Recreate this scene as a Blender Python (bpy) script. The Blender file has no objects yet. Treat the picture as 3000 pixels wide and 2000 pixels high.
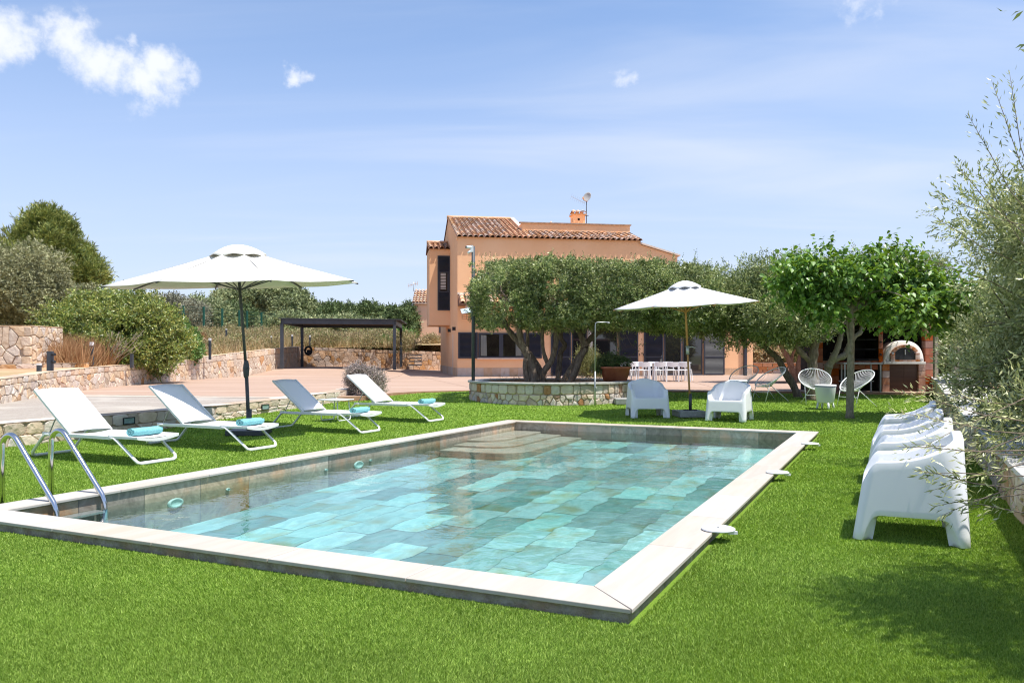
import bpy, bmesh, math, random
import numpy as np
from mathutils import Vector, Matrix

# ---------------------------------------------------------------- camera, sky, sun
SC = bpy.context.scene
COL = SC.collection
CZ = 1.32                      # eye height over the lawn beside the pool
F, CX, HY = 2376., 1500., 1040.
cam_d = bpy.data.cameras.new('camera'); cam = bpy.data.objects.new('camera', cam_d); COL.objects.link(cam)
cam.location = (0, 0, CZ); cam.rotation_euler = (math.radians(90), 0, 0)
cam_d.sensor_width = 36; cam_d.lens = 36 * F / 3000; cam_d.shift_y = 40 / 3000
cam_d.clip_start = .05; cam_d.clip_end = 6000
SC.camera = cam
SUNV = Vector((.345, -.15, 1)).normalized()
world = bpy.data.worlds.new('World'); SC.world = world; world.use_nodes = True
wn, wl = world.node_tree.nodes, world.node_tree.links
wn.clear()
w_out = wn.new('ShaderNodeOutputWorld'); w_bg = wn.new('ShaderNodeBackground')
sky = wn.new('ShaderNodeTexSky'); sky.sky_type = 'NISHITA'; sky.sun_disc = False
sky.sun_elevation = math.asin(SUNV.z); sky.sun_rotation = math.radians(90) + math.atan2(.15, .345)
sky.air_density = 1.0; sky.dust_density = .6; sky.ozone_density = 3.0; sky.altitude = 0
w_bg.inputs['Strength'].default_value = .15
wl.new(w_bg.outputs[0], w_out.inputs[0])


def wmath(op, a, b=None, c=None, nodes=wn, links=wl):
    n = nodes.new('ShaderNodeMath'); n.operation = op
    for i, x in enumerate((a, b, c)):
        if x is None: continue
        if isinstance(x, (int, float)): n.inputs[i].default_value = x
        else: links.new(x, n.inputs[i])
    return n.outputs[0]


def build_sky():
    tc = wn.new('ShaderNodeTexCoord'); d = tc.outputs['Generated']
    nz = wn.new('ShaderNodeTexNoise'); nz.inputs['Scale'].default_value = 9; nz.inputs['Detail'].default_value = 6
    nz.inputs['Roughness'].default_value = .62
    wl.new(d, nz.inputs['Vector'])
    sub = wn.new('ShaderNodeVectorMath'); sub.operation = 'SUBTRACT'; sub.inputs[1].default_value = (.5, .5, .5)
    wl.new(nz.outputs['Color'], sub.inputs[0])
    sc_ = wn.new('ShaderNodeVectorMath'); sc_.operation = 'SCALE'; sc_.inputs['Scale'].default_value = .12
    wl.new(sub.outputs[0], sc_.inputs[0])
    add = wn.new('ShaderNodeVectorMath'); wl.new(d, add.inputs[0]); wl.new(sc_.outputs[0], add.inputs[1])
    dd = add.outputs[0]
    fine = wn.new('ShaderNodeTexNoise'); fine.inputs['Scale'].default_value = 22; fine.inputs['Detail'].default_value = 8
    fine.inputs['Roughness'].default_value = .6; wl.new(d, fine.inputs['Vector'])
    total = None
    # small fair weather clouds: (direction as picture bearing, angular radius, density)
    blobs = [(150, 105, .040, .9), (205, 130, .045, 1), (270, 170, .045, 1), (330, 205, .045, 1), (390, 230, .042, 1),
             (455, 200, .045, 1), (495, 235, .04, .9), (385, 118, .018, .75), (-10, 130, .04, .9), (-70, 150, .05, 1),
             (352, 340, .022, .45), (372, 375, .018, .4), (848, 210, .020, .7), (882, 212, .018, .6),
             (1835, 190, .018, .5), (1850, 228, .022, .6), (1800, 176, .018, .4), (1852, 312, .014, .3),
             (2520, 5, .03, .6), (2585, 35, .026, .55), (1945, 265, .014, .25), (-600, 300, .07, .9), (3900, -400, .09, .8),
             (3500, 300, .05, .5), (-1200, -300, .1, .8)]
    for (px, py, r, k) in blobs:
        c = Vector((px - CX, F, HY - py)).normalized()
        dist = wn.new('ShaderNodeVectorMath'); dist.operation = 'DISTANCE'
        wl.new(dd, dist.inputs[0]); dist.inputs[1].default_value = c
        mr = wn.new('ShaderNodeMapRange'); mr.interpolation_type = 'SMOOTHSTEP'
        mr.inputs['From Min'].default_value = r * 1.35; mr.inputs['From Max'].default_value = 0
        mr.inputs['To Max'].default_value = k
        wl.new(dist.outputs['Value'], mr.inputs['Value'])
        total = mr.outputs[0] if total is None else wmath('MAXIMUM', total, mr.outputs[0])
    edge = wn.new('ShaderNodeMapRange'); edge.interpolation_type = 'SMOOTHSTEP'
    edge.inputs['From Min'].default_value = .34; edge.inputs['From Max'].default_value = 1.0
    wl.new(wmath('MULTIPLY_ADD', wmath('SUBTRACT', fine.outputs['Fac'], .5), 1.5, total), edge.inputs['Value'])
    cum = wmath('MULTIPLY', edge.outputs[0], wmath('MINIMUM', wmath('MULTIPLY', total, 3.0), .82))
    # thin high cloud, laid out on a plane overhead so that it thins and stretches towards the horizon
    sep = wn.new('ShaderNodeSeparateXYZ'); wl.new(d, sep.inputs[0])
    zc = wmath('MAXIMUM', sep.outputs['Z'], .04)
    cmb = wn.new('ShaderNodeCombineXYZ')
    wl.new(wmath('DIVIDE', sep.outputs['X'], wmath('ADD', zc, .12)), cmb.inputs[0])
    wl.new(wmath('DIVIDE', sep.outputs['Y'], wmath('ADD', zc, .12)), cmb.inputs[1])
    mp = wn.new('ShaderNodeMapping'); mp.inputs['Rotation'].default_value = (0, 0, .55); mp.inputs['Scale'].default_value = (.34, 1.15, 1)
    wl.new(cmb.outputs[0], mp.inputs[0])
    n1 = wn.new('ShaderNodeTexNoise'); n1.inputs['Scale'].default_value = 1.2; n1.inputs['Detail'].default_value = 7
    n1.inputs['Roughness'].default_value = .5; n1.inputs['Distortion'].default_value = .5
    wl.new(mp.outputs[0], n1.inputs['Vector'])
    r1 = wn.new('ShaderNodeMapRange'); r1.interpolation_type = 'SMOOTHSTEP'
    r1.inputs['From Min'].default_value = .42; r1.inputs['From Max'].default_value = .78; r1.inputs['To Max'].default_value = .62
    wl.new(n1.outputs['Fac'], r1.inputs['Value'])
    # haze gathers low down
    low = wn.new('ShaderNodeMapRange'); low.interpolation_type = 'SMOOTHERSTEP'
    low.inputs['From Min'].default_value = .50; low.inputs['From Max'].default_value = 0
    low.inputs['To Max'].default_value = .66; wl.new(sep.outputs['Z'], low.inputs['Value'])
    cir = low.outputs[0]
    m1 = wn.new('ShaderNodeMixRGB'); m1.inputs['Color2'].default_value = (2.25, 2.46, 3.3, 1)
    tint = wn.new('ShaderNodeMixRGB'); tint.blend_type = 'MULTIPLY'; tint.inputs['Fac'].default_value = 1
    tint.inputs['Color2'].default_value = (.69, .695, .72, 1)
    wl.new(sky.outputs[0], tint.inputs['Color1'])
    wl.new(cir, m1.inputs['Fac']); wl.new(tint.outputs[0], m1.inputs['Color1'])
    m0 = wn.new('ShaderNodeMixRGB'); m0.inputs['Color2'].default_value = (2.9, 3.12, 3.6, 1)
    wl.new(r1.outputs[0], m0.inputs['Fac']); wl.new(m1.outputs[0], m0.inputs['Color1']); m1 = m0
    m2 = wn.new('ShaderNodeMixRGB'); m2.inputs['Color2'].default_value = (3.75, 3.8, 3.95, 1)
    cl = wn.new('ShaderNodeClamp'); wl.new(cum, cl.inputs[0])
    wl.new(cl.outputs[0], m2.inputs['Fac']); wl.new(m1.outputs[0], m2.inputs['Color1'])
    wl.new(m2.outputs[0], w_bg.inputs['Color'])


build_sky()
sun_d = bpy.data.lights.new('sun', 'SUN'); sun = bpy.data.objects.new('sun', sun_d); COL.objects.link(sun)
sun_d.energy = 3.5; sun_d.angle = math.radians(.53); sun_d.color = (1, .955, .88)
sun.rotation_euler = SUNV.to_track_quat('Z', 'Y').to_euler()
SC.view_settings.view_transform = 'Standard'; SC.view_settings.look = 'None'
SC.view_settings.exposure = 0.95; SC.view_settings.gamma = 1; SC.view_settings.use_curve_mapping = False
SC.render.engine = 'CYCLES'
SC.cycles.use_denoising = True; SC.cycles.filter_width = 1.15
SC.cycles.max_bounces = 8; SC.cycles.diffuse_bounces = 5; SC.cycles.glossy_bounces = 3
SC.cycles.transmission_bounces = 4; SC.cycles.transparent_max_bounces = 12; SC.cycles.volume_bounces = 0
SC.cycles.caustics_reflective = False; SC.cycles.caustics_refractive = False
SC.cycles.sample_clamp_indirect = 6

rng = np.random.default_rng(7)
RND = random.Random(5)


def G(px, py, z=0.):
    Y = F * (CZ - z) / (py - HY); return Vector(((px - CX) / F * Y, Y, z))


def D(px, py, Y):
    return Vector(((px - CX) / F * Y, Y, CZ - (py - HY) / F * Y))


def lerp(a, b, t): return a + (b - a) * t


def sst(x, a, b):
    t = min(1, max(0, (x - a) / (b - a))); return t * t * (3 - 2 * t)


def interp(x, xs, ys): return float(np.interp(x, xs, ys))


# ---------------------------------------------------------------- helpers: meshes and objects
class MB:
    def __init__(s): s.v = []; s.f = []; s.s = []

    def add(s, vs, fs, smooth=False):
        o = len(s.v); s.v += [tuple(v) for v in vs]; s.f += [tuple(i + o for i in f) for f in fs]; s.s += [smooth] * len(fs)
        return s

    def bx(s, x0, x1, y0, y1, z0, z1, M=None):
        vs = [Vector((x, y, z)) for z in (z0, z1) for (x, y) in ((x0, y0), (x1, y0), (x1, y1), (x0, y1))]
        if M: vs = [M @ v for v in vs]
        return s.add(vs, [(3, 2, 1, 0), (4, 5, 6, 7), (0, 1, 5, 4), (1, 2, 6, 5), (2, 3, 7, 6), (3, 0, 4, 7)])

    def beam(s, p, q, w, h, up=(0, 0, 1)):
        p = Vector(p); q = Vector(q); d = (q - p).normalized(); up = Vector(up)
        sd = d.cross(up)
        if sd.length < 1e-4: sd = d.cross(Vector((1, 0, 0)))
        sd.normalize(); u = sd.cross(d)
        vs = [c + sd * (a * w / 2) + u * (b * h / 2) for c in (p, q) for (a, b) in ((-1, -1), (1, -1), (1, 1), (-1, 1))]
        return s.add(vs, [(3, 2, 1, 0), (4, 5, 6, 7), (0, 1, 5, 4), (1, 2, 6, 5), (2, 3, 7, 6), (3, 0, 4, 7)])

    def tube(s, pts, r, n=8, smooth=True, closed=False, ry=None):
        pts = [Vector(p) for p in pts]; m = len(pts)
        rs = r if hasattr(r, '__len__') else [r] * m
        tan = []
        for i in range(m):
            a = pts[(i - 1) % m] if (closed or i > 0) else pts[i]; b = pts[(i + 1) % m] if (closed or i < m - 1) else pts[i]
            t = (b - a); tan.append(t.normalized() if t.length > 1e-9 else Vector((0, 0, 1)))
        nrm = tan[0].cross(Vector((0, 0, 1)))
        if nrm.length < .05: nrm = tan[0].cross(Vector((0, 1, 0)))
        nrm.normalize(); vs = []
        for i in range(m):
            nrm = nrm - tan[i] * nrm.dot(tan[i]); nrm.normalize(); bn = tan[i].cross(nrm)
            for k in range(n):
                a = 2 * math.pi * (k + .5) / n
                vs.append(pts[i] + nrm * (math.cos(a) * rs[i]) + bn * (math.sin(a) * (rs[i] if ry is None else ry)))
        fs = []
        for i in range(m if closed else m - 1):
            j = (i + 1) % m
            for k in range(n):
                fs.append((i * n + k, i * n + (k + 1) % n, j * n + (k + 1) % n, j * n + k))
        s.add(vs, fs, smooth)
        if not closed:
            o = len(s.v) - m * n
            s.f.append(tuple(o + k for k in range(n))[::-1]); s.f.append(tuple(o + (m - 1) * n + k for k in range(n))); s.s += [False, False]
        return s

    def lathe(s, prof, c=(0, 0, 0), n=24, smooth=True):
        c = Vector(c); vs = []
        for (r, z) in prof:
            for k in range(n):
                a = 2 * math.pi * k / n; vs.append(c + Vector((r * math.cos(a), r * math.sin(a), z)))
        fs = []
        for i in range(len(prof) - 1):
            for k in range(n):
                fs.append((i * n + k, i * n + (k + 1) % n, (i + 1) * n + (k + 1) % n, (i + 1) * n + k))
        return s.add(vs, fs, smooth)

    def prism(s, poly, z0, z1):
        n = len(poly)
        z0f = z0 if callable(z0) else (lambda x, y: z0); z1f = z1 if callable(z1) else (lambda x, y: z1)
        vs = [(x, y, z0f(x, y)) for x, y in poly] + [(x, y, z1f(x, y)) for x, y in poly]
        fs = [tuple(range(n))[::-1], tuple(range(n, 2 * n))] + [(i, (i + 1) % n, n + (i + 1) % n, n + i) for i in range(n)]
        return s.add(vs, fs)

    def obj(s, name, m, parent=None, bevel=0, world=False, seg=2, shift=None):
        me = bpy.data.meshes.new(name)
        vs = s.v
        off = None
        if world and parent is not None:
            r = parent
            while r.parent: r = r.parent
            off = r.location
        elif shift is not None: off = Vector(shift)
        if off is not None: vs = [(a - off.x, b - off.y, c - off.z) for a, b, c in vs]
        me.from_pydata(vs, [], s.f)
        me.polygons.foreach_set('use_smooth', s.s)
        me.materials.append(m); me.update()
        o = bpy.data.objects.new(name, me); COL.objects.link(o)
        if parent is not None: o.parent = parent
        if bevel:
            b = o.modifiers.new('bevel', 'BEVEL'); b.width = bevel; b.segments = seg; b.limit_method = 'ANGLE'; b.angle_limit = .7
        return o


def thing(name, label, cat, loc=(0, 0, 0), rz=0, group=None):
    o = bpy.data.objects.new(name, None); COL.objects.link(o); o.empty_display_size = .2
    o.location = loc; o.rotation_euler = (0, 0, rz); o['label'] = label; o['category'] = cat
    if group: o['group'] = group
    return o


def tag(o, label, cat, group=None):
    o['label'] = label; o['category'] = cat
    if group: o['group'] = group
    return o


def struct(o): o['kind'] = 'structure'; return o


def stuff(o): o['kind'] = 'stuff'; return o


def dup(root, loc, rz, label, group=None):
    r = root.copy(); COL.objects.link(r); r.location = loc; r.rotation_euler = (0, 0, rz); r['label'] = label
    if group: r['group'] = group
    for ch in list(root.children):
        c = ch.copy(); COL.objects.link(c); c.parent = r
        for g in ch.children:
            d = g.copy(); COL.objects.link(d); d.parent = c
    return r


def inst(src_mesh, name, parent, M):
    o = bpy.data.objects.new(name, src_mesh); COL.objects.link(o); o.parent = parent; o.matrix_local = M
    return o


def sheet(name, polys, m, zf, step=1.0, kind='structure'):
    """a ground sheet from plan polygons, cut into a grid and laid on the height function"""
    bm = bmesh.new()
    for poly in polys:
        vs = [bm.verts.new((x, y, 0)) for x, y in poly]; bm.faces.new(vs)
    if len(polys) > 1: bmesh.ops.remove_doubles(bm, verts=bm.verts, dist=1e-4)
    xs = [v.co.x for v in bm.verts]; ys = [v.co.y for v in bm.verts]
    for ax, lo, hi in ((0, min(xs), max(xs)), (1, min(ys), max(ys))):
        t = math.floor(lo / step) * step + step
        while t < hi:
            co = [0, 0, 0]; no = [0, 0, 0]; co[ax] = t; no[ax] = 1
            bmesh.ops.bisect_plane(bm, geom=bm.verts[:] + bm.edges[:] + bm.faces[:], plane_co=co, plane_no=no, dist=1e-5)
            t += step
    for v in bm.verts: v.co.z = zf(v.co.x, v.co.y)
    bmesh.ops.recalc_face_normals(bm, faces=bm.faces)
    for f in bm.faces:
        f.smooth = True
        if f.normal.z < 0: f.normal_flip()
    me = bpy.data.meshes.new(name); bm.to_mesh(me); bm.free(); me.materials.append(m)
    o = bpy.data.objects.new(name, me); COL.objects.link(o)
    if kind: o['kind'] = kind
    return o


# ---------------------------------------------------------------- materials
def mat(name, c1, c2=None, scale=8., rough=.7, bump=0., bscale=None, metal=0., spec=.3, det=5, rand=0., stretch=None,
        lo=.35, hi=.65, c3=None, scale3=1.5, rot=None, coat=0., dist=0.):
    m = bpy.data.materials.new(name); m.use_nodes = True
    N, L = m.node_tree.nodes, m.node_tree.links
    b = N['Principled BSDF']
    b.inputs['Roughness'].default_value = rough; b.inputs['Metallic'].default_value = metal
    b.inputs['Specular IOR Level'].default_value = spec; b.inputs['Coat Weight'].default_value = coat
    col = None
    tc = N.new('ShaderNodeTexCoord'); vec = tc.outputs['Object']
    if stretch or rot:
        mp = N.new('ShaderNodeMapping'); L.new(vec, mp.inputs[0]); vec = mp.outputs[0]
        if stretch: mp.inputs['Scale'].default_value = stretch
        if rot: mp.inputs['Rotation'].default_value = rot
    if rand:
        oi = N.new('ShaderNodeObjectInfo')
        ad = N.new('ShaderNodeVectorMath'); L.new(vec, ad.inputs[0])
        sc = N.new('ShaderNodeVectorMath'); sc.operation = 'SCALE'; sc.inputs[0].default_value = (37, 19, 53)
        L.new(oi.outputs['Random'], sc.inputs['Scale']); L.new(sc.outputs[0], ad.inputs[1]); vec = ad.outputs[0]
    if c2 is None: b.inputs['Base Color'].default_value = (*c1, 1)
    else:
        n = N.new('ShaderNodeTexNoise'); n.inputs['Scale'].default_value = scale; n.inputs['Detail'].default_value = det
        n.inputs['Roughness'].default_value = .6; n.inputs['Distortion'].default_value = dist; L.new(vec, n.inputs['Vector'])
        r = N.new('ShaderNodeValToRGB'); r.color_ramp.elements[0].position = lo; r.color_ramp.elements[1].position = hi
        r.color_ramp.elements[0].color = (*c1, 1); r.color_ramp.elements[1].color = (*c2, 1)
        L.new(n.outputs['Fac'], r.inputs[0]); col = r.outputs[0]
        if c3 is not None:
            n3 = N.new('ShaderNodeTexNoise'); n3.inputs['Scale'].default_value = scale3; n3.inputs['Detail'].default_value = 4
            L.new(vec, n3.inputs['Vector'])
            mr = N.new('ShaderNodeMapRange'); mr.inputs['From Min'].default_value = .5; mr.inputs['From Max'].default_value = .68
            L.new(n3.outputs['Fac'], mr.inputs['Value'])
            mx = N.new('ShaderNodeMixRGB'); mx.inputs['Color2'].default_value = (*c3, 1)
            L.new(mr.outputs[0], mx.inputs['Fac']); L.new(col, mx.inputs['Color1']); col = mx.outputs[0]
        if rand:
            hs = N.new('ShaderNodeHueSaturation')
            mr = N.new('ShaderNodeMapRange'); mr.inputs['To Min'].default_value = 1 - rand; mr.inputs['To Max'].default_value = 1 + rand
            L.new(oi.outputs['Random'], mr.inputs['Value']); L.new(mr.outputs[0], hs.inputs['Value'])
            wn_ = N.new('ShaderNodeTexWhiteNoise'); wn_.noise_dimensions = '1D'; L.new(oi.outputs['Random'], wn_.inputs['W'])
            mr2 = N.new('ShaderNodeMapRange'); mr2.inputs['To Min'].default_value = .6; mr2.inputs['To Max'].default_value = 1.4
            L.new(wn_.outputs['Value'], mr2.inputs['Value']); L.new(mr2.outputs[0], hs.inputs['Saturation'])
            L.new(col, hs.inputs['Color']); col = hs.outputs[0]
        L.new(col, b.inputs['Base Color'])
    if bump:
        nb = N.new('ShaderNodeTexNoise'); nb.inputs['Scale'].default_value = bscale or scale * 3; nb.inputs['Detail'].default_value = 6
        L.new(vec, nb.inputs['Vector'])
        bp = N.new('ShaderNodeBump'); bp.inputs['Strength'].default_value = 1; bp.inputs['Distance'].default_value = bump
        L.new(nb.outputs['Fac'], bp.inputs['Height']); L.new(bp.outputs[0], b.inputs['Normal'])
    return m


def leafmat(name, cols, trans=.3, rough=.45, gloss=.08, tcol=None, var=(.72, 1.3)):
    m = bpy.data.materials.new(name); m.use_nodes = True
    N, L = m.node_tree.nodes, m.node_tree.links; N.clear()
    out = N.new('ShaderNodeOutputMaterial'); geo = N.new('ShaderNodeNewGeometry')
    r = N.new('ShaderNodeValToRGB'); els = r.color_ramp.elements
    k = len(cols)
    els[0].color = (*cols[0], 1); els[0].position = 0; els[1].color = (*cols[-1], 1); els[1].position = 1
    for i in range(1, k - 1):
        e = els.new(i / (k - 1)); e.color = (*cols[i], 1)
    L.new(geo.outputs['Random Per Island'], r.inputs[0])
    tc = N.new('ShaderNodeTexCoord'); nz = N.new('ShaderNodeTexNoise'); nz.inputs['Scale'].default_value = 1.3; nz.inputs['Detail'].default_value = 3
    L.new(tc.outputs['Object'], nz.inputs['Vector'])
    hs = N.new('ShaderNodeHueSaturation'); mr = N.new('ShaderNodeMapRange')
    mr.inputs['From Min'].default_value = .3; mr.inputs['From Max'].default_value = .7; mr.inputs['To Min'].default_value = var[0]; mr.inputs['To Max'].default_value = var[1]
    hs.inputs['Saturation'].default_value = .94
    L.new(nz.outputs['Fac'], mr.inputs['Value']); L.new(mr.outputs[0], hs.inputs['Value']); L.new(r.outputs[0], hs.inputs['Color'])
    df = N.new('ShaderNodeBsdfDiffuse'); L.new(hs.outputs[0], df.inputs['Color'])
    tr = N.new('ShaderNodeBsdfTranslucent')
    if tcol:
        tm = N.new('ShaderNodeMixRGB'); tm.blend_type = 'MULTIPLY'; tm.inputs['Fac'].default_value = 1; tm.inputs['Color2'].default_value = (*tcol, 1)
        L.new(hs.outputs[0], tm.inputs['Color1']); L.new(tm.outputs[0], tr.inputs['Color'])
    else: L.new(hs.outputs[0], tr.inputs['Color'])
    m1 = N.new('ShaderNodeMixShader'); m1.inputs[0].default_value = trans; L.new(df.outputs[0], m1.inputs[1]); L.new(tr.outputs[0], m1.inputs[2])
    gl = N.new('ShaderNodeBsdfGlossy'); gl.inputs['Roughness'].default_value = rough
    m2 = N.new('ShaderNodeMixShader'); m2.inputs[0].default_value = gloss; L.new(m1.outputs[0], m2.inputs[1]); L.new(gl.outputs[0], m2.inputs[2])
    L.new(m2.outputs[0], out.inputs[0])
    return m


M = {}
M['white_plastic'] = mat('white_plastic', (.80, .81, .83), rough=.45, spec=.4)
M['white_metal'] = mat('white_metal', (.78, .79, .80), rough=.35, spec=.5)
M['sling'] = mat('sling', (.76, .77, .78), rough=.8, bump=.0006, bscale=300)
M['towel'] = mat('towel', (.15, .42, .45), (.24, .54, .56), scale=40, rough=.95, bump=.003, bscale=160)
M['cream_canvas'] = mat('cream_canvas', (.66, .64, .58), (.70, .68, .62), scale=5, rough=.9, bump=.001, bscale=60)
M['white_canvas'] = mat('white_canvas', (.58, .585, .60), (.64, .645, .66), scale=5, rough=.9, bump=.001, bscale=60)
M['dark_metal'] = mat('dark_metal', (.045, .048, .055), (.06, .065, .072), scale=9, rough=.45, spec=.5)
M['carport_metal'] = mat('carport_metal', (.05, .06, .075), (.07, .08, .095), scale=3, rough=.5)
M['steel'] = mat('steel', (.62, .62, .62), metal=1., rough=.16)
M['galv'] = mat('galvanised', (.42, .43, .43), (.52, .53, .53), scale=12, rough=.45, metal=.7)
M['pole_wood'] = mat('pole_wood', (.46, .22, .07), (.58, .31, .12), scale=18, rough=.45, stretch=(1, 1, .08), spec=.4)
M['old_wood'] = mat('old_wood', (.30, .25, .20), (.42, .37, .31), scale=14, rough=.9, stretch=(1, 1, .1), bump=.004)
M['soffit_wood'] = mat('soffit_wood', (.13, .08, .05), (.22, .14, .09), scale=8, rough=.8, stretch=(.1, 1, 1))
M['stucco'] = mat('stucco', (.84, .485, .265), (.87, .52, .295), scale=.9, rough=.92, bump=.006, bscale=90, c3=(.88, .55, .33), scale3=.35)
M['stucco_far'] = mat('stucco_pale', (.66, .43, .31), (.72, .48, .35), scale=.8, rough=.92, bump=.006, bscale=60)
M['plinth'] = mat('plinth_stone', (.50, .36, .26), (.58, .44, .34), scale=5, rough=.85, rand=.06)
M['mortar_white'] = mat('mortar_white', (.66, .52, .42), (.76, .63, .53), scale=6, rough=.9, bump=.01)
M['tile'] = mat('roof_tile', (.50, .30, .20), (.64, .43, .31), scale=7, rough=.9, rand=.25, c3=(.22, .15, .115), scale3=3.5, bump=.006, bscale=40)
M['tile_new'] = mat('roof_tile_pale', (.60, .37, .24), (.72, .50, .35), scale=7, rough=.9, rand=.14, bump=.006, bscale=40)
M['tile_bed'] = mat('roof_bed', (.14, .07, .045), (.22, .11, .07), scale=5, rough=.95)
M['parapet_cap'] = mat('parapet_cap', (.30, .20, .14), (.46, .33, .25), scale=9, rough=.9)
M['navy'] = mat('navy_shutter', (.022, .026, .042), (.030, .035, .052), scale=3, rough=.42, spec=.5)
M['clear_glass'] = mat('clear_glass', (1, 1, 1), rough=.03)
M['limestone_rust'] = mat('limestone_rust', (.34, .19, .12), (.50, .33, .23), scale=7, rough=.93, rand=.15, bump=.02, bscale=14)
M['glass'] = mat('window_glass', (.012, .013, .014), rough=.03, spec=.9, coat=.6)
M['room_shade'] = mat('painted_room_shade', (.03, .022, .018), (.06, .045, .035), scale=1.5, rough=.9)  # near-black colour stands in for the shade of rooms behind windows
M['door_wood'] = mat('interior_wood', (.20, .095, .05), (.28, .14, .08), scale=4, rough=.6, stretch=(6, 6, .5))
M['curtain'] = mat('curtain', (.62, .60, .57), (.72, .70, .66), scale=14, rough=.95, stretch=(1, 1, .05))
M['tile_floor'] = mat('slate_tile', (.27, .385, .36), (.46, .55, .50), scale=2.4, rough=.6, rand=.42, c3=(.33, .31, .20), scale3=2.0, stretch=(1, 1.6, 1), dist=2.2, lo=.3, hi=.7)
M['tile_wall'] = mat('slate_wall_tile', (.24, .21, .16), (.40, .35, .27), scale=5, rough=.65, rand=.30, c3=(.46, .27, .16), scale3=2.6, dist=2.5)
M['pool_grout'] = mat('pool_grout', (.28, .37, .33), rough=.9)
M['step_stone'] = mat('step_stone', (.46, .38, .30), (.58, .50, .40), scale=5, rough=.7, c3=(.46, .33, .24), scale3=2, dist=1.5)
M['coping'] = mat('coping_stone', (.43, .395, .35), (.49, .45, .405), scale=3, rough=.75, rand=.02, c3=(.45, .40, .34), scale3=1.8, stretch=(.35, 3, 1), dist=.8, bump=.0008, bscale=50)
M['raw_concrete'] = mat('raw_concrete', (.20, .17, .14), (.38, .34, .29), scale=9, rough=.95, bump=.03, bscale=22, c3=(.36, .24, .16), scale3=3)
M['concrete'] = mat('concrete', (.28, .28, .27), (.36, .36, .35), scale=14, rough=.9, bump=.004)
M['limestone'] = mat('limestone', (.60, .47, .35), (.72, .59, .46), scale=6, rough=.93, rand=.13, c3=(.64, .46, .32), scale3=2.4, bump=.028, bscale=11)
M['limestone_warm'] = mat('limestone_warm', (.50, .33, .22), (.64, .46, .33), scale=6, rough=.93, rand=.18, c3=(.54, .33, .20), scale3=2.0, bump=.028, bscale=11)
M['limestone_grey'] = mat('limestone_grey', (.52, .44, .36), (.66, .575, .48), scale=6, rough=.93, rand=.17, c3=(.52, .42, .33), scale3=1.6, bump=.020, bscale=14)
M['mortar'] = mat('wall_joint', (.36, .275, .20), (.52, .41, .315), scale=14, rough=.97, bump=.02)
M['slab_white'] = mat('white_slab', (.60, .58, .54), (.72, .70, .66), scale=4, rough=.8, bump=.003, rand=.04)
M['slab_grey'] = mat('planter_rim_stone', (.40, .39, .36), (.54, .52, .48), scale=6, rough=.8, bump=.003)
M['terracotta'] = mat('terracotta_pot', (.40, .13, .065), (.48, .17, .09), scale=6, rough=.75)
M['soil'] = mat('soil', (.10, .055, .03), (.22, .13, .075), scale=9, rough=1, bump=.05, bscale=14)
M['dry_earth'] = mat('dry_earth', (.36, .22, .12), (.52, .36, .21), scale=1.2, rough=1, bump=.08, bscale=4, c3=(.30, .25, .12), scale3=.25)
M['bark'] = mat('olive_bark', (.13, .095, .07), (.27, .215, .165), scale=20, rough=.95, bump=.02, bscale=32, stretch=(1, 1, .35))
M['bark_red'] = mat('reddish_bark', (.20, .10, .06), (.34, .19, .12), scale=20, rough=.95, bump=.02, bscale=32, stretch=(1, 1, .35))
M['bark_pale'] = mat('pale_bark', (.20, .17, .125), (.31, .27, .20), scale=26, rough=.92, bump=.008, bscale=50, stretch=(1, 1, .5))
M['twig'] = mat('dry_twig', (.34, .27, .20), (.46, .38, .30), scale=10, rough=.95)
M['brick'] = mat('red_block', (.34, .115, .07), (.44, .17, .105), scale=9, rough=.9, rand=.13, bump=.004, bscale=60)
M['brick_light'] = mat('orange_block', (.42, .20, .125), (.53, .30, .20), scale=7, rough=.9, rand=.16, c3=(.58, .42, .33), scale3=3, bump=.004, bscale=60)
M['brick_low'] = mat('orange_wall_block', (.46, .27, .18), (.56, .36, .25), scale=7, rough=.9, rand=.12, bump=.006, bscale=40)
M['brown_panel'] = mat('brown_panel', (.065, .035, .022), (.10, .055, .035), scale=2, rough=.5, stretch=(.2, 1, 5))
M['near_black'] = mat('near_black', (.012, .010, .009), (.03, .025, .022), scale=4, rough=.95)  # near-black for the barbecue's inner faces, hearth slab and chimney vents
M['oven_white'] = mat('oven_render', (.68, .63, .58), (.78, .74, .69), scale=4, rough=.9, bump=.008)
M['iron'] = mat('dark_iron', (.02, .022, .026), (.035, .037, .04), scale=6, rough=.55)
M['lamp_white'] = mat('lamp_opal', (.80, .80, .80), rough=.4)
M['lamp_glass'] = mat('lamp_glass', (.20, .30, .30), (.30, .42, .42), scale=20, rough=.12, spec=.8)
M['green_metal'] = mat('green_metal', (.012, .085, .06), (.02, .11, .08), scale=4, rough=.5)
M['wire_green'] = mat('green_wire', (.03, .10, .08), rough=.6)
M['bulb'] = mat('clear_bulb', (.75, .74, .70), rough=.1, spec=.8)
M['black'] = mat('black_rubber', (.02, .02, .022), rough=.6)
M['blue_awning'] = mat('blue_grey_canvas', (.38, .48, .52), (.50, .60, .63), scale=5, rough=.6)
M['dish'] = mat('grey_dish', (.36, .35, .34), (.42, .41, .40), scale=6, rough=.6)
M['orange_part'] = mat('orange_plastic', (.65, .30, .08), rough=.5)
M['dim_turq'] = mat('pool_lamp', (.55, .78, .75), rough=.4)
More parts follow.
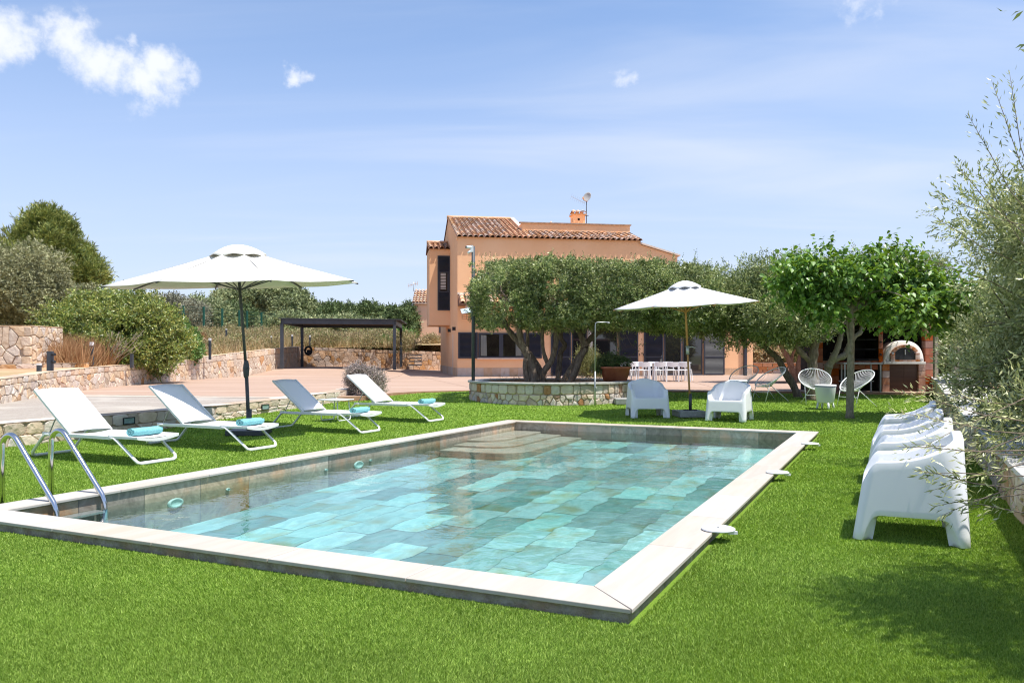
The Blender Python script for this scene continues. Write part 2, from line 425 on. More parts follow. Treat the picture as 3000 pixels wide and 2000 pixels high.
M['leaf_olive'] = leafmat('olive_leaf', [(0.043, 0.092, 0.021), (0.123, 0.188, 0.046), (0.246, 0.307, 0.081), (0.468, 0.503, 0.184), (0.099, 0.182, 0.041), (0.528, 0.560, 0.196), (0.172, 0.237, 0.069)], trans=.22, gloss=.06)
M['leaf_olive_near'] = leafmat('olive_leaf_near', [(0.106, 0.150, 0.036), (0.270, 0.316, 0.090), (0.496, 0.510, 0.180), (0.600, 0.600, 0.288), (0.330, 0.374, 0.120), (0.180, 0.226, 0.060)], trans=.25, gloss=.08)
M['leaf_olive_dry'] = leafmat('olive_leaf_dusty', [(0.145, 0.162, 0.066), (0.308, 0.308, 0.139), (0.470, 0.454, 0.238), (0.244, 0.259, 0.112)], trans=.15, gloss=.05)
M['leaf_mulberry'] = leafmat('mulberry_leaf', [(0.048, 0.126, 0.015), (0.102, 0.228, 0.029), (0.180, 0.336, 0.050), (0.072, 0.174, 0.022), (0.252, 0.408, 0.083)], trans=.30, gloss=.045, rough=.4, tcol=(1.5, 1.25, .5))
M['leaf_pine'] = leafmat('pine_leaf', [(0.076, 0.124, 0.021), (0.163, 0.216, 0.037), (0.282, 0.309, 0.059), (0.368, 0.372, 0.079)], trans=.2, gloss=.04)
M['leaf_shrub'] = leafmat('lentisk_leaf', [(0.076, 0.139, 0.020), (0.169, 0.262, 0.035), (0.338, 0.408, 0.061), (0.506, 0.480, 0.099), (0.119, 0.189, 0.024)], trans=.28, gloss=.08)
M['leaf_bright'] = leafmat('bright_leaf', [(0.072, 0.168, 0.025), (0.144, 0.288, 0.050), (0.216, 0.372, 0.070)], trans=.3, gloss=.06)
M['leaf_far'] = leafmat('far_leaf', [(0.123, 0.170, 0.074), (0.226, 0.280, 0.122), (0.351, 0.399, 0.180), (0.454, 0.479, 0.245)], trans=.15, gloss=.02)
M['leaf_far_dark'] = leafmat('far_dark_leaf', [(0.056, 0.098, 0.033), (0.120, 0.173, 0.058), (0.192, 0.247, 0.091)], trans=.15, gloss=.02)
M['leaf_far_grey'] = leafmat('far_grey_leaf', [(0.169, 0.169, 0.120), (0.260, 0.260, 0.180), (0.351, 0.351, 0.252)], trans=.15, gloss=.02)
M['leaf_yellow'] = leafmat('yellow_green_leaf', [(.20, .22, .06), (.32, .32, .10), (.40, .38, .15), (.14, .18, .06)], trans=.25, gloss=.03)
M['leaf_lavender'] = leafmat('lavender_sprig', [(0.325, 0.250, 0.225), (0.450, 0.362, 0.338), (0.550, 0.463, 0.438), (0.275, 0.250, 0.175)], trans=.15, gloss=.02)
M['dry_grass'] = leafmat('dry_grass', [(.42, .28, .12), (.55, .40, .20), (.64, .50, .29), (.32, .25, .11), (.24, .25, .10)], trans=.25, gloss=.03)
M['brown_grass'] = leafmat('brown_grass', [(.30, .14, .055), (.42, .22, .09), (.48, .30, .14)], trans=.2, gloss=.02)
M['grass_blade'] = leafmat('turf_blade', [(.115, .215, .014), (.20, .345, .026), (.29, .45, .045), (.40, .54, .09), (.16, .285, .02)], trans=.30, gloss=.02, rough=.6, tcol=(1.15, 1.1, .6), var=(.88, 1.12))

_m = M['clear_glass']; _N, _L = _m.node_tree.nodes, _m.node_tree.links; _N.clear()
_o = _N.new('ShaderNodeOutputMaterial'); _t = _N.new('ShaderNodeBsdfTransparent'); _g = _N.new('ShaderNodeBsdfGlossy'); _f = _N.new('ShaderNodeFresnel'); _x = _N.new('ShaderNodeMixShader')
_t.inputs['Color'].default_value = (.93, .95, .95, 1); _g.inputs['Roughness'].default_value = .02; _f.inputs['IOR'].default_value = 1.6
_L.new(_f.outputs[0], _x.inputs[0]); _L.new(_t.outputs[0], _x.inputs[1]); _L.new(_g.outputs[0], _x.inputs[2]); _L.new(_x.outputs[0], _o.inputs[0])

# ---------------------------------------------------------------- the lie of the land
def lawn_z(x, y): return .28 * min(1, max(0, (y - 14) / 10))


def terr_z(x, y): return .29 + .32 * sst(y, 39, 44) * sst(-x, 3, 11)


LW = [(-8.6, 10.5), (-10.96, 17.36), (-12.3, 22.2), (-12.95, 25.8), (-13.35, 31), (-13.4, 35), (-12.6, 43), (-12.95, 49.5)]   # foot of the long wall
LT = [.62, .80, .90, .96, 1.06, 1.22, 1.66, 1.84]
BW = [(-12.95, 49.5), (-7.5, 51.5), (-4.6, 53), (1, 55)]
BT = [1.84, 1.62, 1.54, 1.5]


def upper_z(x, y):
    z = interp(y, [8, 17.4, 25.8, 35, 43, 50, 58, 75, 120, 300, 1500], [.5, .76, .92, 1.17, 1.55, 1.75, 2.45, 3.0, 3.3, 2.5, .5])
    z += .04 * max(0, -13 - x) * (1 if y < 60 else .4) * (1 if x > -40 else 0)
    if y > 48: z = lerp(z, min(z, .9 + (y - 48) * .05), sst(x, -3, 6))
    return z + .05 * math.sin(x * .9 + y * .7) * math.sin(y * .43)


def ramp_mat():
    m = mat('lawn_backing', (.12, .22, .02), (.18, .29, .03), scale=60, rough=.95, bump=.01, bscale=120)
    return m


POOL_O = Vector((.59, 3.99, 0)); TH = .445
PU_ = Vector((math.sin(TH), math.cos(TH), 0)); PV_ = Vector((-math.cos(TH), math.sin(TH), 0))
PL, PW, PC = 10.3, 5.65, .31


def PP(a, b, z=0): return POOL_O + PU_ * a + PV_ * b + Vector((0, 0, z))


def to_ab(x, y):
    r = Vector((x, y, 0)) - POOL_O; return r.dot(PU_), r.dot(PV_)


BIG = 40
c = lambda a, b: tuple(PP(a, b))[:2]
i_ = .05
lawn_polys = [[c(-BIG, -12), c(i_, -12), c(i_, 22), c(-BIG, 22)], [c(PL - i_, -12), c(26, -12), c(26, 22), c(PL - i_, 22)],
              [c(i_, -12), c(PL - i_, -12), c(PL - i_, i_), c(i_, i_)], [c(i_, PW - i_), c(PL - i_, PW - i_), c(PL - i_, 22), c(i_, 22)]]
M['lawn_base'] = ramp_mat()
lawn = sheet('lawn', lawn_polys, M['lawn_base'], lambda x, y: lawn_z(x, y) - .012, 1.0)

M['paving'] = mat('stamped_paving', (.345, .23, .168), (.43, .305, .232), scale=2.6, rough=.85, stretch=(.25, 3.2, 1), c3=(.47, .335, .26), scale3=.5, bump=.004, bscale=16, dist=.6)
M['gravel'] = mat('gravel_track', (.30, .26, .22), (.41, .365, .32), scale=26, rough=.98, c3=(.44, .40, .35), scale3=.9, bump=.012, bscale=90)
M['kerb_concrete'] = mat('pale_concrete', (.42, .345, .28), (.52, .45, .375), scale=5, rough=.93, bump=.006, c3=(.38, .30, .235), scale3=1.2)

tedge = [(-6.4, 20.25), (-4.5, 19.95), (-3.75, 20.5), (-3.45, 21.3), (-3.25, 22.2), (-2.6, 23.1), (-1.3, 23.75), (1, 23.95), (4.5, 23.45), (6.9, 23.1), (8.6, 22.85), (11.2, 22.25), (16, 21.2)]
terrace_poly = [(-15.2, 22.0), (-11.5, 21.3)] + tedge + [(30, 21), (30, 60), (-12.9, 60)]
terrace = sheet('terrace_paving', [terrace_poly], M['paving'], terr_z, 1.0)
# riser of the paving where it meets the lawn
mb = MB()
for (p, q) in zip(tedge[:-1], tedge[1:]):
    mb.add([(p[0], p[1], -.1), (q[0], q[1], -.1), (q[0], q[1], .289), (p[0], p[1], .289)], [(0, 1, 2, 3)])
struct(mb.obj('terrace_edge', mat('terrace_riser', (.36, .19, .12), (.46, .27, .18), scale=4, rough=.9)))
# saw-cut joints in the paving
mb = MB()
for (p, q) in (((-1.0, 24.2), (-4.2, 38.0)), ((6.2, 23.3), (7.6, 38.6)), ((-12, 30), (14, 30.5)), ((-4.6, 21.5), (-6.0, 49)), ((11.5, 22.6), (12.4, 39))):
    n = 16
    for k in range(n):
        a = Vector((lerp(p[0], q[0], k / n), lerp(p[1], q[1], k / n), 0)); b = Vector((lerp(p[0], q[0], (k + 1) / n), lerp(p[1], q[1], (k + 1) / n), 0))
        s = (b - a).normalized().cross(Vector((0, 0, 1))) * .008
        mb.add([(v.x, v.y, terr_z(v.x, v.y) + .004) for v in (a - s, b - s, b + s, a + s)], [(0, 1, 2, 3)])
struct(mb.obj('paving_joint', mat('joint', (.20, .12, .09), rough=.9)))

# lounging terrace kerb line (foot of the low wall, lawn side)
CWL = [(-8.7, 8.2), (-7.35, 11.6), (-6.42, 13.9), (-5.88, 15.7), (-4.95, 18.3), (-4.35, 20.1), (-4.15, 21.4)]
gravel_poly = [(-30, 4)] + [(x - .2, y) for x, y in CWL[:6]] + [(-6.2, 20.3), (-11.5, 21.35), (-15.2, 22.05), (-30, 22.5)]
sheet('gravel_track', [[(-9.2, 6)] + [(x - .2, y) for x, y in CWL[:5]] + [(-5.4, 19.55), (-11.4, 20.55), (-14.5, 21.4), (-16, 6)]], M['gravel'], lambda x, y: .282, 1.0)
sheet('concrete_apron', [[(-5.35, 19.5), (-4.6, 19.2), (-4.4, 20.0), (-6.4, 20.3), (-11.5, 21.35), (-15.2, 22.05), (-14.6, 21.3), (-11.4, 20.45)]], M['kerb_concrete'], lambda x, y: .287, 1.0)


def off_line(pts, d):
    out = []
    for i, p in enumerate(pts):
        a = Vector(pts[max(0, i - 1)]); b = Vector(pts[min(len(pts) - 1, i + 1)])
        t = (b - a).normalized(); out.append((p[0] - t.y * d, p[1] + t.x * d))
    return out


# upper ground behind the long wall, behind the back wall and to the far side
LWo = off_line(LW, .22); BWo = off_line(BW, .22)
g1 = [(x, y) for x, y in LWo] + [(-60, 49.5), (-60, 10.5)]
g2 = [LWo[-1]] + [BWo[1], BWo[2], BWo[3], (1, 130), (-140, 130), (-140, 49.6), (-60, 49.5)]
g3 = [(1, 55.2), (26, 49.5), (60, 30), (140, 30), (140, 130), (1, 130)]
sheet('ground', [g1, g2, g3], M['dry_earth'], upper_z, 2.0)
mb = MB(); R = 3000
mb.add([(-R, -R, -1.2), (R, -R, -1.2), (R, R, -1.2), (-R, R, -1.2)], [(0, 1, 2, 3)])
struct(mb.obj('far_ground', mat('far_ground', (.14, .15, .08), (.24, .22, .12), scale=.05, rough=1)))

# ---------------------------------------------------------------- turf: blades, thinning out with distance
CWx = lambda y: interp(y, [p[1] for p in CWL], [p[0] for p in CWL])
RWx = lambda y: 4.70 + .477 * (y - 7.76)
TEx = lambda x: interp(x, [p[0] for p in tedge[3:]], [p[1] for p in tedge[3:]])


def turf():
    N = 4200000
    # sample depth with density ~ Y^-2.4 * Y
    u = rng.random(N); e = -.75
    y0, y1 = 2.7, 24.
    Y = (y0 ** e + u * (y1 ** e - y0 ** e)) ** (1 / e)
    X = (rng.random(N) * 2 - 1) * (Y * .66 + .3)
    n_take = 950000
    a = (X - POOL_O.x) * PU_.x + (Y - POOL_O.y) * PU_.y; b = (X - POOL_O.x) * PV_.x + (Y - POOL_O.y) * PV_.y
    ok = ~((a > -.012) & (a < PL + .012) & (b > -.012) & (b < PW + .012))
    ok &= X > np.interp(Y, [p[1] for p in CWL], [p[0] for p in CWL]) + .02
    ok &= X < 4.70 + .477 * (Y - 7.76) - .02
    ok &= Y < np.interp(X, [p[0] for p in tedge[3:]], [p[1] for p in tedge[3:]]) - .04
    ok &= ~(((X - 1.02) ** 2 + (Y - 21.2) ** 2) < 2.1 ** 2)
    X = X[ok][:n_take]; Y = Y[ok][:n_take]; n = len(X)
    Z = .28 * np.clip((Y - 14) / 10, 0, 1) - .012
    k = np.maximum(1, Y / 4.2)
    h = rng.uniform(.011, .020, n) * np.minimum(1.3, k ** .2); w = rng.uniform(.0024, .0040, n) * k ** .98
    ang = rng.uniform(0, 6.283, n); lean = np.abs(rng.normal(0, .6, n)) * h; la = rng.uniform(0, 6.283, n)
    # mowing nap: blades lie over a little more in broad patches
    nap = np.sin(X * 1.7 + np.sin(Y * 1.1) * 2) * np.sin(Y * 1.3 + X * .6)
    lx = np.cos(la) * lean + .2 * h * nap; ly = np.sin(la) * lean + .15 * h * nap
    V = np.empty((n, 3, 3), np.float32)
    V[:, 0, 0] = X - np.cos(ang) * w; V[:, 0, 1] = Y - np.sin(ang) * w; V[:, 0, 2] = Z
    V[:, 1, 0] = X + np.cos(ang) * w; V[:, 1, 1] = Y + np.sin(ang) * w; V[:, 1, 2] = Z
    V[:, 2, 0] = X + lx; V[:, 2, 1] = Y + ly; V[:, 2, 2] = Z + h
    me = bpy.data.meshes.new('turf_blades')
    me.vertices.add(3 * n); me.vertices.foreach_set('co', V.ravel())
    me.loops.add(3 * n); me.loops.foreach_set('vertex_index', np.arange(3 * n, dtype=np.int32))
    me.polygons.add(n); me.polygons.foreach_set('loop_start', np.arange(0, 3 * n, 3, dtype=np.int32))
    me.update(calc_edges=True)
    me.materials.append(M['grass_blade'])
    o = bpy.data.objects.new('turf_blades', me); COL.objects.link(o); stuff(o)
    tag(o, 'short green artificial turf blades covering the lawn', 'grass')


turf()

# ---------------------------------------------------------------- swimming pool
pool = thing('swimming_pool', 'rectangular swimming pool with cream stone coping and turquoise slate tiles', 'pool', POOL_O, math.radians(90) - TH)
CT = .07; CB = .046; WZ = -.07           # coping top, coping underside, water level
A0, A1, B0, B1 = PC - .035, PL - PC + .035, PC - .035, PW - PC + .035


def floor_z(a): return WZ - lerp(.40, .15, (a - A0) / (A1 - A0))


# concrete body under the coping (rough outer face)
mb = MB(); t = .025
for (x0, x1, y0, y1) in ((t, A0 - .02, t, PW - t), (A1 + .02, PL - t, t, PW - t), (A0 - .02, A1 + .02, t, B0 - .02), (A0 - .02, A1 + .02, B1 + .02, PW - t)):
    mb.bx(x0, x1, y0, y1, -1.0, CB - .001)
mb.obj('concrete_body', M['raw_concrete'], pool)
# bed that holds the tiles
mb = MB(); mb.add([(A0, B0, floor_z(A0) - .004), (A1, B0, floor_z(A1) - .004), (A1, B1, floor_z(A1) - .004), (A0, B1, floor_z(A0) - .004)], [(0, 1, 2, 3)])
mb.bx(A0 - .019, A0 + .001, B0, B1, -.75, CB - .002); mb.bx(A1 - .001, A1 + .019, B0, B1, -.75, CB - .002)
mb.bx(A0, A1, B0 - .019, B0 + .001, -.75, CB - .002); mb.bx(A0, A1, B1 - .001, B1 + .019, -.75, CB - .002)
mb.obj('pool_bed', M['pool_grout'], pool)
# coping slabs, mitred corners
def slab(poly, name='coping_slab'):
    m = MB().prism(poly, CB, CT); return m.obj(name, M['coping'], pool, bevel=.004)


g = .002
na = 9; seg = (PL - 2 * PC) / na
for k in range(na):
    x0 = PC + k * seg + g; x1 = PC + (k + 1) * seg - g
    l0 = x0 - (PC - 2 * g if k == 0 else 0); l1 = x1 + (PC - 2 * g if k == na - 1 else 0)
    slab([(l0, 0), (l1, 0), (x1, PC), (x0, PC)]); slab([(x0, PW - PC), (x1, PW - PC), (l1, PW), (l0, PW)])
nb = 5; seg = (PW - 2 * PC) / nb
for k in range(nb):
    y0 = PC + k * seg + g; y1 = PC + (k + 1) * seg - g
    l0 = y0 - (PC - 2 * g if k == 0 else 0); l1 = y1 + (PC - 2 * g if k == nb - 1 else 0)
    slab([(0, l0), (PC, y0), (PC, y1), (0, l1)]); slab([(PL - PC, y0), (PL, l0), (PL, l1), (PL - PC, y1)])
# floor tiles in staggered rows
tw = (B1 - B0) / 13; tl = .78
slope = math.atan2(floor_z(A1) - floor_z(A0), A1 - A0)
for r in range(13):
    x = A0 - [0, .36, .16, .52][r % 4]
    while x < A1:
        x0 = max(A0, x) + .003; x1 = min(A1, x + tl) - .003; x += tl
        if x1 - x0 < .06: continue
        y0 = B0 + r * tw + .003; y1 = y0 + tw - .006
        xc = (x0 + x1) / 2; yc = (y0 + y1) / 2; ring = []
        for (p, q) in (((x0, y0), (x1, y0)), ((x1, y0), (x1, y1)), ((x1, y1), (x0, y1)), ((x0, y1), (x0, y0))):
            nn = 12 if abs(q[0] - p[0]) > .1 else 6
            for e_ in range(nn):
                X0 = lerp(p[0], q[0], e_ / nn); Y0 = lerp(p[1], q[1], e_ / nn)
                ring.append((X0 - xc + .016 * math.sin(Y0 * 9 + math.sin(X0 * 5) * 1.5) * min(1, (Y0 - B0) * 6, (B1 - Y0) * 6), Y0 - yc + (.018 * math.sin(X0 * 11 + math.sin(Y0 * 7) * 2) + .008 * math.sin(X0 * 27 + Y0 * 4)) * min(1, (Y0 - B0) * 6, (B1 - Y0) * 6), 0))
        m = MB().add([(0, 0, 0)] + ring, [(0, k_ + 1, (k_ + 1) % len(ring) + 1) for k_ in range(len(ring))])
        o = m.obj('floor_tile', M['tile_floor'], pool)
        xc = (x0 + x1) / 2; o.location = (xc, (y0 + y1) / 2, floor_z(xc) + RND.uniform(0, .002)); o.rotation_euler = (0, -slope, 0)
# wall tiles
def wall_tiles(p, q, n, nrm):
    p = Vector(p); q = Vector(q); d = q - p; L = d.length; d.normalize(); nrm = Vector(nrm)
    w = L / n
    for k in range(n):
        a0 = p + d * (k * w + .002); a1 = p + d * ((k + 1) * w - .002); o_ = nrm * .006
        ctr = (a0 + a1) / 2
        vs = []
        for z in (-.62, CB - .004):
            for a in (a0, a1): vs.append(a + o_ + Vector((0, 0, z)) - ctr)
        MB().add(vs, [(0, 1, 3, 2)]).obj('wall_tile', M['tile_wall'], pool).location = ctr


wall_tiles((A0, B1, 0), (A1, B1, 0), 14, (0, -1, 0)); wall_tiles((A1, B0, 0), (A1, B1, 0), 8, (-1, 0, 0))
wall_tiles((A0, B0, 0), (A1, B0, 0), 14, (0, 1, 0)); wall_tiles((A0, B0, 0), (A0, B1, 0), 8, (1, 0, 0))
# corner steps
for k, (w_, l_, z_) in enumerate(((.55, 1.9, WZ - .03), (.95, 2.35, WZ - .07), (1.35, 2.8, WZ - .105))):
    r = .5; poly = [(A1 - .007, B1 - .007), (A1 - l_, B1 - .007)]
    for j in range(7):
        a_ = math.radians(180 + j * 15); poly.append((A1 - l_ + r + r * math.cos(a_), B1 - w_ + r + r * math.sin(a_)) if w_ > r else (A1 - l_, B1 - w_))
    poly.append((A1 - .007, B1 - w_))
    MB().prism(poly, -.5, z_).obj('step', M['step_stone'], pool, bevel=.012)


def a_at(px, b):
    lo, hi = 0, PL
    for _ in range(40):
        mid = (lo + hi) / 2; p = PP(mid, b)
        if CX + F * p.x / p.y < px: lo = mid
        else: hi = mid
    return lo


for px, r_, z_, nm in ((511, .095, -.16, 'pool_lamp'), (1048, .10, -.15, 'pool_lamp'), (300, .03, -.13, 'inlet'), (665, .028, -.13, 'inlet'), (953, .028, -.13, 'inlet'), (1083, .025, -.12, 'inlet')):
    a = a_at(px, B1)
    m = MB(); prof = [(r_, -.004), (r_, .012), (r_ * .72, .020), (r_ * .66, .012), (0.001, .010)]
    vs = []
    m.lathe(prof, n=28)
    o = m.obj(nm, M['dim_turq'], pool); o.location = (a, B1 - .012, z_); o.rotation_euler = (math.radians(90), 0, 0); o.scale = (1, .5, 1)

# water: one closed body with a rippled top
def water():
    m = bpy.data.materials.new('pool_water'); m.use_nodes = True
    N, L = m.node_tree.nodes, m.node_tree.links; N.clear()
    out = N.new('ShaderNodeOutputMaterial'); tr = N.new('ShaderNodeBsdfTransparent'); gl = N.new('ShaderNodeBsdfGlossy')
    gl.inputs['Roughness'].default_value = .015
    tr.inputs['Color'].default_value = (.93, .985, .985, 1)
    fr = N.new('ShaderNodeFresnel'); fr.inputs['IOR'].default_value = 1.37
    tc = N.new('ShaderNodeTexCoord')
    n1 = N.new('ShaderNodeTexNoise'); n1.inputs['Scale'].default_value = 2.3; n1.inputs['Detail'].default_value = 3; n1.inputs['Distortion'].default_value = .7
    n2 = N.new('ShaderNodeTexNoise'); n2.inputs['Scale'].default_value = 9; n2.inputs['Detail'].default_value = 3; n2.inputs['Distortion'].default_value = .8
    n3 = N.new('ShaderNodeTexNoise'); n3.inputs['Scale'].default_value = .5; n3.inputs['Detail'].default_value = 2
    for n in (n1, n2, n3): L.new(tc.outputs['Object'], n.inputs['Vector'])
    h = wmath('ADD', wmath('MULTIPLY', n1.outputs['Fac'], 1.0, nodes=N, links=L), wmath('MULTIPLY', n2.outputs['Fac'], .30, nodes=N, links=L), nodes=N, links=L)
    amp = N.new('ShaderNodeMapRange'); amp.inputs['From Min'].default_value = .35; amp.inputs['From Max'].default_value = .65; amp.inputs['To Min'].default_value = .45; amp.inputs['To Max'].default_value = 1.4
    L.new(n3.outputs['Fac'], amp.inputs['Value'])
    h = wmath('MULTIPLY', h, amp.outputs[0], nodes=N, links=L)
    bp = N.new('ShaderNodeBump'); bp.inputs['Distance'].default_value = .011; bp.inputs['Strength'].default_value = 1
    L.new(h, bp.inputs['Height'])
    L.new(bp.outputs[0], gl.inputs['Normal']); L.new(bp.outputs[0], fr.inputs['Normal'])
    mx = N.new('ShaderNodeMixShader'); L.new(fr.outputs[0], mx.inputs[0]); L.new(tr.outputs[0], mx.inputs[1]); L.new(gl.outputs[0], mx.inputs[2])
    L.new(mx.outputs[0], out.inputs['Surface'])
    vol = N.new('ShaderNodeVolumeAbsorption'); vol.inputs['Color'].default_value = (.42, .86, .92, 1); vol.inputs['Density'].default_value = .60
    L.new(vol.outputs[0], out.inputs['Volume'])
    mb = MB().bx(A0 - .01, A1 + .01, B0 - .01, B1 + .01, -.70, WZ)
    o = mb.obj('pool_water', m, None); o.location = POOL_O; o.rotation_euler = (0, 0, math.radians(90) - TH); struct(o)


water()

# ladder at the near left corner
lad = thing('pool_ladder', 'bent stainless steel pool ladder rising from the near left corner of the pool', 'pool ladder', PP(1.0, 5.75, 0), math.radians(90) - TH)
for s, a in ((0, .71), (1, 1.175)):
    pts = [(0, .28, -.06), (0, .28, .40), (0, .275, .47)]
    for k in range(1, 11):
        an = math.radians(141 * k / 10); pts.append((0, .16 + .115 * math.cos(an), .50 + .115 * math.sin(an)))
    pts += [(0, -.42, .06), (0, -.455, -.01), (0, -.46, -.10), (0, -.46, -.42)]
    o = MB().tube([(a - 1.0, y, z) for _, y, z in pts], .024, n=14).obj('handrail', M['steel'], lad)
MB().bx(-.34, .13, -.52, -.40, WZ - .02, WZ - .002).obj('tread', M['galv'], lad)
MB().bx(-.34, .13, -.52, -.40, WZ - .27, WZ - .24).obj('tread', M['galv'], lad)

# skimmer lids lying half over the coping
proto = None
for i, (x, y, lb) in enumerate(((1.475, 5.80, 'round white skimmer lid on the right coping, the one nearest the camera'), (2.815, 8.6, 'middle white skimmer lid on the right coping edge'), (4.19, 11.4, 'farthest white skimmer lid, at the far right corner of the coping'))):
    if proto is None:
        proto = thing('skimmer_lid', lb, 'lid', (x, y, CT + .002), 0, 'round white lids along the right coping')
        MB().lathe([(.001, 0), (.112, 0), (.118, .004), (.118, .012), (.112, .016), (.02, .018), (.001, .018)], n=40).obj('disc', M['white_plastic'], proto)
        MB().lathe([(.001, .0181), (.010, .0186), (.010, .0195), (.001, .0195)], n=12).obj('finger_hole', M['iron'], proto)
        MB().bx(.06, .125, -.05, -.03, -.022, -.001).obj('lug', M['white_plastic'], proto)
    else: dup(proto, (x, y, CT + .002), 0, lb)

# ---------------------------------------------------------------- stone walls
def clip(poly, nx, ny, d):
    out = []
    n = len(poly)
    for i in range(n):
        p = poly[i]; q = poly[(i + 1) % n]
        dp = p[0] * nx + p[1] * ny - d; dq = q[0] * nx + q[1] * ny - d
        if dp <= 0: out.append(p)
        if dp * dq < 0:
            t = dp / (dp - dq); out.append((p[0] + (q[0] - p[0]) * t, p[1] + (q[1] - p[1]) * t))
    return out


def cells(w, v0, v1, size, aspect=1.0, jit=.42, seed=1):
    """irregular rubble cells filling u in 0..w, v in v0..v1"""
    R_ = np.random.default_rng(seed)
    nx = max(1, round(w / (size * aspect))); ny = max(1, round((v1 - v0) / size))
    pts = []
    for j in range(ny):
        for i in range(nx):
            if R_.random() < .10: continue
            pts.append(((i + .5 + (.25 if j % 2 else -.25) + R_.uniform(-jit, jit)) * w / nx, v0 + (j + .5 + R_.uniform(-jit, jit)) * (v1 - v0) / ny))
            if R_.random() < .12: pts.append((pts[-1][0] + R_.uniform(-.5, .5) * size, pts[-1][1] + R_.uniform(-.4, .4) * size))
    pts = np.array([p for p in pts if 0 < p[0] < w and v0 < p[1] < v1]); out = []
    for k in range(len(pts)):
        p = pts[k]; d2 = ((pts - p) ** 2).sum(1); near = np.argsort(d2)[1:16]
        poly = [(max(0, p[0] - 3 * size * aspect), v0), (min(w, p[0] + 3 * size * aspect), v0), (min(w, p[0] + 3 * size * aspect), v1), (max(0, p[0] - 3 * size * aspect), v1)]
        for q in near:
            nx_, ny_ = pts[q] - p
            poly = clip(poly, nx_, ny_, (pts[q] + p) / 2 @ np.array([nx_, ny_]))
            if len(poly) < 3: break
        if len(poly) >= 3: out.append(poly)
    return out


def course(w, v0, v1, mean, seed=1, var=.35):
    R_ = random.Random(seed); u = 0; out = []
    while u < w - .01:
        l = mean * R_.uniform(1 - var, 1 + var); e = u + l
        if w - e < mean * .5: e = w
        j = lambda: R_.uniform(-.02, .02) * (v1 - v0) / .25
        out.append([(u, v0 + j() * .6), (e, v0 + j() * .6), (e + j(), v1), (u + j(), v1)]); u = e
    return out


def shrink(poly, g):
    cx = sum(p[0] for p in poly) / len(poly); cy = sum(p[1] for p in poly) / len(poly)
    r = math.sqrt(max(1e-6, sum((p[0] - cx) ** 2 + (p[1] - cy) ** 2 for p in poly) / len(poly)))
    k = max(.3, 1 - g / r); return [(cx + (p[0] - cx) * k, cy + (p[1] - cy) * k) for p in poly]


def area(poly): return abs(sum(poly[i][0] * poly[(i + 1) % len(poly)][1] - poly[(i + 1) % len(poly)][0] * poly[i][1] for i in range(len(poly)))) / 2


def round_poly(poly):
    out = []
    n = len(poly)
    for i in range(n):
        a, b, c_ = poly[i - 1], poly[i], poly[(i + 1) % n]
        out.append((b[0] + (a[0] - b[0]) * .16, b[1] + (a[1] - b[1]) * .16)); out.append((b[0] + (c_[0] - b[0]) * .16, b[1] + (c_[1] - b[1]) * .16))
    return out


def stone_mesh(poly, t, seed, fl=True):
    """a rough stone in the wall plane: (u, v, outward d)"""
    R_ = random.Random(seed)
    if len(poly) < 5: poly = round_poly(poly)
    a = poly; b = shrink(poly, .004); c_ = shrink(poly, .016)
    t = t + R_.uniform(-.008, .012)
    tx = R_.uniform(-.05, .05); ty = R_.uniform(-.05, .05)
    cx = sum(p[0] for p in poly) / len(poly); cy = sum(p[1] for p in poly) / len(poly)
    n = len(a)
    vs = [(p[0], p[1], -.02) for p in a] + [(p[0], p[1], t - .016 + R_.uniform(-.004, .004)) for p in b]
    vs += [(p[0], p[1], t + (p[0] - cx) * tx + (p[1] - cy) * ty + R_.uniform(-.004, .004)) for p in c_]
    vs.append((cx, cy, t + R_.uniform(.0, .010)))
    fs = []
    for r in (0, 1):
        for i in range(n): fs.append((r * n + i, r * n + (i + 1) % n, (r + 1) * n + (i + 1) % n, (r + 1) * n + i))
    for i in range(n): fs.append((2 * n + i, 2 * n + (i + 1) % n, 3 * n))
    return vs, fs


def lay_stones(polys, fmap, m, parent, t=.035, gap=.010, limit=300, seed=0, name='stone', near=None, stuff_name='stone_infill', amin=.0009, m2=None):
    """each stone its own mesh; past the limit the smallest-looking go into one part"""
    items = []
    for k, p in enumerate(polys):
        if area(p) < amin: continue
        cx = sum(q[0] for q in p) / len(p); cy = sum(q[1] for q in p) / len(p)
        w = Vector(fmap(cx, cy, 0)); items.append((area(p) / max(1, w.y) ** 2, k, p))
    items.sort(key=lambda i: -i[0])
    rest = MB()
    for r, (_, k, p) in enumerate(items):
        vs, fs = stone_mesh(shrink(p, gap), t, seed * 1000 + k)
        W = [Vector(fmap(*v)) for v in vs]
        if r < limit:
            ctr = sum(W, Vector()) / len(W); mb = MB().add([v - ctr for v in W], fs)
            o = mb.obj(name, m2 if (m2 and (k * 7 + seed) % 9 == 0) else m, parent); o.location = ctr - parent.location
        else: rest.add(W, fs)
    if rest.v: stuff(rest.obj(stuff_name, m, parent, world=True))


class Path:
    def __init__(s, pts, tops=None):
        s.p = [Vector((a, b, 0)) for a, b in pts]; s.d = [0]
        for a, b in zip(s.p[:-1], s.p[1:]): s.d.append(s.d[-1] + (b - a).length)
        s.L = s.d[-1]; s.t = tops
        s.n = []
        for i in range(len(s.p)):
            t = (s.p[min(i + 1, len(s.p) - 1)] - s.p[max(0, i - 1)]).normalized(); s.n.append(Vector((t.y, -t.x, 0)))

    def at(s, u):
        x = interp(u, s.d, [p.x for p in s.p]); y = interp(u, s.d, [p.y for p in s.p])
        n = Vector((interp(u, s.d, [p.x for p in s.n]), interp(u, s.d, [p.y for p in s.n]), 0)).normalized()
        return Vector((x, y, 0)), n

    def top(s, u): return interp(u, s.d, s.t)


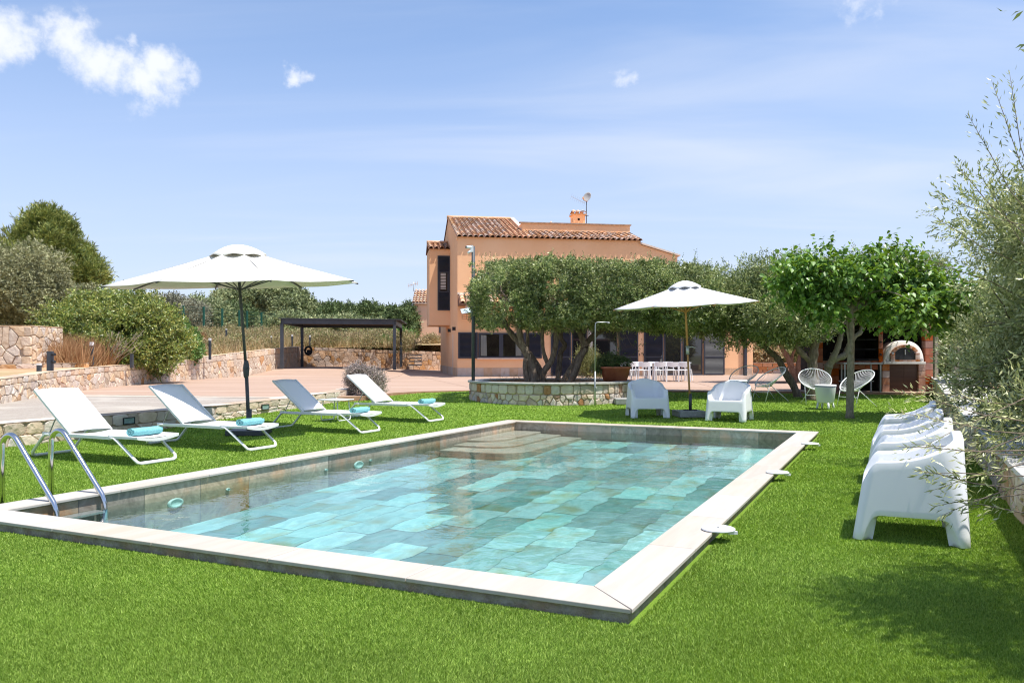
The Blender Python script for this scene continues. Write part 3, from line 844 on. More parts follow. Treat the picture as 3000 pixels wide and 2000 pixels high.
def rubble_wall(name, label, pts, tops, zb, m, side=1, H=1., cap=.22, size=.26, seed=1, limit=300, thick=.4, cat='wall', capmean=.36, gap=.010, m2=None, aspect=1.25):
    """side=+1: the dressed face looks to the right of the walking direction"""
    P = Path(pts, tops); root = thing(name, label, cat, (pts[0][0], pts[0][1], zb(*pts[0])))
    polys = cells(P.L, 0, 1 - cap, size / H, aspect * H, seed=seed) if cap else cells(P.L, 0, 1, size / H, aspect * H, seed=seed)
    # cells() works in a stretched space: v is a fraction of the wall's height
    polys2 = polys + (course(P.L, 1 - cap, 1.0, capmean, seed=seed) if cap else [])

    def fm(u, v, d):
        u = min(max(u, 0), P.L); p, n = P.at(u); z0 = zb(p.x, p.y); q = p + n * (d * side); return (q.x, q.y, z0 - .03 + (P.top(u) - z0 + .03) * v)
    # shrink() and area() expect metres: rescale v by mean height while cutting
    lay = []
    for p in polys2:
        cu = sum(q[0] for q in p) / len(p); q_, _ = P.at(cu); h = max(.2, P.top(cu) - zb(q_.x, q_.y)); lay.append(([(a, b * h) for a, b in p], h))
    hs = {}
    fixed = []
    for p, h in lay:
        fixed.append(p)
    # stones carry their own height scale through a wrapper
    items = []
    for k, (p, h) in enumerate(lay):
        if area(p) < .0012: continue
        cx = sum(q[0] for q in p) / len(p); cy = sum(q[1] for q in p) / len(p)
        w = Vector(fm(cx, cy / h, 0)); items.append((area(p) / max(1, w.length) ** 2, k, p, h))
    items.sort(key=lambda i: -i[0]); rest = MB()
    for r, (_, k, p, h) in enumerate(items):
        vs, fs = stone_mesh(shrink(p, gap), .03, seed * 1000 + k)
        W = [Vector(fm(a, b / h, d)) for a, b, d in vs]
        if side < 0: fs = [f[::-1] for f in fs]
        if r < limit:
            ctr = sum(W, Vector()) / len(W); o = MB().add([v - ctr for v in W], fs).obj('stone', m2 if (m2 and (k * 7 + seed) % 8 == 0) else m, root); o.location = ctr - root.location
        else: rest.add(W, fs)
    if rest.v: stuff(rest.obj('stone_infill', m, root, world=True))
    core = MB(); n = max(2, int(P.L / 1.2)); us = [P.L * k / n for k in range(n + 1)]; vs = []
    for u in us:
        p, nn = P.at(u); z0 = zb(p.x, p.y); zt = P.top(u)
        for dd, z in ((.008 * side, z0 - .3), (.008 * side, zt - .004), (.03 * side, zt - .004), (.03 * side, zt + .004), (-thick * side, zt + .004), (-thick * side, z0 - .3)):
            q = p + nn * dd; vs.append((q.x, q.y, z))
    fs = []
    for i in range(n):
        for k in range(6):
            f = (i * 6 + k, i * 6 + (k + 1) % 6, (i + 1) * 6 + (k + 1) % 6, (i + 1) * 6 + k); fs.append(f)
    fs += [tuple(range(6)), tuple(n * 6 + k for k in range(6))]
    core.add(vs, fs); core.obj('core', M['mortar'], root, world=True)
    # top bed
    tb = MB(); vs = []
    for i, u in enumerate(us):
        p, nn = P.at(u); zt = P.top(u) + .006
        for dd in (.028 * side, -thick * side): q = p + nn * dd; vs.append((q.x, q.y, zt + .01 * math.sin(i * 2.3)))
    tb.add(vs, [(i * 2, i * 2 + 1, i * 2 + 3, i * 2 + 2) for i in range(n)]); tb.obj('wall_top', m, root, world=True)
    return root


zt_ = lambda x, y: terr_z(x, y) if y > 20 else .284
rubble_wall('long_stone_wall', 'long low beige stone retaining wall running back along the left of the terrace', LW, LT, zt_, M['limestone'], side=1, H=.85, cap=.26, size=.24, seed=3, m2=M['limestone_warm'])
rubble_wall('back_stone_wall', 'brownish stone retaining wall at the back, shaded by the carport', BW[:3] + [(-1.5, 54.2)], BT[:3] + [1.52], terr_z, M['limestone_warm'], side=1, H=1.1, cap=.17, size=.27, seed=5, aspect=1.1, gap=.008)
rubble_wall('low_stone_wall', 'knee-high curving limestone wall behind the row of loungers', CWL, [.33, .33, .33, .32, .36, .41, .44], lambda x, y: lawn_z(x, y), M['limestone_grey'], side=1, H=.36, cap=.52, size=.17, seed=8, capmean=.33, thick=.38, gap=.006, m2=M['limestone'], aspect=1.2)
lw = bpy.data.objects['low_stone_wall']
# recessed lamps in the low wall
PCW = Path(CWL)
for px in (372, 773):
    best = min((abs(CX + F * PCW.at(u)[0].x / PCW.at(u)[0].y - px), u) for u in np.linspace(0, PCW.L, 500))[1]
    p, n = PCW.at(best); z = .215; ang = math.atan2(n.y, n.x) - math.pi / 2
    q = p + n * .045
    fr = MB(); w, h = .125, .058
    fr.bx(-w, w, -.01, .012, -h, -h + .014); fr.bx(-w, w, -.01, .012, h - .014, h); fr.bx(-w, -w + .014, -.01, .012, -h + .014, h - .014); fr.bx(w - .014, w, -.01, .012, -h + .014, h - .014)
    o = fr.obj('recessed_lamp', M['iron'], lw); o.location = Vector((q.x, q.y, z)) - lw.location; o.rotation_euler = (0, 0, ang)
    o2 = MB().bx(-w + .014, w - .014, -.02, .004, -h + .014, h - .014).obj('lamp_glass', M['lamp_glass'], o)
# right boundary wall of the lawn with its pale slab top
RWL = [(15.2, 29.8), (11.0, 21.0), (8.25, 15.2), (7.2, 13.0), (5.45, 9.3), (4.70, 7.76), (2.6, 3.35), (1.8, 1.7)]
RT = [.66, .64, .46, .42, .38, .36, .34, .34]
rw = rubble_wall('right_stone_wall', 'low beige stone wall with a wide white slab top on the right of the lawn', RWL, RT, lambda x, y: min(.26, lawn_z(x, y)), M['limestone'], side=1, H=.4, cap=0, size=.19, seed=11, thick=.9, gap=.007, m2=M['limestone_grey'])
PR = Path(RWL, RT); u = 0; k = 0
while u < PR.L - .3:
    e = min(PR.L, u + 1.1); pts = []
    for uu, s_ in ((u + .004, .06), (e - .004, .06), (e - .004, -.95), (u + .004, -.95)):
        p, n = PR.at(uu); q = p + n * s_; pts.append((q.x, q.y))
    zt = PR.top((u + e) / 2) + .01
    MB().prism(pts, zt, zt + .045).obj('slab', M['slab_white'], rw, bevel=.006, world=True); u = e
sheet('planting_bed', [[(9.2, 3), (60, 3), (60, 30), (30, 31), (15.9, 29.4), (11.6, 20.7), (8.85, 14.9), (7.8, 12.8), (6.05, 9.0), (5.3, 7.46), (3.2, 3.05), (5, 3)]], M['dry_earth'], lambda x, y: .36, 3)

# stone gate pier, far left
pier = thing('stone_pier', 'tall block-like stone pier at the far left above the long wall', 'pier', (-14.2, 24, .8))
zb0, zb1 = .72, 2.17
polys = [(p) for p in cells(2.6, 0, zb1 - zb0, .29, 1.05, seed=21)]
fA = lambda u, v, d: (-14.2 - 2.6 + u - .0, 24 - d - .0, zb0 + v)
lay_stones([p for p in polys if sum(q[0] for q in p) / len(p) < 2.38] + course(1.45, 0, .24, .3, seed=2)[:0], fA, M['limestone'], pier, t=.035, seed=21, gap=.012)
for j in range(5):   # corner quoins
    v0 = j * .29; q = [(2.36 - (j % 2) * .07, v0), (2.6, v0), (2.6, v0 + .29), (2.36 - (j % 2) * .07, v0 + .29)]
    lay_stones([q], fA, M['limestone'], pier, t=.05, seed=31 + j)
fB = lambda u, v, d: (-14.2 + d, 24 + u, zb0 + v)
lay_stones(cells(1.6, 0, zb1 - zb0, .23, .8, seed=22), fB, M['limestone'], pier, t=.035, seed=22)
MB().bx(-16.8, -14.205, 24.005, 25.6, .5, zb1 + .01).obj('core', M['mortar'], pier, world=True)
MB().bx(-16.82, -14.17, 23.97, 25.62, zb1 + .01, zb1 + .03).obj('pier_top', M['limestone'], pier, world=True)
rubble_wall('step_wall', 'single course of blocks at the foot of the stone pier', [(-17, 22.4), (-14.1, 23.3), (-13.0, 24.9)], [1.02, 1.06, 1.08], lambda x, y: .80, M['limestone_warm'], side=1, H=.25, cap=1.0, size=.3, seed=14, capmean=.34, thick=.5)

# ---------------------------------------------------------------- the villa
HA = math.atan2(1.4, 8.99)
HZ = .285
house = thing('villa', 'two-storey orange rendered villa with terracotta tiled roof and navy shutters', 'house', (-2.61, 38.8, HZ), HA)
EZ = 6.7; SLP = math.tan(math.radians(17.5)); RB = 5.7; RZ = EZ + RB * SLP


def hb(mb, name, m, par=house, **k): return mb.obj(name, m, par, **k)


# main walls (upper block) with gable end
mb = MB()
prof = [(0, -.3), (0, EZ), (RB, RZ), (12, RZ - (12 - RB) * SLP), (12, -.3)]
vs = [(0, b, z) for b, z in prof] + [(3.42, b, z) for b, z in prof]; n = 5
mb.add(vs, [tuple(range(5)), tuple(range(5, 10))[::-1]] + [((i + 1) % n, i, n + i, n + (i + 1) % n) for i in range(n)])
mb.bx(3.421, 9.1, .0, 12, -.3, EZ); mb.bx(3.421, 9.1, 1.8, 11, EZ - .01, 7.72)
hb(mb, 'wall', M['stucco'])
mb = MB()   # sloping wing to the right
vs = [(9.101, .0, -.3), (11.0, .0, -.3), (11.0, .0, 5.97), (9.101, .0, 6.5), (9.101, 8, -.3), (11.0, 8, -.3), (11.0, 8, 5.97), (9.101, 8, 6.5)]
mb.add(vs, [(0, 1, 2, 3), (7, 6, 5, 4), (1, 5, 6, 2), (3, 2, 6, 7)]); hb(mb, 'wall', M['stucco'])
MB().add([(9.05, -.10, 6.62), (11.12, -.10, 6.04), (11.12, 8, 6.04), (9.05, 8, 6.62), (9.05, -.10, 6.54), (11.12, -.10, 5.96), (11.12, 8, 5.96), (9.05, 8, 6.54)],
         [(0, 1, 2, 3), (4, 7, 6, 5), (0, 4, 5, 1), (1, 5, 6, 2)]).obj('verge_cap', M['mortar_white'], house)
# single-storey part on the right
hb(MB().bx(11.001, 15.0, .0, 8, -.3, 3.25), 'wall', M['stucco'])
hb(MB().bx(10.9, 15.2, -.25, 8.1, 3.25, 3.33), 'roof_slab', M['tile_bed'])
MB().bx(15.02, 15.16, -.16, -.02, 0, 3.2).obj('downpipe', M['navy'], house).location = (-.55, 0, 0)
# plinth of stone panels
for k in range(17):
    if 4.15 < k * .42 + .21: break
    hb(MB().bx(k * .42 + .003, (k + 1) * .42 - .003, -.022, -.002, 0, .42), 'plinth_panel', M['plinth'])
for k in range(20): hb(MB().bx(-.022, -.002, k * .6 + .003, (k + 1) * .6 - .003, 0, .42), 'plinth_panel', M['plinth'])
for k in range(4): hb(MB().bx(12.75 + k * .55 + .003, 12.75 + (k + 1) * .55 - .003, -.022, -.002, 0, .38), 'plinth_panel', M['plinth'])
# projecting bay on the side wall
hb(MB().bx(-1.09, -.001, 4.6, 7.3, 2.63, EZ), 'bay_wall', M['stucco'])
bayw = hb(MB().bx(-.62 - .0, -.001, 4.585, 4.599, 3.45, 6.3), 'bay_window', M['room_shade'])  # flat panel, its near-black colour paints the unlit room


def louvres(mb, x0, x1, z0, z1, y, pitch=.055, d=.035):
    z = z0 + pitch * .5
    while z < z1:
        mb.add([(x0, y, z - .012), (x1, y, z - .012), (x1, y + d, z + .022), (x0, y + d, z + .022), (x0, y - .004, z - .006), (x1, y - .004, z - .006), (x1, y + d - .004, z + .028), (x0, y + d - .004, z + .028)],
               [(0, 1, 2, 3), (4, 7, 6, 5), (0, 4, 5, 1)]); z += pitch


def shutter(x0, x1, z0, z1, y=-.06, par=house, mid=True, label=None, pitch=.055, back=True):
    fr = MB(); w = .07; t = .045
    fr.bx(x0, x0 + w, y, y + t, z0, z1); fr.bx(x1 - w, x1, y, y + t, z0, z1)
    fr.bx(x0 + w, x1 - w, y, y + t, z0, z0 + w); fr.bx(x0 + w, x1 - w, y, y + t, z1 - w, z1)
    zs = [z0 + w, z1 - w]
    if mid:
        zm = z0 + (z1 - z0) * .40; fr.bx(x0 + w, x1 - w, y, y + t, zm - .04, zm + .04); zs = [z0 + w, zm - .04, zm + .04, z1 - w]
    o = fr.obj('shutter', M['navy'], par)
    if label: o['label'] = label
    lv = MB()
    for a, b in zip(zs[::2], zs[1::2]): louvres(lv, x0 + w, x1 - w, a, b, y + .004, pitch)
    if back: lv.bx(x0 + .01, x1 - .01, y + t + .001, y + t + .01, z0 + .01, z1 - .01)
    lv.obj('louvres', M['navy'], o)
    return o


# bay shutters: a tall louvred strip in three leaves
bs = MB()
for a, b in ((-.66, -.60), (-.06, 0.0)): bs.bx(a, b, 4.54, 4.58, 3.42, 6.33)
for z in (3.42, 4.38, 5.42, 6.27): bs.bx(-.60, -.06, 4.54, 4.58, z, z + .06)
bso = bs.obj('shutter_frame', M['navy'], house)
lv = MB()
for a, b in ((3.48, 4.38), (5.48, 6.27)): louvres(lv, -.60, -.06, a, b, 4.545, .06)
lv.bx(-.6, -.06, 4.582, 4.584, 3.48, 4.38); lv.bx(-.6, -.06, 4.582, 4.584, 5.48, 6.27)
lv.bx(-.60, -.52, 4.545, 4.58, 4.44, 5.42); lv.bx(-.14, -.06, 4.545, 4.58, 4.44, 5.42)
lv.obj('louvres', M['navy'], bso)
lv = MB()
for k in range(11): lv.bx(-.50, -.22, 4.56, 4.572, 4.56 + k * .08, 4.60 + k * .08)
lv.obj('slats_painted_sunlit', M['curtain'], bso)  # pale colour paints sunlight onto these slats


# roof tiles: one barrel tile, laid in rows
def tile_mesh(name, r0=.115, r1=.095, L=.46, n=6):
    vs = []; fs = []
    for j, (r, y, dz) in enumerate(((r0, 0, .016), (r1, L, 0))):
        for t in (0, .014):
            for k in range(n + 1):
                a = math.pi * k / n; vs.append((-(r - t) * math.cos(a), y, (r - t) * math.sin(a) * .85 + dz))
    m_ = n + 1
    for k in range(n):
        fs.append((k, k + 1, 2 * m_ + k + 1, 2 * m_ + k)); fs.append((m_ + k + 1, m_ + k, 3 * m_ + k, 3 * m_ + k + 1)); fs.append((k + 1, k, m_ + k, m_ + k + 1))
    me = bpy.data.meshes.new(name); me.from_pydata(vs, [], fs); me.update(); return me


tm = tile_mesh('roof_tile'); tm.materials.append(M['tile']); tmn = tile_mesh('roof_tile_pale'); tmn.materials.append(M['tile_new'])


def tiled(par, x0, x1, b0, b1, z0, ang, sp=.27, row=.37, mesh=tm, budget=None, M0=None, edge=None):
    """barrel tiles on a slope rising in +y from (b0,z0)"""
    nx = max(1, round((x1 - x0) / sp)); L = (b1 - b0) / math.cos(ang); ny = max(1, math.ceil(L / row)); left = []
    for i in range(nx):
        for j in range(ny):
            s = j * row; x = x0 + (i + .5) * (x1 - x0) / nx
            if s + .1 > L: continue
            jx = RND.uniform(-.006, .006)
            m_ = Matrix.Translation((x + jx, b0 + s * math.cos(ang), z0 + s * math.sin(ang) + .006)) @ Matrix.Rotation(ang - .03, 4, 'X') @ Matrix.Rotation(RND.uniform(-.02, .02), 4, 'Z')
            if M0: m_ = M0 @ m_
            me_ = tmn if (mesh is tm and i in (0,)) else mesh
            if budget is None or budget[0] > 0:
                inst(me_, 'roof_tile', par, m_)
                if budget is not None: budget[0] -= 1
            else: left.append(m_)
    return left


bud = [298]
ang = math.atan(SLP)
roof = MB().add([(-.06, -.14, EZ - .02), (3.42, -.14, EZ - .02), (3.42, RB, RZ + .03), (-.06, RB, RZ + .03), (-.06, 12.1, RZ - (12.1 - RB) * SLP + .03), (3.42, 12.1, RZ - (12.1 - RB) * SLP + .03), (9.18, -.14, EZ - .02), (9.18, 1.8, EZ + 1.8 * SLP + .03), (3.42, 1.8, EZ + 1.8 * SLP + .03)],
                [(0, 1, 2, 3), (3, 2, 5, 4), (1, 6, 7, 8)]).obj('roof', M['tile_bed'], house)
z_e = EZ - .0 - .14 * SLP + .035
left = tiled(roof, 3.42, 9.16, -.17, 1.75, z_e - .02, ang, .27, budget=bud)
left += tiled(roof, -.05, 3.42, -.17, RB, z_e - .02, ang, .27, budget=bud)
if left:
    st = MB(); tv = [v.co.copy() for v in tm.vertices]; tf = [tuple(p.vertices) for p in tm.polygons]
    for m_ in left: st.add([m_ @ v for v in tv], tf)
    stuff(st.obj('roof_tile_infill', M['tile'], roof))
hb(MB().tube([(-.08 + k * .35, RB, RZ + .07) for k in range(11)], .11, 8), 'ridge_tiles', M['tile_new'])
hb(MB().bx(-.055, .0 - .001, -.05, .05, EZ - .15, EZ - .05), 'eave_end', M['stucco'])
vc = MB().add([(3.42, 1.8, EZ + 1.8 * SLP + .04), (3.42, RB, RZ + .06), (3.42, RB, RZ + .17), (3.42, 1.8, EZ + 1.8 * SLP + .15), (3.62, 1.8, EZ + 1.8 * SLP + .04), (3.62, RB, RZ + .06), (3.62, RB, RZ + .17), (3.62, 1.8, EZ + 1.8 * SLP + .15)],
              [(0, 1, 2, 3), (7, 6, 5, 4), (3, 2, 6, 7), (0, 3, 7, 4), (1, 5, 6, 2)]).obj('verge_cap', M['mortar_white'], house)
# parapet coping
hb(MB().bx(3.3, 9.16, 1.74, 2.0, 7.721, 7.78), 'parapet_cap', M['parapet_cap']); hb(MB().bx(9.0, 9.16, 2.001, 11, 7.721, 7.78), 'parapet_cap', M['parapet_cap'])
hb(MB().tube([(5.1, 2.6, 7.7), (5.1, 2.6, 7.98)], .05, 8), 'vent_pipe', M['tile_new'])
# bay roof, canopy roof over the ground floor windows
bay_roof = MB().add([(-1.15, 4.5, EZ - .02), (.0, 4.5, EZ - .02), (.0, 6.2, EZ + .5), (-1.15, 6.2, EZ + .5), (-1.15, 7.4, EZ - .02), (0, 7.4, EZ - .02)], [(0, 1, 2, 3), (3, 2, 5, 4)]).obj('bay_roof', M['tile_bed'], house)
tiled(bay_roof, -1.14, .0, 4.44, 6.1, EZ - .0, math.atan(.3), .27)
hb(MB().tube([(-1.16, 6.15, EZ + .55), (0, 6.15, EZ + .55)], .1, 8), 'ridge_tiles', M['tile_new'])
can = hb(MB().add([(.02, -.95, 3.45), (10.9, -.95, 3.45), (10.9, -.002, 3.92), (.02, -.002, 3.92), (.02, -.95, 3.38), (10.9, -.95, 3.38), (10.9, -.002, 3.38), (.02, -.002, 3.38)],
                 [(0, 1, 2, 3), (4, 7, 6, 5), (0, 4, 5, 1), (1, 5, 6, 2), (3, 7, 4, 0)]), 'canopy_roof', M['tile_bed'])
tiled(can, .04, 6.0, -1.0, -.02, 3.46, math.atan(.49), .27, mesh=tmn)
hb(MB().bx(.0, 10.95, -.06, -.002, 3.93, 4.03), 'string_course', M['mortar_white'])
hb(MB().bx(.35, .9, -.80, -.002, 3.0, 3.379), 'lintel_box', M['mortar_white'])
# chimney
ch = hb(MB().bx(6.78, 7.45, 4.7, 5.4, 7.0, 8.72), 'chimney', M['stucco'])
cc = MB().bx(6.72, 7.51, 4.64, 5.46, 8.721, 8.79); cc.obj('chimney_cap', M['tile_new'], ch)
mb = MB().bx(7.02, 7.14, 4.694, 4.699, 8.42, 8.54); mb.bx(6.772, 6.779, 4.95, 5.05, 8.38, 8.56); mb.obj('chimney_vent', M['near_black'], ch)
for s_ in (0, 1):
    for i in range(3):
        m_ = Matrix.Translation((7.115, 5.05, 0)) @ Matrix.Rotation(math.pi * s_, 4, 'Z') @ Matrix.Translation((-.26 + i * .26, -.46, 8.81)) @ Matrix.Rotation(.38, 4, 'X')
        inst(tmn, 'chimney_tile', ch, m_)
# ground-floor window with shutters
win = MB(); y = -.10
for a, b, z0, z1 in ((1.0, 3.2, 2.03, 2.10), (1.0, 3.2, .90, .98), (1.0, 1.09, .98, 2.03), (3.11, 3.2, .98, 2.03), (2.05, 2.16, .98, 2.03), (2.16, 2.2, .98, 2.03), (2.0, 2.05, .98, 2.03)): win.bx(a, b, y, y + .10, z0, z1)
WO = win.obj('window', M['navy'], house)
MB().bx(1.09, 3.11, -.008, -.003, .98, 2.03).obj('dark_room_sheet', M['room_shade'], WO)  # dark sheet on the wall, painted to stand in for the unlit room
for a, b in ((1.09, 2.0), (2.2, 3.11)): MB().add([(a, -.054, .98), (b, -.054, .98), (b, -.054, 2.03), (a, -.054, 2.03)], [(0, 1, 2, 3)]).obj('pane', M['clear_glass'], WO)
for a in (1.12, 2.82):
    cb = MB(); vs = []
    for k in range(13): vs += [(a + .3 * k / 12, -.020 - .012 * (k % 2), 1.0), (a + .27 * k / 12, -.020 - .012 * (k % 2), 2.0)]
    cb.add(vs, [(2 * k, 2 * k + 2, 2 * k + 3, 2 * k + 1) for k in range(12)]); cb.obj('curtain', M['curtain'], WO)
MB().bx(.95, 3.25, -.12, -.001, .84, .899).obj('sill', M['mortar_white'], WO)
shutter(.03, .97, .88, 2.12, mid=False); shutter(3.22, 4.10, .88, 2.12, mid=False)
# doors and shutters along the ground floor
for (x0, x1, lab) in ((4.55, 5.55, 'navy shutter leaf behind the tree'), (7.95, 8.95, None), (9.25, 10.25, None), (12.35, 13.45, 'open shutter leaf at the right end')):
    shutter(x0, x1, .05, 2.28, y=-.07 if x0 < 12 else -.10, label=lab)
for (x0, x1) in ((5.6, 6.35), (6.6, 7.9), (10.3, 11.2), (11.25, 12.3)):
    fr = MB(); fr.bx(x0, x0 + .06, -.04, .0 - .001, .03, 2.34); fr.bx(x1 - .06, x1, -.04, -.001, .03, 2.34); fr.bx(x0 + .06, x1 - .06, -.04, -.001, 2.26, 2.34); fr.bx(x0 + .06, x1 - .06, -.04, -.001, .03, .12)
    d = fr.obj('glass_door', M['navy'], house)
    MB().bx(x0 + .06, x1 - .06, -.02, -.012, .12, 2.26).obj('pane', M['glass'], d)
    if x0 > 10: MB().bx(x0 + .12, x0 + .55, -.008, -.004, .2, 2.2).obj('interior_panel', M['door_wood'], d)
hb(MB().bx(4.4, 12.4, -.045, -.001, 2.341, 2.42), 'door_head', M['navy'])
hb(MB().bx(6.37, 6.58, -.25, -.046, 0, 2.5), 'pillar', M['slab_grey'])
hb(MB().bx(4.2, 15.0, -.12, -.023, .0, .03), 'threshold', M['mortar_white'])
for x in (9.0, 9.2, 13.5): hb(MB().bx(x - .012, x + .012, -.11, -.072, 1.0, 1.12), 'shutter_catch', M['iron'])
# upper windows seen above the tree
for (x0, x1) in ((1.35, 2.2), (2.2, 3.55), (4.95, 5.8), (5.8, 6.9), (7.2, 8.3), (8.3, 9.3)):
    shutter(x0, x1 - .03, 3.95, 5.53, mid=False)
# wall lamps and side door
for a in (1.0, 4.0): hb(MB().bx(-.16, -.003, a, a + .12, 2.25, 2.42), 'wall_lamp', M['iron'])
hb(MB().bx(-.012, -.002, 2.4, 2.75, 0, 2.1), 'side_door', M['mortar_white'])
# folded awning and grille beside the pole
aw = MB().add([(.05, -1.75, 2.95), (.75, -1.60, 3.08), (.75, -.9, 3.32), (.05, -.95, 3.18), (.05, -1.75, 2.92), (.75, -1.60, 3.05), (.75, -.9, 3.29), (.05, -.95, 3.15)], [(0, 1, 2, 3), (7, 6, 5, 4), (0, 4, 5, 1), (1, 5, 6, 2), (3, 7, 4, 0)])
awo = aw.obj('awning', M['blue_awning'], house)
gr = MB()
for k in range(4): gr.beam((.1, -1.3, 2.72 + k * .08), (.75, -1.2, 2.72 + k * .08), .012, .012)
for x in (.1, .32, .54, .75): gr.beam((x, -1.3 + x * .1, 2.70), (x, -1.3 + x * .1, 2.98), .014, .014)
gr.beam((.4, -1.25, 2.98), (.4, -.1, 3.1), .03, .03); gr.obj('grille', M['iron'], awo)
# satellite dish and aerial on the roof
ant = thing('satellite_dish', 'grey satellite dish on a thin mast beside the villa chimney', 'satellite dish', D(1718, 654, 44.6))
MB().tube([(0, 0, -.3), (0, 0, 1.25)], .022, 8).obj('mast', M['iron'], ant)
MB().tube([(-.16, 0, .42), (.12, 0, .42)], .02, 6).obj('cross_bar', M['iron'], ant)
dm = MB(); prof = [(.001 + .30 * k / 6, .07 * (k / 6) ** 2) for k in range(7)]; prof = prof + [(r * .99, z - .012) for r, z in prof[::-1]]
dm.lathe(prof, n=28); do = dm.obj('reflector', M['dish'], ant); do.location = (.06, -.05, 1.40); do.rotation_euler = (math.radians(66), math.radians(0), math.radians(-35)); do.scale = (.82, 1, 1)
MB().tube([(.05, -.08, 1.15), (-.22, -.42, 1.28)], .012, 6).tube([(-.22, -.42, 1.24), (-.22, -.42, 1.36)], .035, 8).obj('feed_arm', M['orange_part'], ant)
ya = MB().beam((-.1, 0, 1.1), (-.85, -.25, 1.42), .015, .015)
for k in range(8):
    p = Vector((-.1, 0, 1.1)).lerp(Vector((-.85, -.25, 1.42)), k / 7); ya.beam(p + Vector((-.05, 0, -.16)), p + Vector((.05, 0, .16)), .008, .008)
ya.obj('aerial', M['galv'], ant)

# ---------------------------------------------------------------- sun loungers and towels
LA = math.radians(90) - TH - math.radians(90)      # local +x runs from head to foot, towards the pool


def make_lounger():
    t = thing('sun_lounger', 'x', 'sun lounger', (0, 0, 0))
    Lg = 2.06; w = .60; h = .335
    for nm, xt, xg, sg in (('leg_loop', 1.62, 1.98, 1), ('leg_loop', .30, .03, -1)):
        pts = []
        for y, order in ((0, 1), (w, -1)):
            seg = [(xt - sg * .10, y, h - .022), (xt - sg * .03, y, h - .026), (xt + sg * .03, y, h - .06), (xg - sg * .035, y, .07), (xg - sg * .010, y + (.02 if y == 0 else -.02), .035), (xg + 0, y + (.06 if y == 0 else -.06), .02)]
            pts += seg if order > 0 else seg[::-1]
        MB().tube(pts, .023, 8, ry=.016).obj(nm, M['white_metal'], t)
    for y in (0, w): MB().bx(.27, 1.56, y - .014, y + .014, h - .045, h - .0).obj('side_rail', M['white_metal'], t, bevel=.006)
    # the bowed foot bar
    fb = MB(); vs = []
    for k in range(9):
        y = w * k / 8; dz = -.035 * math.sin(math.pi * k / 8); vs += [(1.50 + .48, y, h + .008 + dz), (2.005, y, h + .008 + dz), (2.005, y, h - .028 + dz), (1.98, y, h - .028 + dz)]
    fb.add(vs, [(4 * k + a, 4 * k + (a + 1) % 4, 4 * k + 4 + (a + 1) % 4, 4 * k + 4 + a) for k in range(8) for a in range(4)] + [(0, 3, 2, 1), (32, 33, 34, 35)]); fb.obj('foot_bar', M['white_metal'], t)
    for y in (0, w):
        MB().beam((1.50, y, h - .012), (2.0, y, h - .008), .026, .030).obj('foot_rail', M['white_metal'], t)
    # seat sling sagging a little
    def sling(p0, p1, sag, nm):
        vs = []; nx, ny = 8, 8; p0 = Vector(p0); p1 = Vector(p1); d = p1 - p0; nr = Vector((-d.z, 0, d.x)).normalized()
        for i in range(nx + 1):
            for j in range(ny + 1):
                s = sag * (1 - (2 * j / ny - 1) ** 2); p = p0 + d * (i / nx) - nr * s; vs.append((p.x, .012 + (w - .024) * j / ny, p.z))
        fs = [(i * (ny + 1) + j, (i + 1) * (ny + 1) + j, (i + 1) * (ny + 1) + j + 1, i * (ny + 1) + j + 1) for i in range(nx) for j in range(ny)]
        o = MB().add(vs, fs, True).obj(nm, M['sling'], t); so = o.modifiers.new('s', 'SOLIDIFY'); so.thickness = .006
    sling((.78, 0, h + .006), (1.985, 0, h + .010), .022, 'seat')
    bt = (.10, 0, h + .53); sling((.78, 0, h + .014), bt, .022, 'backrest')
    bf = MB()
    for y in (0.0, w): bf.beam((.78, y, h + .0), (bt[0], y, bt[2]), .024, .030)
    fr = []
    for k in range(9): fr.append((bt[0] + .012 * math.sin(math.pi * k / 8), w * k / 8, bt[2] - .018 * math.sin(math.pi * k / 8)))
    bf.tube(fr, .014, 6); bf.obj('back_frame', M['white_metal'], t)
    st = MB()
    for y in (.05, w - .05): st.beam((.47, y, h + .22), (.33, y, h - .01), .012, .012)
    st.obj('prop', M['galv'], t)
    return t


proto = make_lounger()
spots = [(-4.48, 9.68, 'leftmost white sun lounger, closest to the steel ladder, its backrest in full sun'),
         (-3.63, 11.10, 'second white sun lounger from the left, its backrest shaded by the big parasol'),
         (-2.545, 13.57, 'third white sun lounger from the left, its backrest half in parasol shade'),
         (-1.59, 15.35, 'rightmost and farthest white sun lounger, beside the purple-grey bush')]
e1 = Vector((math.cos(LA), math.sin(LA), 0)); e2 = Vector((-math.sin(LA), math.cos(LA), 0))
lounger_pos = []
for i, (x, y, lb) in enumerate(spots):
    p = Vector((x, y, 0)) - e1 * 1.98; p.z = lawn_z(x, y) + (.01 if i == 3 else 0)
    lounger_pos.append(p)
    if i == 0: proto.location = p; proto.rotation_euler = (0, 0, LA); proto['label'] = lb; proto['group'] = 'white sun loungers in a row beside the pool'
    else: dup(proto, p, LA, lb)


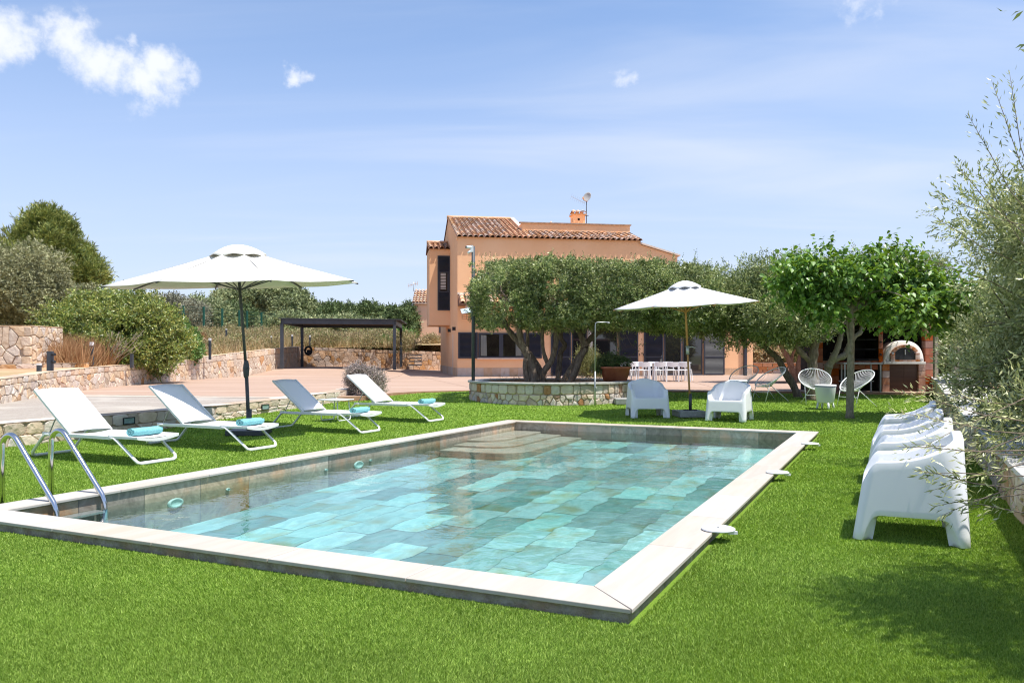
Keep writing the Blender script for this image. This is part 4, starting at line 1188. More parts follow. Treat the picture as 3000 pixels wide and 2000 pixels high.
def make_towel(seed):
    """a towel rolled up: spiral section swept along its axis"""
    R_ = random.Random(seed); n = 46; ln = .42; m = 14; vs = []; th = .0085
    for j in range(m + 1):
        y = ln * j / m; ph = seed * 1.3
        sq = 1 + .03 * math.sin(j * .9 + ph); sag = .002 * math.sin(j * 1.1 + ph)
        for s in (0, 1):
            for k in range(n):
                t = k / (n - 1); a = t * 2 * math.pi * 3.1; r = (.014 + .052 * t) - s * th
                vs.append((r * math.cos(a) * 1.18 * sq + .004 * math.sin(j * 2.1 + k * .2), y + (.004 * math.sin(a) if j in (0, m) else 0), .062 + r * math.sin(a) * .86 + sag))
    fs = []; S = 2 * n
    for j in range(m):
        for k in range(n - 1):
            a = j * S + k; b = (j + 1) * S + k
            fs.append((a, a + 1, b + 1, b)); fs.append((a + n + 1, a + n, b + n, b + n + 1))
        a = j * S + n - 1; b = (j + 1) * S + n - 1; fs.append((a, a + n, b + n, b))
    for j in (0, m):
        for k in range(n - 1):
            a = j * S + k; f = (a, a + n, a + n + 1, a + 1); fs.append(f if j == 0 else f[::-1])
    return MB().add(vs, fs, True)


for i, lb in enumerate(('rolled turquoise towel on the foot of the leftmost lounger', 'rolled turquoise towel on the foot of the second lounger from the left', 'rolled turquoise towel on the foot of the third lounger', 'rolled turquoise towel on the foot of the farthest lounger')):
    p = lounger_pos[i] + e1 * 1.76 + e2 * .085 + Vector((0, 0, .322))
    o = make_towel(i + 1).obj('towel', M['towel'], None); o.location = p; o.rotation_euler = (0, 0, LA + RND.uniform(-.06, .06)); tag(o, lb, 'towel', 'turquoise towels rolled up on the loungers')

# little white side table between the two far loungers
st = thing('side_table', 'low white metal side table between the third and fourth loungers', 'side table', (-3.42, 15.75, lawn_z(0, 15.75)), LA)
MB().bx(-.26, .26, -.24, .24, .395, .42).obj('table_top', M['white_metal'], st, bevel=.01)
for x in (-.17, .17):
    MB().tube([(x, -.17, .395), (x * 1.15, -.20, .06), (x * 1.17, -.17, .014), (x * 1.17, .17, .014), (x * 1.15, .20, .06), (x, .17, .395)], .012, 6).obj('leg_loop', M['white_metal'], st)

# ---------------------------------------------------------------- parasols
def canopy(root, R, zr, zt, mcan, seed, sx=1., sy=1., rot=.0, cap=.17, ribs='pole_wood', pole_r=.02):
    n = 8; sub = 8; rings = 9
    def pt(a, f, th=0):
        ca = math.cos(math.pi / n); seg = (a - rot) % (2 * math.pi / n) - math.pi / n
        r = R * f * ca / math.cos(seg) * (1 - .035 * math.cos(seg * n / 2) * f)
        z = zt + (zr - zt) * (f ** .92) - .055 * R * math.cos(seg * n / 2) * math.sin(math.pi * min(1, f)) ** .8 * .55 - (.02 * math.cos(seg * n / 2) * f ** 3)
        z += .010 * math.sin(a * 3 + seed) * f
        return (r * math.cos(a) * sx, r * math.sin(a) * sy, z - th)
    for p in range(n):
        vs = []
        for i in range(rings + 1):
            f = .03 + .97 * i / rings
            for k in range(sub + 1):
                a = rot + (p + k / sub) * 2 * math.pi / n; vs.append(pt(a, f))
        fs = [(i * (sub + 1) + k, (i + 1) * (sub + 1) + k, (i + 1) * (sub + 1) + k + 1, i * (sub + 1) + k + 1) for i in range(rings) for k in range(sub)]
        o = MB().add(vs, fs, True).obj('canopy_panel', mcan, root); s_ = o.modifiers.new('s', 'SOLIDIFY'); s_.thickness = .004; s_.offset = 0
    # vent cap on top
    vs = []; rr = 6
    for i in range(rr + 1):
        f = i / rr
        for k in range(48):
            a = rot + 2 * math.pi * k / 48; seg = (a - rot) % (2 * math.pi / n) - math.pi / n
            r = R * (cap + .05) * max(.02, f); z = zt + .045 - (.020 + (zt - zr) * .27) * f ** 1.9 + .012 * math.cos(seg * n) * f ** 3 + .006 * math.sin(5 * a + seed) * f
            vs.append((r * math.cos(a) * sx, r * math.sin(a) * sy, z))
    fs = [(i * 48 + k, (i + 1) * 48 + k, (i + 1) * 48 + (k + 1) % 48, i * 48 + (k + 1) % 48) for i in range(rr) for k in range(48)]
    o = MB().add(vs, fs, True).obj('vent_cap', mcan, root); s_ = o.modifiers.new('s', 'SOLIDIFY'); s_.thickness = .004
    for p in range(n):
        a = rot + p * 2 * math.pi / n; q = Vector(pt(a, 1.0, .018)); t0 = Vector(pt(a, .03, .03))
        mid = Vector(pt(a, .5, .02)); o = MB().beam(t0, q, .016, .022).obj('rib', M[ribs], root)
        MB().beam((0, 0, lerp(zt, zr, .75) - .25), mid + Vector((0, 0, -.05)), .014, .018).obj('strut', M[ribs], root)


# big cantilever-size parasol behind the loungers
bx_, by_ = G(722, 1266, 0).x + .15, 13.55
par = thing('large_parasol', 'very large cream parasol on a dark pole behind the loungers', 'parasol', (bx_, by_, 0))
par_rot = math.radians(12)
top = thing_dummy = None
canopy_root = par
lean = Vector((-.14, 0, 2.98))
MB().tube([(0, 0, .05), (-.045, 0, 1.05)], .030, 14).obj('lower_pole', M['dark_metal'], par)
MB().tube([(-.045, 0, 1.05), (-.20, 0, 3.02)], .024, 14).obj('upper_pole', M['dark_metal'], par)
MB().lathe([(.032, -.14), (.045, -.10), (.05, -.02), (.055, .02), (.045, .09), (.032, .15)], (-.047, 0, 1.08), 16).tube([(-.03, -.03, 1.10), (.02, -.075, 1.12)], .012, 8).obj('crank_housing', M['dark_metal'], par)
MB().bx(-.30, .30, -.30, .30, 0, .085).obj('base_weight', M['concrete'], par, bevel=.012)
MB().tube([(0, 0, .085), (0, 0, .42)], .045, 12).obj('base_socket', M['dark_metal'], par)
cr = bpy.data.objects.new('canopy', None); COL.objects.link(cr); cr.parent = par; cr.location = (-.19, 0, 3.12); cr.rotation_euler = (.062, math.radians(-1.6), 0)
canopy(cr, 2.08, -.62, 0, M['cream_canvas'], 1, sx=1.0, sy=1.0, rot=math.radians(22.5 + 8), ribs='dark_metal')
bpy.data.objects['base_weight'].data.materials[0] = M['dark_metal']

# smaller parasol with a wooden pole between the two tub chairs
sp = G(2016, 1213, .06); g0 = lawn_z(sp.x, 16.55)
par2 = thing('small_parasol', 'white parasol with a varnished wooden pole between the two white tub chairs', 'parasol', (sp.x - .14, 16.55, g0))
MB().bx(-.28, .28, -.28, .28, 0, .12).obj('concrete_base', M['concrete'], par2, bevel=.008).rotation_euler = (0, 0, .1)
MB().tube([(-.05, -.295, .06), (-.05, -.315, .04), (.05, -.325, .04), (.05, -.305, .06)], .006, 6).obj('handle', M['galv'], par2)
MB().tube([(.02, 0, .12), (.02, 0, .46)], .032, 12).tube([(-.12, 0, .13), (.16, 0, .13)], .014, 6).obj('base_socket', M['dark_metal'], par2)
MB().tube([(.02, 0, .12), (-.035, 0, 1.32)], .020, 12).obj('lower_pole', M['pole_wood'], par2)
MB().tube([(-.037, 0, 1.36), (-.10, 0, 2.70)], .022, 12).obj('upper_pole', M['pole_wood'], par2)
MB().tube([(-.033, 0, 1.26), (-.039, 0, 1.44)], .034, 10).tube([(-.035, -.02, 1.40), (.04, -.06, 1.42), (.11, -.06, 1.39)], .011, 8).obj('crank', M['galv'], par2)
cr2 = bpy.data.objects.new('canopy', None); COL.objects.link(cr2); cr2.parent = par2; cr2.location = (-.105, 0, 2.72); cr2.rotation_euler = (.036, math.radians(-3.2), 0)
canopy(cr2, 1.52, -.47, 0, M['white_canvas'], 3, rot=math.radians(9), ribs='pole_wood')

# ---------------------------------------------------------------- moulded tub chairs
def make_tub():
    t = thing('tub_armchair', 'x', 'armchair', (0, 0, 0))
    a, b = .395, .375      # half width (x), half depth (y); the front is -y
    ns, nc = 46, 16
    def ring(rf, rb):
        """rounded rectangle with its own front and back corner radii, on one shared parameter"""
        out = []
        cen = [(a - rf, -(b - rf)), (a - rb, b - rb), (-(a - rb), b - rb), (-(a - rf), -(b - rf))]
        for k in range(4):
            rc = rb if k in (1, 2) else rf; rn = rb if k in (0, 1) else rf
            a0 = -math.pi / 2 + k * math.pi / 2
            for i in range(nc):
                an = a0 + (math.pi / 2) * i / nc; out.append((cen[k][0] + rc * math.cos(an), cen[k][1] + rc * math.sin(an), k, i / nc, 0))
            p = (cen[k][0] + rc * math.cos(a0 + math.pi / 2), cen[k][1] + rc * math.sin(a0 + math.pi / 2)); c2 = cen[(k + 1) % 4]
            q = (c2[0] + rn * math.cos(a0 + math.pi / 2), c2[1] + rn * math.sin(a0 + math.pi / 2))
            for i in range(ns):
                f = i / ns; f = f - .11 * math.sin(2 * math.pi * f); out.append((lerp(p[0], q[0], f), lerp(p[1], q[1], f), k, f, 1))
        return out
    low, high = ring(.055, .055), ring(.09, .19); N_ = len(low)
    cum = [0]
    for i in range(N_): cum.append(cum[-1] + math.dist(low[i][:2], low[(i + 1) % N_][:2]))
    T = cum[-1]; cs = [cum[k * (nc + ns) + nc // 2] for k in range(4)]
    prof_x = [0, .06, .14, .25, .45, .65, .82, .93, 1.0]; prof_z = [.455, .505, .538, .552, .560, .580, .625, .672, .705]
    vs = []
    for i in range(N_):
        xl, yl, k, f, st_ = low[i]; xh, yh = high[i][:2]
        d = min(min(abs(cum[i] - c_), T - abs(cum[i] - c_)) for c_ in cs)
        zb = interp(d, [0, .052, .066, .085, .105, .135], [0, 0, .075, .140, .165, .175])
        yf = (yh + b) / (2 * b)
        if st_ == 0 and k == 0: ztop = lerp(.385, .545, sst(f, 0, 1.0))              # right front corner
        elif st_ == 0 and k == 3: ztop = lerp(.545, .385, sst(f, 0, 1.0))   # left front corner
        elif st_ == 1 and k == 3: ztop = .385
        elif st_ == 1 and k == 1: ztop = .748 - .036 * (xh / .205) ** 2
        elif k in (1, 2) and st_ == 0: g_ = f if k == 1 else 1 - f; ztop = lerp(.630, .712, 1 - (1 - g_) ** 1.4)
        else:
            g_ = (yh + (b - .09)) / (2 * b - .28); ztop = .545 + .022 * g_ + .063 * max(0, g_ - .15) ** 2.2 / .85 ** 2.2
        def P_(inset, z):
            u = min(1, z / .55); x = lerp(xl, xh, u ** 1.3); y = lerp(yl, yh, u ** 1.3)
            tp = 1 - .085 * (z / .72); q = (y + b) / (2 * b)
            return (x * (1 - inset / a) * tp, y * (1 - inset / b) * tp + .085 * (z / .72) * (1 - q), z * 1.03)
        col = [P_(.060, min(ztop - .1, zb + .05) if zb > .12 else 0.), P_(.050, zb), P_(.002, zb), P_(0, zb + .003)]
        for h in (.12, .3, .5, .7, .88): col.append(P_(0, lerp(zb, ztop - .02, h)))
        col += [P_(0, ztop - .012), P_(.003, ztop - .004), P_(.010, ztop), P_(.060, ztop - .001), P_(.070, ztop - .006), P_(.075, ztop - .018)]
        deep = ztop - .37
        col += [P_(.082, lerp(ztop, .37, .45) if deep > .04 else ztop - .022), P_(.100, lerp(ztop, .37, .85) if deep > .04 else ztop - .026), P_(.135, .352), P_(.19, .343)]
        x, y, _ = P_(.19, .343); col.append((x * .3, y * .3 + .02, .340))
        vs += col
    m = len(col); fs = []
    for i in range(N_):
        j = (i + 1) % N_
        for k in range(m - 1): fs.append((i * m + k, j * m + k, j * m + k + 1, i * m + k + 1))
    fs.append(tuple(i * m + m - 1 for i in range(N_)))
    MB().add(vs, fs, True).obj('shell', M['white_plastic'], t)
    MB().add([(-.34, -.32, .222), (.34, -.32, .222), (.34, .34, .222), (-.34, .34, .222)], [(3, 2, 1, 0)]).obj('underside', M['white_plastic'], t)
    return t


tub = make_tub()
tubs = [(2.75, 16.48, .03, 'white moulded tub armchair to the left of the small parasol, facing the pool', 'tub armchairs either side of the small parasol'),
        (4.25, 15.85, -.50, 'white moulded tub armchair to the right of the small parasol, turned sideways', 'tub armchairs either side of the small parasol'),
        (2.95, 6.03, -2.0, 'nearest of the white tub armchairs in the row on the right', 'row of white tub armchairs along the right wall'),
        (3.57, 7.30, -2.03, 'second white tub armchair from the camera in the row on the right', 'row of white tub armchairs along the right wall'),
        (4.12, 8.50, -1.98, 'third white tub armchair from the camera in the row on the right', 'row of white tub armchairs along the right wall'),
        (4.84, 10.0, -2.02, 'farthest white tub armchair of the row on the right', 'row of white tub armchairs along the right wall')]
for i, (x, y, r, lb, gp) in enumerate(tubs):
    if i == 0: tub.location = (x, y, lawn_z(x, y)); tub.rotation_euler = (0, 0, r); tub['label'] = lb; tub['group'] = gp
    else: dup(tub, (x, y, lawn_z(x, y)), r, lb, gp)

# ---------------------------------------------------------------- string chairs and bucket tables
def make_string():
    t = thing('string_chair', 'x', 'chair', (0, 0, 0))
    # egg-shaped hoop: low in front (-y), high behind (+y)
    def hoop(a):
        s = math.sin(a); x = .37 * math.cos(a) * (1 + .06 * s); y = .10 + .36 * s + .02; z = .60 + .24 * s
        return Vector((x, y - .02, z))
    N_ = 56; pts = [hoop(2 * math.pi * k / N_) for k in range(N_)]
    MB().tube(pts, .013, 8, closed=True).obj('hoop', M['white_metal'], t)
    c0 = Vector((0, .04, .36)); inner = [c0 + Vector((.07 * math.cos(2 * math.pi * k / N_), .08 * math.sin(2 * math.pi * k / N_), .012 * math.sin(2 * math.pi * k / N_))) for k in range(N_)]
    MB().tube(inner, .008, 6, closed=True).obj('seat_ring', M['white_metal'], t)
    cd = MB()
    for k in range(N_):
        p, q = pts[k], inner[k]; mid = (p + q) / 2; mid += (Vector((0, .08, .30)) - mid) * .16
        cd.tube([p, p.lerp(mid, .6) * .5 + (p.lerp(q, .3)) * .5, mid, q], .0035, 3)
    cd.obj('cords', M['white_plastic'], t)
    for sx in (-1, 1):
        MB().tube([(sx * .28, -.10, .45), (sx * .27, -.23, .0)], .009, 6).obj('leg', M['white_metal'], t)
        MB().tube([(sx * .12, .06, .37), (sx * .26, .45, .0)], .009, 6).obj('leg', M['white_metal'], t)
    MB().tube([(-.27, -.17, .22), (.27, -.17, .22)], .008, 6).obj('stretcher', M['white_metal'], t)
    MB().tube([(-.28, -.10, .45), (-.12, .06, .37), (.12, .06, .37), (.28, -.10, .45)], .009, 6).obj('seat_rail', M['white_metal'], t)
    return t


sc = make_string()
scs = [(D(2172, 1130, 21.3).x, 21.3, -.85, 'grey-looking string chair behind the right tub armchair, partly hidden by a bucket table'),
       (D(2250, 1170, 20.2).x, 20.3, -1.25, 'white string chair seen side-on, between the tub armchair and the leaning olive trunk'),
       (D(2393, 1170, 19.3).x, 19.35, -.15, 'white string chair facing the camera, behind the white bucket table'),
       (D(2503, 1180, 18.7).x, 18.75, -1.15, 'white string chair seen side-on behind the mulberry trunk')]
for i, (x, y, r, lb) in enumerate(scs):
    if i == 0: sc.location = (x, y, lawn_z(x, y)); sc.rotation_euler = (0, 0, r); sc['label'] = lb; sc['group'] = 'white string chairs under the olive trees'
    else: dup(sc, (x, y, lawn_z(x, y)), r, lb)
bt_ = thing('bucket_table', 'white bucket-shaped side table on short legs in front of the string chairs', 'side table', (D(2418, 1180, 18.2).x, 18.2, lawn_z(0, 18.2)), 0, 'white bucket tables')
MB().lathe([(.001, .13), (.165, .13), (.185, .16), (.225, .48), (.228, .50), (.218, .50), (.20, .46), (.001, .46)], n=36).obj('bucket', M['white_plastic'], bt_)
MB().lathe([(.229, .500), (.232, .505), (.232, .513), (.001, .513)], n=36).obj('seam', M['iron'], bt_)
MB().lathe([(.236, .514), (.236, .530), (.22, .542), (.001, .545)], n=36).obj('lid', M['white_plastic'], bt_)
for k in range(4):
    a = math.pi / 2 * k + .0; MB().tube([(.15 * math.cos(a), .15 * math.sin(a), .16), (.18 * math.cos(a), .18 * math.sin(a), .05), (.19 * math.cos(a), .19 * math.sin(a), 0)], [.030, .024, .018], 8).obj('leg', M['white_plastic'], bt_)
dup(bt_, (D(2161, 1180, 20.0).x, 20.0, lawn_z(0, 20)), .3, 'white bucket-shaped side table half hidden behind the right tub armchair')

# ---------------------------------------------------------------- dining set on the terrace
dc = thing('dining_chair', 'x', 'chair', (0, 0, 0))
MB().bx(-.21, .21, -.20, .20, .43, .455).obj('seat', M['white_plastic'], dc, bevel=.008)
vs = []
for k in range(11):
    x = -.21 + .42 * k / 10; y = -.23 - .035 * (1 - (x / .21) ** 2); zl = .60 - .0 - .035 * (1 - (x / .21) ** 2); vs += [(x, y, zl), (x, y - .016, zl), (x, y - .030, .765), (x, y - .014, .765)]
MB().add(vs, [(4 * k + a, 4 * k + (a + 1) % 4, 4 * k + 4 + (a + 1) % 4, 4 * k + 4 + a) for k in range(10) for a in range(4)] + [(3, 2, 1, 0), (40, 41, 42, 43)]).obj('backrest', M['white_plastic'], dc)
for sx in (-1, 1):
    MB().beam((sx * .235, -.28, 0), (sx * .205, -.235, .72), .028, .022).obj('leg', M['white_plastic'], dc)
    MB().beam((sx * .225, .22, 0), (sx * .195, .15, .43), .026, .022).obj('leg', M['white_plastic'], dc)
dts = [(4.57, 31.6, 0, 'near side of the dining table, leftmost chair'), (5.12, 31.6, 0, 'near side of the dining table, second chair from the left'), (5.73, 31.6, 0, 'near side of the dining table, middle chair'),
       (6.21, 31.6, 0, 'near side of the dining table, fourth chair from the left'), (6.66, 31.6, 0, 'near side of the dining table, rightmost chair'),
       (4.62, 33.0, math.pi, 'far side of the dining table, leftmost chair'), (5.15, 33.0, math.pi, 'far side of the dining table, second chair from the left'), (5.8, 33.0, math.pi, 'far side of the dining table, middle chair'),
       (6.4, 33.0, math.pi, 'far side of the dining table, fourth chair'), (7.05, 32.9, math.pi, 'far side of the dining table, rightmost chair')]
for i, (x, y, r, lb) in enumerate(dts):
    lb = 'white dining chair on the ' + lb
    if i == 0: dc.location = (x, y, .29); dc['label'] = lb; dc['group'] = 'white chairs around the dining table'
    else: dup(dc, (x, y, .29), r, lb)
dt = thing('dining_table', 'long white dining table on the terrace in front of the dark shutters', 'table', (5.7, 32.3, .29))
MB().bx(-1.45, 1.35, -.42, .42, .715, .745).obj('table_top', M['white_plastic'], dt, bevel=.006)
for x in (-.30, -.02, -1.38, 1.28):
    for y in (-.36, .36): MB().bx(x - .035, x + .035, y - .03, y + .03, 0, .714).obj('leg', M['white_plastic'], dt)

# ---------------------------------------------------------------- round planter, lamp pole, shower, pots
PX, PY, PR_ = 1.02, 21.2, 2.1
pl = thing('round_planter', 'large round stone planter with a pale slab rim around the clipped olive', 'planter', (PX, PY, .14))
CIRC = 2 * math.pi * PR_


def fp(u, v, d):
    a = -math.pi * 1.02 + u / PR_; r = PR_ + d; x = PX + r * math.cos(a); y = PY + r * math.sin(a)
    z0 = lawn_z(x, y) - .03; return (x, y, z0 + v * 1.0 * ((.615 - z0) / .50))


half = math.pi * 1.04 * PR_
pp = cells(half, 0, .27, .135, 1.25, seed=41) + course(half, .272, .50, .27, seed=4, var=.42)
lay_stones(pp, fp, M['limestone_grey'], pl, t=.03, seed=41, gap=.008, m2=M['limestone_rust'])
MB().lathe([(PR_ - .25, .0), (PR_ + .005, -.1), (PR_ + .005, .48), (PR_ - .25, .48), (PR_ - .25, .0)], n=64, smooth=False).obj('core', M['mortar'], pl)
nseg = 14
for k in range(nseg):
    a0 = 2 * math.pi * k / nseg + .002; a1 = 2 * math.pi * (k + 1) / nseg - .002; po = []
    for j in range(7): a = lerp(a0, a1, j / 6); po.append(((PR_ + .075) * math.cos(a), (PR_ + .075) * math.sin(a)))
    for j in range(7): a = lerp(a1, a0, j / 6); po.append(((PR_ - .30) * math.cos(a), (PR_ - .30) * math.sin(a)))
    MB().prism(po, .482, .527).obj('rim_slab', M['slab_grey'], pl, bevel=.006)
MB().lathe([(PR_ - .29, .26), (1.2, .33), (.4, .36), (.001, .36)], n=48).obj('soil', M['soil'], pl)

cp = thing('camera_pole', 'dark round pole on the left edge of the round planter carrying white security cameras', 'pole', (D(1386.5, 1100, 20.6).x, 20.6, .66))
MB().tube([(0, 0, 0), (0, 0, D(0, 722, 20.6).z - .66)], .045, 12).obj('pole', M['carport_metal'], cp)
zc = D(0, 728, 20.6).z - .66
cm = MB().bx(-.07, -.0, -.10, -.02, -.10, .07).obj('bracket', M['white_plastic'], cp); cm.location = (0, 0, zc)
o = MB().tube([(-.02, -.06, .02), (-.17, -.12, .02)], .035, 12).obj('camera', M['white_plastic'], cp); o.location = (0, 0, zc)
l = MB().tube([(-.171, -.1205, .02), (-.185, -.126, .02)], .030, 12).obj('lens', M['iron'], o)
o = MB().tube([(-.06, -.06, -.06), (-.13, -.10, -.13)], .032, 12).obj('camera', M['white_plastic'], cp); o.location = (0, 0, zc)

sh = thing('outdoor_shower', 'thin galvanised outdoor shower pipe with a bent top in front of the planter', 'shower', (D(1743, 1186, 18.95).x, 18.95, lawn_z(0, 18.95)))
zt = D(0, 944, 18.95).z - lawn_z(0, 18.95)
pts = [(0, 0, 0), (.008, 0, zt - .06), (.018, 0, zt - .02), (.05, 0, zt), (.32, 0, zt)]
MB().tube(pts, .013, 10).obj('pipe', M['galv'], sh)
MB().tube([(0, 0, 0), (.004, 0, .80)], .020, 10).obj('lower_pipe', M['galv'], sh)
MB().tube([(.32, 0, zt), (.32, 0, zt - .03)], .03, 12).obj('shower_head', M['galv'], sh)
MB().tube([(0, -.01, .42), (.05, -.03, .42)], .012, 8).obj('tap', M['galv'], sh)
fb = MB().bx(-.3, .3, -.3, .3, 0, .13).obj('footbath', M['concrete'], None, bevel=.008); fb.location = (D(1838, 1175, 19.4).x, 19.5, lawn_z(0, 19.5)); tag(fb, 'small grey concrete block on the lawn at the right foot of the planter', 'block')


def pot(name, label, loc, rx, ry, h, m=M['terracotta']):
    r = thing(name, label, 'plant pot', loc)
    def ring(f, z, n=32):
        o = []
        for k in range(n):
            a = 2 * math.pi * k / n; c_, s_ = math.cos(a), math.sin(a); o.append((rx * f * math.copysign(abs(c_) ** .6, c_), ry * f * math.copysign(abs(s_) ** .6, s_), z))
        return o
    vs = ring(.74, 0) + ring(.94, h * .84) + ring(1.02, h * .85) + ring(1.03, h) + ring(.93, h) + ring(.90, h * .85); n = 32
    fs = [(i * n + k, i * n + (k + 1) % n, (i + 1) * n + (k + 1) % n, (i + 1) * n + k) for i in range(5) for k in range(n)] + [tuple(range(n))[::-1]]
    MB().add(vs, fs, True).obj('pot', m, r); MB().add(ring(.91, h * .88), [tuple(range(n))]).obj('soil', M['soil'], r); return r


p1 = D(1800, 1109, 20.9); pot1 = pot('plant_pot', 'large oval terracotta pot standing on the right rim of the round planter', (p1.x, 20.75, .668), .40, .26, .36)
p2 = D(1727, 1100, 24.6); pot2 = pot('plant_trough', 'long orange terracotta trough behind the planter holding a grey-green bush', (p2.x, 24.8, .29), .42, .2, .26)
for k, (px, lb) in enumerate(((1900, 'white plastic chair half hidden behind the potted plant'),)): pass

# ---------------------------------------------------------------- barbecue house with bread oven
BY = 23.05; BZ = .29
bbq = thing('barbecue_house', 'red block barbecue house with blackened hearth and dark openings', 'barbecue', (9.9, BY, BZ))


def bX(px, y=BY): return (px - CX) / F * y


def bZ(py, y=BY): return CZ - (py - HY) / F * y


def blocks(x0, x1, y0, y1, z0, z1, bl, bh, m, par, name='block', nx=None, gap=.004):
    nz = max(1, round((z1 - z0) / bh)); hz = (z1 - z0) / nz
    for j in range(nz):
        n = nx or max(1, round((x1 - x0) / bl)); off = (j % 2) * .5 if n > 1 else 0; xs = [x0] + [x0 + (k + off) * (x1 - x0) / n for k in range(1 if off == 0 else 0, n)] + [x1]
        xs = sorted(set(round(v, 4) for v in xs if x0 <= v <= x1))
        for a, b in zip(xs[:-1], xs[1:]):
            if b - a < .03: continue
            mb = MB().bx(a + gap, b - gap, y0, y1, z0 + j * hz + gap, z0 + (j + 1) * hz - gap)
            c_ = Vector(((a + b) / 2, (y0 + y1) / 2, z0 + (j + .5) * hz)); r = par
            while r.parent: r = r.parent
            o = mb.obj(name, m, par, shift=c_); o.location = c_ - r.location


xL = bX(2392); xP = bX(2411); xM0 = bX(2575); xM1 = bX(2588); xR0 = bX(2711); xR1 = bX(2735); zT = bZ(935)
zl = bZ(1056)
MB().bx(xL + .01, xR1 - .01, BY + .9, BY + 1.3, BZ, zT).obj('rear_wall', M['near_black'], bbq, world=True)
for a, b in ((xL, xP), (xR0, xR1), (xM0, xM1)): MB().bx(a + .004, b - .004, BY + .05, BY + .9, BZ, zT).obj('pillar_core', M['near_black'], bbq, world=True)
blocks(xL, xP, BY, BY + .22, BZ, zT, .3, .2, M['brick'], bbq, nx=1)
blocks(xR0, xR1, BY, BY + .22, BZ, zT, .3, .2, M['brick'], bbq, nx=1)
blocks(xM0, xM1, BY + .02, BY + .2, bZ(1065), zT, .3, .2, M['brick'], bbq, nx=1)
blocks(xP, bX(2460), BY + .03, BY + .2, BZ, zl, .4, .2, M['brick'], bbq)
blocks(bX(2461), xM0, BY + .06, BY + .22, bZ(1083), zl, .4, .13, M['brick'], bbq)
MB().bx(xP, xM0, BY - .02, BY + .9, zl, zl + .05).obj('hearth_slab', M['near_black'], bbq, world=True)
MB().bx(xL - .1, xR1 + .1, BY + .02, BY + 1.35, zT, zT + .12).obj('roof_slab', M['brick'], bbq, world=True)
MB().tube([(bX(2440), BY + .15, zl + .05), (bX(2440), BY + .15, zl + .22), (bX(2440) + .08, BY + .1, zl + .24)], .014, 8).obj('tap', M['steel'], bbq, world=True)
gr = MB()
for k in range(3): gr.beam((bX(2465), BY + .1, zl + .32 + k * .28), (xM0 - .02, BY + .1, zl + .32 + k * .28), .02, .02)
gr.obj('grill_rail', M['iron'], bbq, world=True)
for k in range(3): MB().bx(bX(2578), bX(2582), BY - .03, BY + .02, zl + .15 + k * .35, zl + .2 + k * .35).obj('bracket', M['iron'], bbq, world=True)
# oven on its plinth
ov = thing('bread_oven', 'white domed bread oven with brick arch and black iron door on a block plinth', 'oven', (bX(2647), BY + .1, BZ))
zs = bZ(1066); oy = BY - .05
MB().bx(bX(2584), bX(2707), oy - .05, BY + .88, zs, zs + .065).obj('oven_slab', M['slab_white'], ov, world=True, bevel=.006)
blocks(bX(2583), bX(2604), oy, BY + .3, BZ, zs - .002, .3, .21, M['brick_light'], ov, nx=1); blocks(bX(2689), bX(2709), oy, BY + .3, BZ, zs - .002, .3, .21, M['brick_light'], ov, nx=1)
for k in range(2):
    a = lerp(bX(2604), bX(2689), k / 2); b = lerp(bX(2604), bX(2689), (k + 1) / 2)
    MB().bx(a + .003, b - .003, oy + .06, oy + .09, BZ + .0, zs - .003).obj('plinth_door', M['brown_panel'], ov, world=True)
zo = zs + .066; cx_ = bX(2647.5); Ro = (bX(2707) - bX(2588)) / 2
# dome: half barrel swelling back
vs = []; n = 24
for j, (yy, k) in enumerate(((oy + .02, .0), (oy + .02, .93), (oy + .06, .99), (oy + .2, 1.0), (oy + .6, .97), (oy + .85, .8))):
    for i in range(n + 1):
        a = math.pi * i / n; r = Ro * (k if k > 0 else .60); bul = 1 + .04 * math.sin(2 * a) ** 2
        vs.append((cx_ - r * math.cos(a) * bul, yy, zo + r * math.sin(a) * 1.05 * bul))
fs = [(j * (n + 1) + i, (j + 1) * (n + 1) + i, (j + 1) * (n + 1) + i + 1, j * (n + 1) + i + 1) for j in range(5) for i in range(n)]
MB().add(vs, fs, True).obj('dome', M['oven_white'], ov, world=True)
# recess, arch bricks, door
ra = Ro * .52; nb_ = 17; zspr = zo + .17
for i in range(nb_):
    a0 = math.pi * (.14 + .72 * i / nb_) + .012; a1 = math.pi * (.14 + .72 * (i + 1) / nb_) - .012; vs = []
    for yy in (oy - .05, oy + .03):
        for r, a in ((ra, a0), (ra + .085, a0), (ra + .085, a1), (ra, a1)): vs.append((cx_ - r * math.cos(a) * 1.05, yy, zspr + r * math.sin(a) * .80))
    MB().add(vs, [(0, 1, 2, 3), (7, 6, 5, 4), (0, 4, 5, 1), (1, 5, 6, 2), (2, 6, 7, 3), (3, 7, 4, 0)]).obj('arch_brick', M['brick_light'], ov, world=True)
for sx in (-1, 1):
    for k in range(4):
        x0, x1 = sorted((cx_ + sx * ra * .97, cx_ + sx * (ra + .11)))
        MB().bx(x0, x1, oy - .05, oy + .03, zo + .005 + k * .062, zo + .06 + k * .062).obj('jamb_brick', M['brick_light'], ov, world=True)
for k in range(5):
    w_ = 2 * ra * .97 / 5; MB().bx(cx_ - ra * .97 + k * w_ + .003, cx_ - ra * .97 + (k + 1) * w_ - .003, oy - .05, oy + .03, zo + .003, zo + .05).obj('sill_brick', M['brick_light'], ov, world=True)
dv = [(cx_ - ra * .95, oy - .02, zo + .055), (cx_ + ra * .95, oy - .02, zo + .055)]
for i in range(13): a = math.pi * (1 - i / 12) * .78 + math.pi * .11; dv.append((cx_ - ra * .97 * math.cos(a) * 1.0, oy - .02, zspr + ra * .74 * math.sin(a)))
dv2 = dv[:2] + dv[2:]
